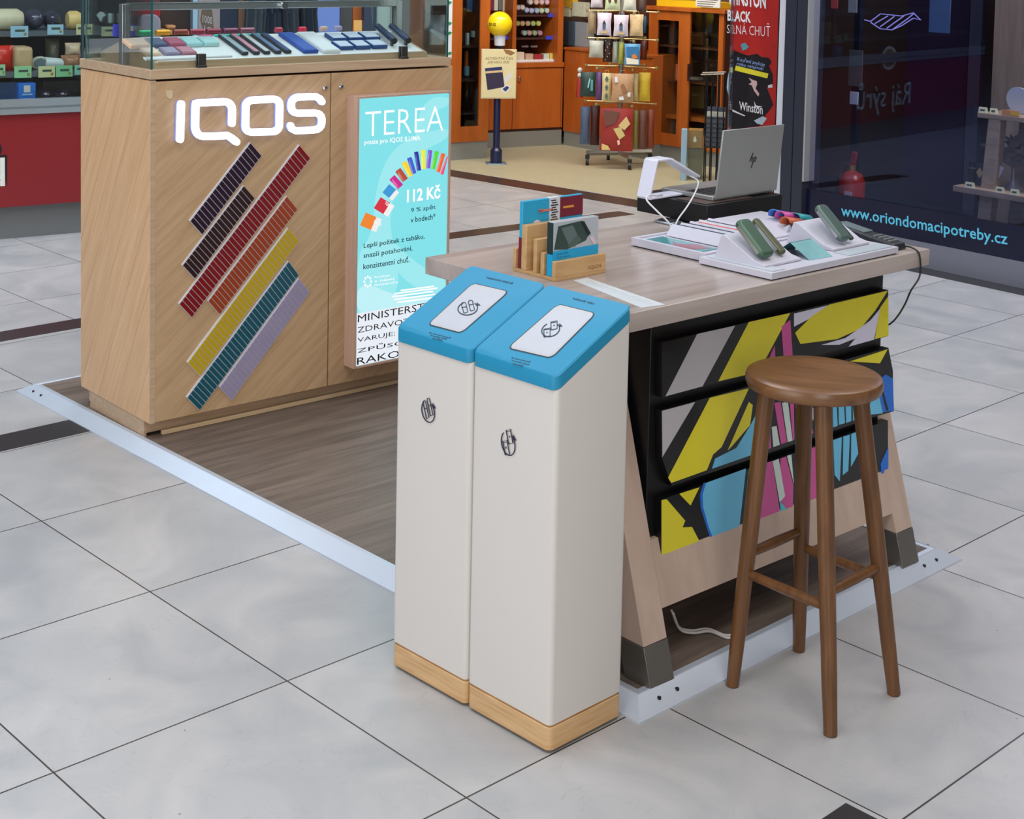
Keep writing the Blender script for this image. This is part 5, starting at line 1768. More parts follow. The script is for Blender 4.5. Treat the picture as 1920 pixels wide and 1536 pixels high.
bags = [
    ((1108, -14, 1130, 14), (206, 196, 204), 'pale lilac', 'top row, first', -.20), ((1135, -14, 1163, 18), (200, 212, 170), 'pale green with two brown ovals', 'top row, second', -.24), ((1169, -14, 1193, 20), (206, 206, 190), 'cream', 'top row, third', -.22), ((1195, -12, 1212, 22), (92, 72, 64), 'dark brown', 'top row, last', -.16),
    ((1102, 20, 1118, 63), (150, 128, 98), 'kraft brown narrow', 'second row, first', -.16), ((1120, 24, 1146, 66), (208, 196, 212), 'lilac with a small figure', 'second row, second', -.24), ((1151, 28, 1178, 68), (206, 194, 208), 'lilac with a small figure and gold base', 'second row, third', -.25), ((1181, 27, 1206, 68), (214, 184, 138), 'golden patterned', 'second row, fourth', -.21), ((1206, 30, 1212, 62), (52, 96, 132), 'narrow blue', 'second row, last', -.12),
    ((1105, 76, 1131, 108), (174, 174, 162), 'silver grey', 'third row, first', -.22), ((1131, 72, 1148, 116), (52, 30, 24), 'dark brown with light dots', 'third row, second', -.18), ((1149, 78, 1159, 118), (146, 156, 146), 'grey green narrow', 'third row, third', -.20), ((1160, 78, 1170, 120), (150, 156, 70), 'lime green narrow', 'third row, fourth', -.22), ((1171, 82, 1200, 122), (88, 148, 190), 'blue with a snowy picture', 'third row, fifth', -.26), ((1201, 76, 1213, 112), (96, 34, 18), 'rust red', 'third row, last', -.12),
    ((1089, 135, 1117, 181), (38, 62, 56), 'dark green with a turquoise ribbon', 'fourth row, first', -.18), ((1118, 135, 1129, 188), (92, 62, 112), 'purple narrow', 'fourth row, second', -.2), ((1129, 137, 1146, 190), (206, 190, 136), 'cream diamond patterned', 'fourth row, third', -.22), ((1147, 138, 1187, 192), (184, 144, 106), 'large tan picture', 'fourth row, middle', -.27), ((1187, 138, 1197, 190), (196, 178, 130), 'cream green edged', 'fourth row, fifth', -.2), ((1198, 136, 1219, 190), (204, 172, 48), 'mustard yellow', 'fourth row, last', -.16),
    ((1088, 200, 1106, 270), (72, 86, 112), 'blue striped fringed', 'bottom row, first', -.14), ((1107, 198, 1124, 272), (56, 12, 8), 'very dark red', 'bottom row, second', -.18), ((1126, 203, 1186, 283), (150, 40, 36), 'large red and gold Christmas', 'bottom row, middle', -.27), ((1187, 207, 1196, 280), (126, 122, 66), 'olive green narrow', 'bottom row, fourth', -.2), ((1197, 207, 1212, 280), (104, 64, 54), 'brown ribbed', 'bottom row, fifth', -.17), ((1213, 205, 1227, 278), (124, 56, 36), 'copper brown', 'bottom row, last', -.13)]
for rc, col, cn, where, y in bags:
    x0, x1, z0, z1 = RF_.rect(*rc, y)
    off = ((x0 + x1) / 2, y, z0)
    o = MB().pillow(((x0 + x1) / 2, y, (z0 + z1) / 2), x1 - x0, z1 - z0, .05).build('gift_bag', M(col, .45, var=.28, scale=55), fr=RF_, off=off, smooth=True, angle=60)
    tag(o, '%s gift bag on the rack, %s' % (cn, where), 'gift bag', 'gift bags on the revolving rack')
    W_, H_ = x1 - x0, z1 - z0
    xm, zm = (x0 + x1) / 2, (z0 + z1) / 2
    hd = MB().tube([(xm - W_ * .18, y, z1 - .004), (xm - W_ * .12, y, z1 + .022), (xm + W_ * .12, y, z1 + .022), (xm + W_ * .18, y, z1 - .004)], .002, 6)
    sub(hd, 'handle', M(tuple(min(255, q * .7 + 30) for q in col), .5), o, RF_, off)

    def patch(pl, c2, k=1, nm='picture_shape'):
        m_ = MB().prism([(xm + u * W_ / 2, zm + v * H_ / 2) for u, v in pl], lambda u, v, d: (u, d, v), y - .0275 - .0006 * k, y - .0262 - .0006 * k)
        sub(m_, nm, M(c2, .45, var=.15, scale=70), o, RF_, off)
    if 'figure' in cn:
        patch([(-.25, .1), (0, .3), (.25, .1), (.2, -.45), (-.2, -.45)], (60, 90, 110))
        patch([(-.2, .12), (0, .36), (.2, .12), (0, .0)], (50, 34, 34), 2)
        patch([(-.5, -.62), (.5, -.62), (.5, -.8), (-.5, -.8)], (196, 170, 110))
    if 'ovals' in cn:
        for s_ in (-.4, .4):
            patch([(s_ + .2 * math.cos(t * PI / 6), .1 + .3 * math.sin(t * PI / 6)) for t in range(12)], (84, 50, 40))
    if 'snowy' in cn:
        patch([(-.8, .7), (.8, .75), (.85, -.1), (-.6, -.2)], (44, 110, 160))
        patch([(-.1, -.1), (.3, .1), (.8, -.3), (.1, -.4)], (206, 122, 50), 2)
        patch([(-.8, -.3), (.85, -.45), (.85, -.9), (-.7, -.9)], (222, 216, 200))
    if 'Christmas' in cn:
        patch([(-.85, .9), (.2, .85), (-.1, .3), (-.7, .15)], (110, 66, 54))
        patch([(-.2, .05), (.25, .15), (.55, -.25), (.2, -.45)], (206, 184, 120), 1)
        patch([(.1, .2), (.6, .65), (.85, .3), (.5, .0)], (214, 186, 128), 2)
        patch([(-.9, -.65), (-.5, -.75), (-.35, -.95), (-.9, -.95)], (214, 190, 120), 1)
        patch([(.05, -.5), (.2, -.45), (.25, -.65), (.12, -.72)], (240, 190, 170), 3)
    if 'tan picture' in cn:
        patch([(-.75, .75), (-.5, .8), (-.4, .4), (-.7, .4)], (222, 224, 232))
        patch([(-.2, .2), (.1, .35), (.5, -.2), (.1, -.4)], (150, 104, 70), 1)
        patch([(-.3, -.6), (.1, -.55), (.2, -.8), (-.25, -.82)], (224, 220, 220))
        patch([(.5, -.3), (.8, -.25), (.75, -.6), (.5, -.55)], (214, 214, 220))
    if 'light dots' in cn:
        for k in range(7):
            a_, b_ = -.5 + (k % 3) * .45, -.8 + k * .27
            patch([(a_ - .1, b_), (a_, b_ + .06), (a_ + .1, b_), (a_, b_ - .06)], (214, 190, 160))
    if 'diamond' in cn:
        for v in (-.6, 0, .6):
            patch([(0, v + .25), (.4, v), (0, v - .25), (-.4, v)], (90, 100, 90))
    if 'turquoise' in cn:
        patch([(-.1, -.2), (.15, .5), (.3, .5), (.05, -.3)], (150, 200, 214))
        patch([(.35, .4), (.65, .4), (.65, -.5), (.35, -.5)], (80, 150, 150))
tp = RF_.fy(1087, 155, -.12)
o = MB().lathe([(.028, tp[2] - .11), (.022, tp[2] + .02), (.008, tp[2] + .04)], 12, tp[0], -.12).build('red_tassel', M((150, 36, 26), .6), fr=RF_, off=(tp[0], -.12, tp[2] - .11), smooth=True)
tag(o, 'dark red tassel with white beads hanging at the left of the rack', 'tassel')
for q in (.055, .095):
    sub(MB().ball((tp[0], -.12, tp[2] + q), .02, 10), 'bead', M((206, 200, 196), .4), o, RF_, (tp[0], -.12, tp[2] - .11), smooth=True)

# ---- gate post, box and wire rack before the shop
GP = at(1283, 338)
GF = Fr(GP[0], GP[1], -10)
gt = thing('security_gate', 'clear acrylic gate panel with a pale blue upright at the shop entrance', 'gate', GF)
x0, x1, _, z1 = GF.rect(1277, 241, 1288, 338)
MB().box(x0, x1, -.02, .02, 0, z1).build('upright', M((150, 180, 200), .25), gt, bevel=.004)
xg = GF.fy(1322, 300)[0]
MB().box(x1, xg, -.003, .003, .02, z1 - .02).build('acrylic_panel', GLASS, gt)
o, q = item(GF, 'brown_box', 'brown cardboard box with a white drop emblem behind the gate panel', 'box', (1290, 244, 1318, 278), .05, .12, M((150, 112, 56), .5))
p = GF.fy(1303, 262, .05)
sub(MB().prism([(p[0] + .012 * math.cos(t * PI / 6), p[2] - .006 + .012 * math.sin(t * PI / 6)) for t in range(-3, 10)] + [(p[0] - .002, p[2] + .03)][0:0], lambda u, v, d: (u, d, v), .0465, .0485).prism([(p[0] - .011, p[2] + .0), (p[0] + .011, p[2] + .0), (p[0], p[2] + .03)], lambda u, v, d: (u, d, v), .0455, .046), 'drop_emblem', M((226, 220, 210), .5), o, GF, ((q[0] + q[1]) / 2, .05, q[2]))
sp_ = MB().box(q[0], q[1], .06, .16, 0.0, q[2] - .001).build('box_pedestal', M((120, 110, 90), .5), fr=GF, off=((q[0] + q[1]) / 2, .1, 0))
tag(sp_, 'low beige pedestal carrying the brown drop emblem box', 'pedestal')
WP = at(1338, 350)
WF_ = Fr(WP[0], WP[1], -12)
wr = thing('wire_rack', 'black wire newspaper rack left of the red poster', 'rack', WF_)
for px in (1320, 1331, 1343, 1354):
    for yy_ in (0, .16):
        p = WF_.fy(px, 300, 0)
        q = WF_.fy(px, 138, 0)
        MB().tube([(p[0], yy_, 0), (p[0], yy_, q[2])], .005, 6).build('upright_wire', BLACK, wr)
a_, b_ = WF_.fy(1314, 140, 0), WF_.fy(1358, 140, 0)
for yy_ in (0, .16):
    MB().tube([(a_[0], yy_, a_[2]), (b_[0], yy_, a_[2] + .01)], .006, 6).build('top_rail', M((150, 140, 130), .3, .7), wr)
x0, x1, z0, z1 = WF_.rect(1321, 214, 1361, 276, 0)
bk = MB()
for k in range(7):
    bk.box(x0, x1, -.006, -.002, z0 + k * (z1 - z0) / 7, z0 + k * (z1 - z0) / 7 + .006)
bk.box(x0, x1, -.006, .16, z0 - .006, z0)
bk.build('wire_basket', BLACK, wr)
for i, (c_, n_) in enumerate((((96, 100, 112), 'grey'), ((206, 204, 190), 'cream'), ((70, 76, 92), 'slate'))):
    o = MB().box(x0 + .01, x1 - .01, .01 + i * .04, .03 + i * .04, z0, z1 - .02 + i * .03).build('magazine', M(c_, .5, var=.3, scale=50), fr=WF_, off=(x0, .01, z0))
    tag(o, '%s magazine standing in the basket of the wire rack' % n_, 'magazine', 'magazines in the wire rack')

# ---- red advertising panel
VP0, VP1 = at(1362, 378), at(1458, 392)
VF = Fr.between(VP0, VP1)
ad = thing('advertising_panel', 'tall red and black cigarette poster panel behind the laptop', 'poster', VF, off=(.15, 0, 0))
xw = VF.fy(1455, 200)[0]
MB().box(0, xw, 0, .04, .05, 2.2).build('panel_core', M((60, 60, 62), .5), ad)
MB().box(.02, xw - .02, .005, .035, 0, .05).build('panel_foot', M((60, 60, 62), .5), ad)
ps = MB().box(.002, xw - .002, -.003, -.0005, .06, 2.19).build('poster', M((176, 34, 28), .35, var=.22, scale=9), ad)


def vp(pts, col, k=1, nm='picture_shape', emit=0):
    P_ = [VF.fy(a, b_, -.003) for a, b_ in pts]
    MB().prism([(p[0], p[2]) for p in P_], lambda u, v, d: (u, d, v), -.003 - .0012 * k, -.0028 - .0012 * (k - 1)).build(nm, M(col, .35, var=.1), ps)


vp([(1367, 98), (1372, 92), (1390, 100), (1402, 104), (1420, 101), (1428, 107), (1441, 108), (1447, 116), (1442, 124), (1449, 140), (1449, 156), (1438, 164), (1444, 180), (1450, 196), (1442, 208), (1430, 222), (1424, 236), (1368, 244), (1368, 190), (1366, 150), (1370, 120)], (24, 20, 24), 1)
vp([(1380, 123), (1441, 138), (1439, 147), (1378, 132)], (226, 214, 50), 2)
vp([(1389, 83), (1397, 80), (1404, 88), (1399, 93), (1392, 95)], (90, 150, 166), 1)
vp([(1372, 240), (1388, 205), (1398, 218), (1374, 207)][0:0] or [(1373, 205), (1398, 217), (1396, 218), (1374, 209)], (226, 220, 224), 2)
vp([(1404, 146), (1412, 150), (1419, 152), (1420, 158), (1417, 166), (1424, 176), (1422, 181), (1414, 170), (1410, 160), (1404, 158), (1410, 154)], (206, 170, 166), 2)
vp([(1364, 150), (1370, 120), (1374, 128), (1370, 160), (1368, 186), (1363, 165)], (170, 200, 214), 2)
vp([(1414, 226), (1430, 218), (1438, 222), (1430, 234), (1420, 232)], (176, 190, 204), 2)
vp([(1440, 160), (1448, 158), (1449, 164), (1441, 165)], (206, 206, 214), 2)


def vtext(nm, rows_, m):
    for t, a, b_, c_, d_, bold, sh in rows_:
        mb = MB()
        add_text(mb, t, [VF.fy(*a, -.0062), VF.fy(*b_, -.0062), VF.fy(*c_, -.0062), VF.fy(*d_, -.0062)], 0, bold, sh)
        mb.build(nm, m, ps)


vtext('white_lettering', [('WINSTON', (1364, 8), (1436, 17), (1436, -14), (1364, -20), .03, 0), ('BLACK', (1364, 39), (1408, 43), (1408, 22), (1364, 18), .03, 0), ('SILNÁ CHUŤ', (1363, 62), (1444, 69), (1444, 43), (1363, 40), -.01, 0),
                          ('Winston', (1386, 206), (1430, 215), (1430, 197), (1386, 190), .01, 0)], M((236, 232, 236), .4))
vtext('pale_lettering', [('Kouření zvyšuje', (1382, 116), (1434, 127), (1434, 117), (1382, 106), .0, .2), ('riziko oslepnutí', (1381, 124), (1432, 134), (1432, 126), (1381, 116), .0, .2)], M((150, 176, 230), .4))
vp([(1414, 190), (1418, 198), (1430, 200), (1422, 202), (1416, 200)], (236, 232, 236), 2, 'wing_mark')
x0 = VF.fy(1374, 100, -.1)[0]
gp_ = MB().box(x0 - .006, x0 + .006, -.13, -.10, 0, 2.3).build('glass_fin', glass('pale_edge_glass', (210, 236, 250), .25), fr=VF, off=(x0, -.115, 0))
tag(gp_, 'upright clear glass fin with a bright edge in front of the red poster', 'glass panel')
o, q = item(VF, 'striped_poster', 'narrow strip of a second colourful poster right of the red panel', 'poster', (1456, -30, 1461, 240), .02, .02, M((150, 168, 184), .4, var=.6, scale=9), zmin=0)

# ================================================================== HOMEWARE SHOP WINDOW (right)
OF = Fr(2.305, 7.637, -51)
FRM = M((58, 61, 74), .4, .4)
xl, xr = OF.fy(1515, 250)[0], 2.2
zb0, zb1 = .133, .308
MB().box(xl - .3, xr, 0, .10, 0, zb0).build('baseboard_right', M((128, 130, 142), .35, .3), fr=OF)['kind'] = 'structure'
MB().box(xl - .3, xr, -.13, 0, -.01, .0016).build('trim_6', DARKT, fr=OF)['kind'] = 'structure'
win = MB().box(xl, xr, .012, .020, zb0, 3.2).build('window_1', SHOPGLASS, fr=OF)
win['kind'] = 'structure'
MB().box(xl, xr, .007, .0115, zb0, zb1).build('window_film', M((10, 14, 44), .25, var=.02), fr=OF, parent=None)
flm = bpy.data.objects['window_film']
tag(flm, 'navy blue film strip with a web address along the bottom of the shop window', 'sign')
tt = MB()
Q = [OF.fy(px, py, .0065) for px, py in ((1578, 406), (1890, 459), (1890, 437), (1578, 390))]
add_text(tt, 'www.oriondomacipotreby.cz', [OF.fy(1577, 411, .0065), OF.fy(1889, 466, .0065), OF.fy(1889, 437, .0065), OF.fy(1577, 384, .0065)], 0, .012)
sub(tt, 'lettering', M((96, 200, 232), .4), flm, OF, None)
x0, xm, x1 = OF.fy(1472, 250)[0], OF.fy(1493, 250)[0], xl
pl2 = MB().box(x0, xm - .003, -.03, .12, 0, 3.2).box(xm + .003, x1 - .006, -.03, .12, 0, 3.2).box(xm - .003, xm + .003, -.02, .12, 0, 3.2).build('trim_7', FRM, fr=OF)
pl2['kind'] = 'structure'
MB().box(x1 - .005, x1 + .006, -.032, .06, .35, 3.2).build('trim_8', M((206, 206, 200), .3, .6), fr=OF)['kind'] = 'structure'
MB().box(OF.fy(1459, 250)[0], x0 - .002, -.02, .10, 0, 3.2).build('trim_9', M((204, 204, 212), .4), fr=OF)['kind'] = 'structure'
# interior shell of the shop
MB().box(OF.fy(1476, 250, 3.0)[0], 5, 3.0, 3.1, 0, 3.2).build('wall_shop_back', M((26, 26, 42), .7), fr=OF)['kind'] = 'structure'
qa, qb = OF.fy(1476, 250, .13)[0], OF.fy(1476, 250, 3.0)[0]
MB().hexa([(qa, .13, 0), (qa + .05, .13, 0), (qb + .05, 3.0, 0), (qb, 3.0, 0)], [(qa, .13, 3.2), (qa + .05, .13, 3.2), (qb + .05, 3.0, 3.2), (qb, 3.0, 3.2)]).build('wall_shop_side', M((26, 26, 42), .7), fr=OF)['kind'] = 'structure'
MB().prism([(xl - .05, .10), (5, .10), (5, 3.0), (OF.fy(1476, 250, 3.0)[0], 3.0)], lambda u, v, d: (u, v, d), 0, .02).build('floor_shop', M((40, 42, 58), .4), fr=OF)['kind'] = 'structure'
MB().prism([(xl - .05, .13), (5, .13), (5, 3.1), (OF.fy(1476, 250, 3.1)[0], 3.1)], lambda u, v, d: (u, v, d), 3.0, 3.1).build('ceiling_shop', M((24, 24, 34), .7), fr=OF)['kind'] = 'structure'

# things behind the glass
fe = OF.rect(1577, 323, 1617, 375, .30)
ex = thing('fire_extinguisher', 'red fire extinguisher standing behind the shop window near its left edge', 'fire extinguisher', OF, off=((fe[0] + fe[1]) / 2, .3, .02))
cx, rr_ = (fe[0] + fe[1]) / 2, (fe[1] - fe[0]) / 2
zt3 = OF.fy(1598, 323, .3)[2]
RED = M((156, 36, 24), .3)
MB().lathe([(rr_ * .9, .021), (rr_, .04), (rr_, zt3 - .05), (rr_ * .75, zt3 - .01), (rr_ * .3, zt3 + .01)], 24, cx, .3).build('cylinder', RED, ex, smooth=True)
MB().lathe([(rr_ * .28, zt3 + .01), (rr_ * .28, zt3 + .04)], 12, cx, .3).build('valve', M((190, 150, 80), .3, .8), ex)
MB().hexa([(cx - .012, .29, zt3 + .04), (cx + .012, .29, zt3 + .04), (cx + .012, .31, zt3 + .04), (cx - .012, .31, zt3 + .04)], [(cx - .002, .29, zt3 + .12), (cx + .03, .29, zt3 + .115), (cx + .03, .31, zt3 + .115), (cx - .002, .31, zt3 + .12)]).build('handle', RED, ex)
MB().tube(smooth_path([(cx, .3, zt3 + .03), (cx - .05, .29, zt3 + .04), (cx - rr_ * 1.1, .28, zt3 - .08), (cx - rr_ * 1.05, .28, zt3 - .2)]), .006, 8).build('hose', M((90, 40, 30), .5), ex, smooth=True)
MB().box(cx + rr_ * .1, cx + rr_ * .8, .3 - rr_ * 1.01, .3 - rr_ * .98, zt3 - .18, zt3 - .10).build('label', M((226, 190, 180), .4), ex)
db = OF.rect(1598, 0, 1608, 310, .35)
o = MB().box(db[0], db[1], .35, .39, .02, 3.0).build('door_post', M((12, 14, 26), .4), fr=OF, off=(db[0], .37, .02))
tag(o, 'dark vertical post behind the shop window above the fire extinguisher', 'post')
for nm, rc, col, lb, em in (('wall_sensor', (1593, 172, 1609, 196), (200, 200, 200), 'white rounded sensor on the dark post behind the window', 0), ('wall_box', (1590, -4, 1607, 24), (176, 178, 168), 'pale box at the top of the dark post behind the window', 0),
                            ('notice_sticker', (1558, -4, 1571, 16), (196, 70, 56), 'small red notice sticker at the top left of the shop window', 0), ('mirror_panel', (1591, 94, 1617, 162), (96, 92, 84), 'dull bronze panel fixed to the dark post behind the window', 0)):
    o, q = item(OF, nm, lb, 'sign' if 'sticker' in nm else 'fitting', rc, .345 if 'sticker' not in nm else .024, .004 if 'sticker' in nm else .004, M(col, .4))
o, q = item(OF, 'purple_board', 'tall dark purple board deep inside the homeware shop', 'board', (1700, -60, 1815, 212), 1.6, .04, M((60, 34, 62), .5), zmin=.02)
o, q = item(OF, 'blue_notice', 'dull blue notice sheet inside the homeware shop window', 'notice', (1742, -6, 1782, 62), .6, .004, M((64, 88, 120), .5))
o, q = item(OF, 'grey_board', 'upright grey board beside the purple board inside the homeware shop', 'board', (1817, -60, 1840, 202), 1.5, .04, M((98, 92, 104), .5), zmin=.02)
# reflection of a lit sign, drawn as self-luminous strokes behind the glass
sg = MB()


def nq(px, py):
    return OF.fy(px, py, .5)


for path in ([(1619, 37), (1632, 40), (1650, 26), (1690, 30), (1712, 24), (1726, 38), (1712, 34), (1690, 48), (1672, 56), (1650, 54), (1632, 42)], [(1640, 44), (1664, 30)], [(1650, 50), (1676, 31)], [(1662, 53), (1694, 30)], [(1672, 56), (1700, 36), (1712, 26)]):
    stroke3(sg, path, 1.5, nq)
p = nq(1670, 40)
o = sg.build('sign_reflection', E((176, 170, 255), .9), fr=OF, off=(p[0], .5, p[2]))
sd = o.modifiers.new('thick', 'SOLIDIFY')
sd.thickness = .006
tag(o, 'reflection of a violet outline sign, drawn as glowing strokes behind the homeware shop window', 'sign')

SHW = wood('shop_shelf_oak', (176, 152, 124), (146, 122, 96), (0, 0, 0), (4, 30, 30), 0.5)
ds = thing('display_trestle', 'wooden trestle display shelf with two boards behind the right of the shop window', 'shelf', OF, off=(.9, .5, .02))
bx = OF.fy(1830, 219, .35)[0]
bx2 = OF.fy(1790, 362, .32)[0]
z1_, z2_ = OF.fy(1880, 222, .35)[2], OF.fy(1850, 362, .32)[2]
MB().box(bx, 2.1, .36, .72, z1_ - .012, z1_ + .014).build('board', SHW, ds, bevel=.002)
MB().box(bx2, 2.1, .30, .78, z2_ - .016, z2_ + .016).build('board', SHW, ds, bevel=.002)
for dx, yy_ in ((.10, .36), (.10, .66)):
    MB().hexa([(bx2 + .10, yy_, .02), (bx2 + .18, yy_, .02), (bx2 + .18, yy_ + .06, .02), (bx2 + .10, yy_ + .06, .02)], [(bx + .07, yy_, z1_ - .013), (bx + .14, yy_, z1_ - .013), (bx + .14, yy_ + .06, z1_ - .013), (bx + .07, yy_ + .06, z1_ - .013)]).build('leg', SHW, ds)
o = MB().box(OF.fy(1862, 100, .95)[0], 2.4, .95, .99, .02, 2.9).build('wooden_backdrop', wood('backdrop_planks', (140, 122, 102), (112, 96, 80), (0, 0, 0), (20, 20, 2), .6), fr=OF, off=(1.4, .97, .02))
tag(o, 'weathered wooden plank backdrop behind the trestle shelf', 'backdrop')
# crockery
bp2 = OF.fy(1905, 190, .5)
br2 = abs(OF.fy(1934, 190, .5)[0] - OF.fy(1888, 190, .5)[0]) / 2
o = MB().lathe([(br2 * .3, -.01), (br2, -.012), (br2, -.004), (br2 * .5, .012), (br2 * .2, .015)], 36).xf(lambda x, y, z: (OF.fy(1912, 190, .5)[0] + x, .5 + z - y * .2, z1_ + .016 + br2 + y)).build('white_plate', M((206, 214, 216), .25), fr=OF, off=(bp2[0], .5, z1_ + .014), smooth=True)
tag(o, 'large white plate standing upright on the upper trestle board', 'plate')
for rc, zb_, y, lb in (((1834, 208, 1849, 218), z1_, .365, 'pale yellow price tag at the left end of the upper board'), ((1855, 208, 1868, 217), z1_, .37, 'pale green price tag second on the upper board'),
                       ((1809, 341, 1825, 352), z2_, .305, 'pale yellow price tag at the left end of the lower board'), ((1866, 350, 1881, 362), z2_, .305, 'pale yellow price tag in the middle of the lower board'), ((1894, 354, 1909, 366), z2_, .305, 'pale yellow price tag rightmost on the lower board')):
    x0, x1, _, _ = OF.rect(*rc, y)
    o = MB().hexa([(x0, y, zb_ + .015), (x1, y, zb_ + .015), (x1, y + .02, zb_ + .015), (x0, y + .02, zb_ + .015)], [(x0, y + .006, zb_ + .045), (x1, y + .006, zb_ + .045), (x1, y + .009, zb_ + .045), (x0, y + .009, zb_ + .045)]).build('price_tag', M((222, 218, 170), .5), fr=OF, off=((x0 + x1) / 2, y, zb_ + .015))
    tag(o, lb, 'price tag', 'price tags on the trestle shelf')
    sub(MB().hexa([(x0 + .01, y + .001, zb_ + .026), (x1 - .01, y + .001, zb_ + .026), (x1 - .01, y + .002, zb_ + .026), (x0 + .01, y + .002, zb_ + .026)], [(x0 + .01, y + .0025, zb_ + .034), (x1 - .01, y + .0025, zb_ + .034), (x1 - .01, y + .0035, zb_ + .034), (x0 + .01, y + .0035, zb_ + .034)]), 'printed_line', M((60, 60, 50), .5), o, OF, ((x0 + x1) / 2, y, zb_ + .015))
x0, x1, _, _ = OF.rect(1878, 200, 1911, 214, .36)
o = MB().box(x0, x1, .362, .366, z1_ + .015, z1_ + .045).build('offer_tag', M((226, 150, 90), .5), fr=OF, off=((x0 + x1) / 2, .36, z1_ + .015))
tag(o, 'orange and yellow offer tag in front of the white plate', 'price tag')
sub(MB().box(x0 + (x1 - x0) * .5, x1 - .004, .3605, .3615, z1_ + .02, z1_ + .04), 'yellow_field', M((236, 190, 60), .5), o, OF, ((x0 + x1) / 2, .36, z1_ + .015))
# bottles, boxes and dried ornament on the lower board
zz2 = z2_ + .0165
for px0, px1, py0, col, lb, nm in ((1811, 1825, 304, (16, 16, 20), 'tall black bottle with a gold band on the lower board', 'bottle'), (1829, 1845, 308, (34, 30, 32), 'black gift box with a gold diamond on the lower board', 'box')):
    x0, x1, z0, z1 = OF.rect(px0, py0, px1, 345, .42)
    if nm == 'bottle':
        r = (x1 - x0) / 2
        o = MB().lathe([(r, zz2), (r, zz2 + (z1 - zz2) * .62), (r * .6, zz2 + (z1 - zz2) * .7), (r * .6, zz2 + (z1 - zz2) * .74), (r * .95, zz2 + (z1 - zz2) * .78), (r * .95, z1)], 20, (x0 + x1) / 2, .45).build('bottle', M(col, .25), fr=OF, off=((x0 + x1) / 2, .45, zz2), smooth=True)
        sub(MB().lathe([(r * .63, zz2 + (z1 - zz2) * .69), (r * .63, zz2 + (z1 - zz2) * .75)], 20, (x0 + x1) / 2, .45), 'gold_band', M((206, 180, 110), .3, .8), o, OF, ((x0 + x1) / 2, .45, zz2))
    else:
        o = MB().box(x0, x1, .42, .47, zz2, z1).build('gift_box', M(col, .35), fr=OF, off=((x0 + x1) / 2, .45, zz2), bevel=.002)
        xm_, zm_ = (x0 + x1) / 2, zz2 + (z1 - zz2) * .6
        sub(MB().prism([(xm_, zm_ + .03), (xm_ + .02, zm_), (xm_, zm_ - .03), (xm_ - .02, zm_)], lambda u, v, d: (u, d, v), .418, .4195), 'gold_diamond', M((190, 160, 110), .4), o, OF, ((x0 + x1) / 2, .45, zz2))
    tag(o, lb, nm if nm == 'bottle' else 'box')
pot = OF.fy(1900, 340, .5)
o = MB().lathe([(.05, zz2), (.03, zz2 + .02), (.012, zz2 + .05), (.012, zz2 + .11), (.06, zz2 + .14), (.09, zz2 + .15)], 20, pot[0], .5).build('cake_stand', M((150, 140, 132), .3, .3), fr=OF, off=(pot[0], .5, zz2), smooth=True)
tag(o, 'small footed metal bowl on the lower trestle board', 'bowl')
lf = MB()
random.seed(3)
for k in range(15):
    a = random.uniform(-1.5, 1.5)
    l = random.uniform(.10, .22)
    bx_ = pot[0] + random.uniform(-.16, .1)
    bz = zz2 + .16 + random.uniform(0, .03)
    ex_, ez_ = bx_ + l * math.sin(a), bz + l * abs(math.cos(a)) * .8
    yy_ = .5 + random.uniform(-.04, .04)
    m1, m2 = ((bx_ + ex_) / 2, (bz + ez_) / 2), (math.cos(a) * .035, math.sin(a) * .035)
    lf.add([(bx_, yy_, bz), (m1[0] + m2[0], yy_ - .02, m1[1] - m2[1]), (ex_, yy_ + .01, ez_), (m1[0] - m2[0], yy_ + .02, m1[1] + m2[1])], [(0, 1, 2, 3)])
lf.tube([(pot[0], .5, zz2 + .14), (pot[0] - .05, .5, zz2 + .2)], .008, 6)
o = lf.build('dried_bouquet', M((128, 108, 88), .7, var=.3, scale=20), fr=OF, off=(pot[0], .5, zz2 + .14))
tag(o, 'brown dried leaf bouquet standing in the footed bowl on the trestle shelf', 'bouquet')
x0, x1, z0, z1 = OF.rect(1860, 306, 1882, 330, .40)
o = MB().hexa([(x0, .40, z0 + .01), (x1 - .03, .40, z0 - .02), (x1 - .03, .403, z0 - .02), (x0, .403, z0 + .01)], [(x0 + .02, .40, z1), (x1, .40, z1 - .02), (x1, .403, z1 - .02), (x0 + .02, .403, z1)]).build('paper_label', M((200, 196, 204), .5), fr=OF, off=((x0 + x1) / 2, .4, z0))
tag(o, 'tilted white paper label hanging before the dried bouquet', 'label')
o = MB().box(bx2 + .25, 2.0, .35, .8, .02, .05).build('white_platform', M((190, 192, 196), .5), fr=OF, off=(1.2, .5, .02))
tag(o, 'low white platform under the trestle shelf', 'platform')
area('window_display_light', tuple(OF.w(1.0, .25, 2.4)), (math.radians(14), 0, OF.yaw), 1.2, .2, 52, (1.0, .93, .85))

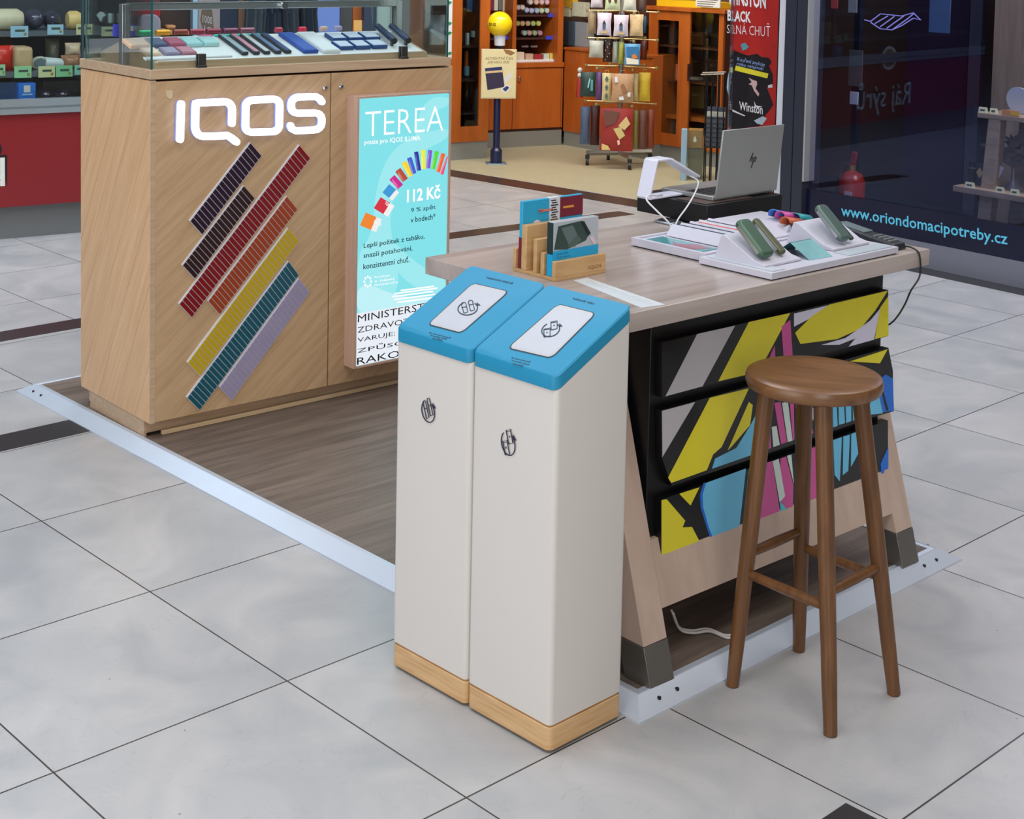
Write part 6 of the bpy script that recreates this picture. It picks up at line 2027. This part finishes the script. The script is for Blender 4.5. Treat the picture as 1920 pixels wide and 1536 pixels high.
# ================================================================== CHEESE COUNTER (left)
RJ = Fr.between(at(0, 453), at(149, 440))
XE = RJ.fy(234, 60, 0)[0] + .1
XS = -2.3
ck = thing('cheese_counter', 'refrigerated cheese counter with a red front panel and steel rail at the left', 'counter', RJ, off=(-.5, .3, 0))
zk = RJ.fy(75, 384)[2]
zr0 = RJ.fy(75, 212)[2]
zr1 = RJ.fy(75, 184)[2]
RED2 = M((132, 30, 34), .28, var=.04)
MB().box(XS, XE, .06, .8, 0, zk).build('kick_plinth', M((112, 114, 114), .4), ck)
rp = MB().box(XS, XE, .0, .8, zk, zr0).build('red_panel', RED2, ck)
MB().box(XS, XE, -.02, .02, zr0, zr0 + (zr1 - zr0) * .35).box(XS, XE, -.008, .02, zr0 + (zr1 - zr0) * .35, zr0 + (zr1 - zr0) * .5).box(XS, XE, -.02, .02, zr0 + (zr1 - zr0) * .5, zr1).build('steel_rail', M((176, 190, 196), .25, .7), ck)
MB().box(XS, XE, .02, .8, zr0, zr1 - .03).build('well_floor', M((40, 44, 50), .4), ck)
MB().box(XS, XE, .78, .8, zr1 - .03, 2.1).build('back_panel', M((40, 46, 54), .5), ck)
MB().box(XS, XE, .0, .006, zr1, 2.0).build('front_glass', GLASS, ck)
MB().box(XE - .02, XE, .02, .78, zr1 - .03, 2.0).build('end_glass', GLASS, ck)
xp = RJ.fy(155, 60, 0)[0]
MB().box(xp - .006, xp + .006, -.004, .012, zr1, 2.0).build('glass_joint', M((70, 90, 96), .3, .5), ck)
za, zb = RJ.fy(75, 134, .12)[2], RJ.fy(75, 58, .3)[2]
MB().box(XS, XE - .02, .13, .72, za - .03, za).build('shelf', M((110, 120, 130), .3, .5), ck)
MB().box(XS, XE - .02, .31, .76, zb - .03, zb).build('shelf', M((110, 120, 130), .3, .5), ck)
# lettering "Ráj sýrů" with dark outline, and the round badge above it
for k, (bo, m) in enumerate(((.045, M((20, 16, 18), .4)), (.0, M((226, 226, 216), .4)))):
    tt = MB()
    e = .012 if k == 0 else 0
    xe = RJ.fy(9, 320)[0]
    zz0, zz1 = RJ.fy(0, 372)[2], RJ.fy(0, 268)[2]
    add_text(tt, 'Ráj sýrů', [(xe - .92 - e, -.001 - k * .001, zz0 - e), (xe + e, -.001 - k * .001, zz0 - e), (xe + e, -.001 - k * .001, zz1 + e), (xe - .92 - e, -.001 - k * .001, zz1 + e)], 0, bo)
    tt.build(('letter_outline', 'lettering')[k], m, rp)
for k, (r, col) in enumerate(((.13, (226, 226, 216)), (.10, (150, 120, 60)))):
    MB().prism([(xe - .52 + r * math.cos(t * PI / 14), zz1 + .19 + r * .8 * math.sin(t * PI / 14)) for t in range(28)], lambda u, v, d: (u, d, v), -.002 - k * .001, -.0005 - k * .001).build('round_badge', M(col, .4), rp)
tags_ = [((20, 49, 53, 70), (150, 190, 210), 'pale blue', 0, 'first on the upper shelf rail'), ((89, 46, 119, 65), (160, 196, 214), 'pale blue', 0, 'second on the upper shelf rail'), ((143, 45, 154, 65), (206, 200, 150), 'pale yellow', 0, 'third on the upper shelf rail'), ((159, 45, 173, 65), (206, 200, 160), 'cream', 0, 'fourth on the upper shelf rail'), ((190, 50, 216, 68), (196, 196, 160), 'cream', 0, 'last on the upper shelf rail'),
         ((-10, 121, 10, 142), (150, 200, 150), 'green', 1, 'at the left frame edge on the lower rail'), ((27, 124, 59, 146), (150, 206, 150), 'green', 1, 'below the beige cheese block'), ((72, 124, 103, 145), (206, 206, 150), 'pale yellow', 1, 'between two green tags'), ((105, 123, 136, 144), (130, 196, 140), 'green', 1, 'right of the yellow tag'), ((140, 122, 158, 140), (130, 190, 170), 'teal', 1, 'beside the wood cabinet')]
for rc, col, cn, lv, wh in tags_:
    y = (.30, .12)[lv]
    x0, x1, z0, z1 = RJ.rect(*rc, y)
    off = ((x0 + x1) / 2, y, z0)
    o = MB().box(x0, x1, y, y + .004, z0, z1).build('price_tag', M(col, .5), fr=RJ, off=off)
    tag(o, '%s price tag in the cheese counter, %s' % (cn, wh), 'price tag', 'price tags in the cheese counter')
    w_ = x1 - x0
    sub(MB().box(x0 + w_ * .25, x1 - w_ * .2, y - .0015, y - .0003, (z0 + z1) / 2, (z0 + z1) / 2 + .012), 'printed_line', M((60, 80, 70), .5), o, RJ, off)
    sub(MB().box(x1 - w_ * .25, x1 - w_ * .1, y - .0015, y - .0003, z0 + .01, z0 + .025), 'printed_mark', M((150, 130, 60), .5), o, RJ, off)


def rod(nm, lb, cat, rc, y, col, zb_, m=None):
    x0, x1, z0, z1 = RJ.rect(*rc, y)
    h = z1 - zb_
    r = h / 2
    o = MB().tube([(x0, y + r, zb_ + r), (x0 + r * .3, y + r, zb_ + r), (x1 - r * .5, y + r, zb_ + r), (x1, y + r, zb_ + r)], [r * .8, r, r, r * .7], 18).build(nm, m or M(col, .4, var=.08), fr=RJ, off=((x0 + x1) / 2, y + r, zb_), smooth=True)
    tag(o, lb, cat)
    return o


rod('cheese_loaf', 'long pale beige cheese loaf on the upper shelf of the cheese counter', 'cheese', (-12, 17, 47, 47), .34, (206, 194, 164), zb)
o = rod('cheese_half', 'rounded yellow cheese piece on the upper shelf near the glass joint', 'cheese', (131, 21, 158, 47), .34, (222, 188, 120), zb)
for i, (rc, col, lb) in enumerate((((52, 18, 90, 44), (62, 58, 78), 'dark film-wrapped meat platter left of the round tub'), ((88, 20, 122, 44), (54, 52, 70), 'dark film-wrapped meat platter beside the yellow cheese'))):
    x0, x1, z0, z1 = RJ.rect(*rc, .36)
    o = MB().ball(((x0 + x1) / 2, .46, zb + (z1 - zb) / 2), 1, 14, 0, ((x1 - x0) / 2, .1, (z1 - zb) / 2)).build('meat_platter', M(col, .15, var=.4, scale=14, coat=.6), fr=RJ, off=((x0 + x1) / 2, .46, zb), smooth=True)
    tag(o, lb, 'food')
x0, x1, z0, z1 = RJ.rect(-14, 86, 27, 116, .2)
o = MB().pillow(((x0 + x1) / 2, .24, za + (z1 - za) / 2), x1 - x0, z1 - za, .1).build('red_package', M((206, 40, 34), .25, var=.12), fr=RJ, off=((x0 + x1) / 2, .24, za), smooth=True, angle=60)
tag(o, 'glossy red food package at the left edge of the lower shelf', 'package')
x0, x1, z0, z1 = RJ.rect(29, 88, 63, 124, .16)
o = MB().box(x0, x1, .16, .3, za, z1).build('cheese_block', M((196, 164, 122), .4, var=.06), fr=RJ, off=((x0 + x1) / 2, .2, za), bevel=.02)
tag(o, 'beige cheese block with rounded corners on the lower shelf', 'cheese')
x0, x1, z0, z1 = RJ.rect(64, 92, 96, 120, .18)
cx_, r = (x0 + x1) / 2, (x1 - x0) / 2
tb = MB().lathe([(r * .9, -.04), (r, 0.0), (r * .8, .004)], 26).xf(lambda x, y, z: (cx_ + x, .24 - z - y * .3, za + r * .8 + y * .8)).build('round_tub', M((214, 214, 200), .35), fr=RJ, off=(cx_, .24, za), smooth=True)
tag(tb, 'white round tub with a clear lid lying on the lower shelf', 'tub')
sub(MB().lathe([(r * .72, .0045), (r * .72, .008)], 26).xf(lambda x, y, z: (cx_ + x, .24 - z - y * .3, za + r * .8 + y * .8)), 'lid_window', M((130, 146, 150), .15, var=.3), tb, RJ, (cx_, .24, za))
x2 = RJ.fy(121, 115, .2)[0]
sub(MB().tube([(cx_ + r * .6, .24, za + .035), (x2, .24, za + .03)], [.035, .028], 12), 'tub_handle', M((206, 216, 216), .3), tb, RJ, (cx_, .24, za), smooth=True)
for i, (rc, col, lb) in enumerate((((122, 80, 150, 106), (206, 180, 150), 'clear bag of pale bread rolls on the lower shelf, upper bag'), ((118, 104, 152, 122), (160, 112, 84), 'bag of darker brown rolls beneath the pale rolls'), ((150, 92, 200, 122), (150, 136, 116), 'crinkled clear bag of rolls behind the glass joint'), ((95, 74, 122, 104), (104, 100, 86), 'greyish crinkled plastic bag behind the white tub'))):
    x0, x1, z0, z1 = RJ.rect(*rc, .3 if i != 1 else .2)
    yb_ = .42 if i in (2, 3) else (.24 if i == 1 else .3)
    zc_ = (max(z0, za) + z1) / 2
    if i != 0:
        zc_ = za + (z1 - za) / 2
    hh = (z1 - za) if i != 0 else z1 - max(z0, za)
    o = MB().pillow(((x0 + x1) / 2, yb_, zc_), x1 - x0, hh, .12, 8).build('roll_bag', M(col, .25, var=.35, scale=22), fr=RJ, off=((x0 + x1) / 2, yb_, zc_ - hh / 2), smooth=True, angle=60)
    tag(o, lb, 'bag')
zf = zr1 - .03
x0, x1, z0, z1 = RJ.rect(35, 156, 67, 190, .1)
o = MB().box(x0, x1, .1, .2, zf, z1).build('blue_carton', M((24, 110, 206), .35), fr=RJ, off=((x0 + x1) / 2, .1, zf), bevel=.003)
tag(o, 'bright blue carton with a white emblem in the bottom of the cheese counter', 'carton')
w_ = x1 - x0
sub(MB().box(x0 + w_ * .3, x0 + w_ * .68, .0975, .0995, z1 - .05, z1 - .012), 'white_emblem', M((214, 206, 200), .4), o, RJ, ((x0 + x1) / 2, .1, zf))
sub(MB().box(x0 + w_ * .2, x0 + w_ * .8, .0975, .0995, z1 - .066, z1 - .058), 'printed_line', M((150, 190, 230), .4), o, RJ, ((x0 + x1) / 2, .1, zf))
x0, x1, z0, z1 = RJ.rect(-10, 154, 33, 190, .16)
o = MB().box(x0, x1, .16, .3, zf, z1).build('blue_stack', M((34, 70, 110), .3, var=.3, scale=18), fr=RJ, off=((x0 + x1) / 2, .16, zf), bevel=.004)
tag(o, 'stack of dark blue packets left of the bright blue carton', 'packet')
for i, rc in enumerate(((76, 168, 101, 188), (107, 168, 134, 188))):
    x0, x1, z0, z1 = RJ.rect(*rc, .14)
    o = MB().ball(((x0 + x1) / 2, .2, zf + (z1 - zf) / 2), 1, 12, 0, ((x1 - x0) / 2, .06, (z1 - zf) / 2)).build('dark_package', M((50, 36, 56), .12, var=.3, coat=.6), fr=RJ, off=((x0 + x1) / 2, .2, zf), smooth=True)
    tag(o, 'glossy dark purple package in the bottom of the cheese counter, %s of two' % ('left', 'right')[i], 'package')
x0, x1, z0, z1 = RJ.rect(80, 150, 150, 166, .3)
o = MB().box(x0, x1, .3, .5, zf + .02, z1).build('dark_tray', M((48, 50, 50), .3, var=.4, scale=14), fr=RJ, off=((x0 + x1) / 2, .3, zf + .02), bevel=.008)
tag(o, 'dark grey tray behind the purple packages in the cheese counter', 'tray')
# hanging scoop signs seen through the left pane of the showcase
x0, x1, z0, z1 = RJ.rect(181, 22, 198, 42, .5)
xm_ = (x0 + x1) / 2
o = MB().prism([(x0, z1 - .02), (x0 + .02, z1), (x1 - .02, z1), (x1, z1 - .02), (xm_ + .008, z0 + .03), (xm_, z0)], lambda u, v, d: (u, d, v), .5, .51).build('shield_sign', M((196, 206, 206), .4), fr=RJ, off=(xm_, .5, z0))
tag(o, 'small pale shield-shaped sign inside the right end of the cheese counter', 'sign')
x0, x1, z0, z1 = RJ.rect(203, 25, 210, 44, .5)
o = MB().box(x0, x1, .5, .52, z0, z1).build('white_bottle', M((180, 190, 190), .4), fr=RJ, off=((x0 + x1) / 2, .5, z0), bevel=.006)
tag(o, 'small white upright bottle beside the shield sign', 'bottle')

# ================================================================== seen through the showcase: fittings between the two shops
BK = Fr.between(at(236, 345), at(845, 312))
pan = [
    ((236, 301), .0, .08, (104, 62, 70), 'maroon_panel', 'maroon panel behind the left of the glass showcase', 'panel'),
    ((301, 361), .05, .40, (60, 44, 40), 'dark_shelf_unit', 'dark shelf unit with small wooden boxes seen through the showcase', 'shelf'),
    ((361, 371), -.02, .05, (160, 196, 226), 'pale_blue_post', 'slim pale blue post seen through the showcase', 'post'),
    ((371, 413), .0, .06, (160, 148, 154), 'lettered_board', 'grey lilac board with brown numerals seen through the showcase', 'board'),
    ((413, 446), .0, .05, (34, 50, 74), 'dark_blue_panel', 'narrow dark blue panel seen through the showcase', 'panel'),
    ((446, 460), .02, .06, (146, 108, 90), 'copper_panel', 'narrow copper brown panel seen through the showcase', 'panel'),
    ((637, 660), .02, .06, (60, 62, 66), 'charcoal_panel', 'charcoal grey panel right of the blue screen', 'panel'),
    ((660, 682), .05, .10, (150, 80, 34), 'orange_wood_panel', 'orange wood panel with a lit picture seen through the showcase', 'panel'),
    ((682, 706), .0, .06, (40, 54, 78), 'navy_panel', 'navy blue panel between the wood and the white panel', 'panel'),
    ((706, 733), -.02, .05, (168, 188, 192), 'pale_grey_panel', 'pale blue grey panel seen through the showcase', 'panel'),
    ((733, 746), -.04, .05, (160, 160, 146), 'beige_post', 'narrow beige post next to the pale grey panel', 'post'),
    ((746, 768), .0, .05, (110, 112, 118), 'grey_partition', 'mid grey partition behind the right steel post of the showcase', 'panel'),
]
for (a, b_), y0, y1, col, nm, lb, cat in pan:
    x0, x1 = BK.fy(a, 60, y0)[0], BK.fy(b_, 60, y0)[0]
    o = MB().box(x0 + .002, x1 - .002, y0, y1, 0, 2.3).build(nm, M(col, .5, var=.14, scale=5), fr=BK, off=((x0 + x1) / 2, y0, 0))
    tag(o, lb, cat)
    off = ((x0 + x1) / 2, y0, 0)
    if nm == 'lettered_board':
        for k, (pp_, t) in enumerate((([(379, 18), (387, 7), (398, 20), (402, 70), (386, 70), (376, 38)], None),)):
            P_ = [BK.fy(*q, y0 - .002) for q in pp_]
            sub(MB().prism([(q[0], q[2]) for q in P_], lambda u, v, d: (u, d, v), y0 - .004, y0 - .001), 'brown_shape', M((104, 90, 80), .5), o, BK, off)
        tt = MB()
        for t, q in (('1000', (380, 42, 398, 28)), ('1C', (383, 60, 396, 48)), ('15', (386, 78, 397, 68))):
            add_text(tt, t, [BK.fy(q[0], q[1], y0 - .006), BK.fy(q[2], q[1] + 4, y0 - .006), BK.fy(q[2], q[3] + 4, y0 - .006), BK.fy(q[0], q[3], y0 - .006)])
        sub(tt, 'numerals', M((200, 194, 200), .5), o, BK, off)
    if nm == 'orange_wood_panel':
        q = BK.rect(663, 38, 681, 58, y0)
        sub(MB().box(q[0], q[1], y0 - .006, y0 - .001, q[2], q[3]), 'lit_picture', E((250, 190, 110), .8), o, BK, off)
    if nm == 'dark_shelf_unit':
        q = BK.rect(302, 66, 360, 70, y0)
        sub(MB().box(q[0], q[1], y0 - .10, y0 - .001, q[2] - .01, q[2] + .01), 'shelf_board', M((120, 70, 40), .5), o, BK, off)
for i, (rc, lb) in enumerate((((302, 54, 314, 66), 'left lower wooden box on the dark shelf unit'), ((317, 56, 329, 66), 'right lower wooden box on the dark shelf unit'), ((312, 47, 330, 54), 'small wooden disc box on top of the two boxes'), ((334, 58, 358, 66), 'flat wooden tray box at the right of the dark shelf unit'))):
    x0, x1, z0, z1 = BK.rect(*rc, -.04)
    o = MB().box(x0, x1, -.04, .04, z0, z1).build('wooden_box', M((206, 150, 104), .5), fr=BK, off=((x0 + x1) / 2, 0, z0), bevel=.01)
    tag(o, lb, 'box', 'wooden boxes on the dark shelf')
x0, x1, z0, z1 = BK.rect(258, 27, 301, 120, -.25)
mb = MB().prism(rrect(x0, 0.7, x1, z1, .05, 5), lambda u, v, d: (u, d, v), -.26, -.22)
ch = mb.build('office_chair_back', M((150, 148, 166), .6), fr=BK, off=((x0 + x1) / 2, -.25, .7), bevel=.01, smooth=True)
tag(ch, 'lilac grey rounded chair back seen through the left of the showcase', 'chair')
sub(MB().box((x0 + x1) / 2 - .03, (x0 + x1) / 2 + .03, -.22, -.19, 0, .95), 'support_post', M((80, 80, 86), .4), ch, BK, ((x0 + x1) / 2, -.25, .7))
x0, x1, z0, z1 = BK.rect(249, 16, 301, 30, -.1)
o = MB().box(x0, x1, -.1, -.06, z0, z1).build('red_banner', M((166, 30, 44), .5, var=.2, scale=12), fr=BK, off=((x0 + x1) / 2, -.1, z0))
tag(o, 'small dark red banner above the lilac chair back', 'banner')
# dark hanging garments
cx0 = 460
rl = [((461, 498), (54, 66, 78), 'slate grey crumpled'), ((500, 526), (28, 44, 64), 'deep navy'), ((528, 561), (44, 54, 68), 'charcoal'), ((563, 597), (22, 36, 52), 'blue black')]
for i, ((a, b_), col, cn) in enumerate(rl):
    x0, x1 = BK.fy(a, 60, -.1)[0], BK.fy(b_, 60, -.1)[0]
    mb = MB()
    n = 10
    vs = []
    for j in range(9):
        z = .35 + j * .2
        for k in range(n + 1):
            u = k / n
            vs.append((x0 + (x1 - x0) * u + .01 * math.sin(j * 2 + i), -.08 - .05 * math.sin(u * PI) - .018 * math.sin(u * 17 + j * .7 + i) - .01 * i, z))
    fs = [(j * (n + 1) + k, j * (n + 1) + k + 1, (j + 1) * (n + 1) + k + 1, (j + 1) * (n + 1) + k) for j in range(8) for k in range(n)]
    mb.add(vs, fs)
    o = mb.build('hanging_garment', M(col, .6, var=.2, scale=8), fr=BK, off=((x0 + x1) / 2, -.1, .35), smooth=True)
    sd = o.modifiers.new('thick', 'SOLIDIFY')
    sd.thickness = .02
    tag(o, '%s hanging cloth seen through the middle of the showcase' % cn, 'cloth', 'dark cloths behind the showcase')
x0, x1, z0, z1 = BK.rect(596, -60, 637, 84, -.05)
scn = MB().box(x0, x1, -.05, -.01, 0.4, z1).build('light_blue_screen', E((120, 150, 232), .75), fr=BK, off=((x0 + x1) / 2, -.05, .4))
tag(scn, 'lit periwinkle blue screen with a small red mark seen through the showcase', 'screen')
q = BK.rect(597, 62, 608, 74, -.052)
sub(MB().box(q[0], q[1], -.053, -.0505, q[2], q[3]), 'red_mark', M((160, 20, 40), .5), scn, BK, ((x0 + x1) / 2, -.05, .4))
q = BK.rect(612, 64, 624, 75, -.052)
sub(MB().box(q[0], q[1], -.053, -.0505, q[2], q[2] + (q[3] - q[2]) * .3).box(q[0], q[1] - .01, -.053, -.0505, q[2] + (q[3] - q[2]) * .6, q[3]), 'printed_lines', M((60, 70, 150), .5), scn, BK, ((x0 + x1) / 2, -.05, .4))
# brown cabinet with glasses at the right
x0, x1 = BK.fy(768, 60, 0)[0], BK.fy(838, 60, 0)[0]
bc_ = thing('brown_cabinet', 'brown wood cabinet with dark shelves seen through the right of the showcase', 'cabinet', BK, off=((x0 + x1) / 2, .2, 0))
xm_ = BK.fy(793, 60, 0)[0]
BW_ = wood('brown_cabinet_wood', (122, 78, 58), (92, 56, 40), (0, 0, 0), (9, 9, 1.4), .5)
MB().box(x0, xm_, 0, .4, 0, 2.3).build('side_panel', BW_, bc_)
MB().box(xm_, x1, .38, .4, 0, 2.3).build('back_panel', BW_, bc_)
for py in (22, 84):
    z = BK.fy(815, py, .1)[2]
    MB().box(xm_, x1, .05, .38, z - .02, z).build('shelf', M((40, 26, 22), .4), bc_)
zs = BK.fy(815, 84, .1)[2]
for i, px in enumerate((813, 820, 828)):
    p = BK.fy(px, 60, .12)
    o = MB().lathe([(.028, zs), (.026, zs + .02), (.034, zs + .22)], 14, p[0], .14).build('glass_tumbler', M((150, 160, 168), .1, var=.1, alpha=.7), fr=BK, off=(p[0], .14, zs), smooth=True)
    tag(o, 'tall pale glass on the shelf of the brown cabinet, %s of three' % ('left', 'middle', 'right')[i], 'glass', 'glasses in the brown cabinet')
x0, x1, z0, z1 = BK.rect(838, -40, 848, 110, -.06)
o = MB().box(x0, x1, -.06, -.05, z0, z1 + .4).build('leaf_banner', M((206, 212, 214), .5, var=.1, scale=10), fr=BK, off=((x0 + x1) / 2, -.06, z0))
tag(o, 'white banner with green leaves at the right edge of the showcase', 'banner')
for py in (5, 44, 62, 100):
    p = BK.fy(843, py, -.062)
    sub(MB().prism([(p[0] - .02, p[2]), (p[0], p[2] + .012), (p[0] + .02, p[2] + .004), (p[0], p[2] - .012)], lambda u, v, d: (u, d, v), -.0635, -.0605), 'leaf_print', M((40, 130, 70), .5), o, BK, ((x0 + x1) / 2, -.06, z0))
MB().box(-2.5, BK.fy(846, 60, .55)[0], .55, .62, 0, 3.3).build('wall_behind', M((66, 66, 72), .7), fr=BK)['kind'] = 'structure'
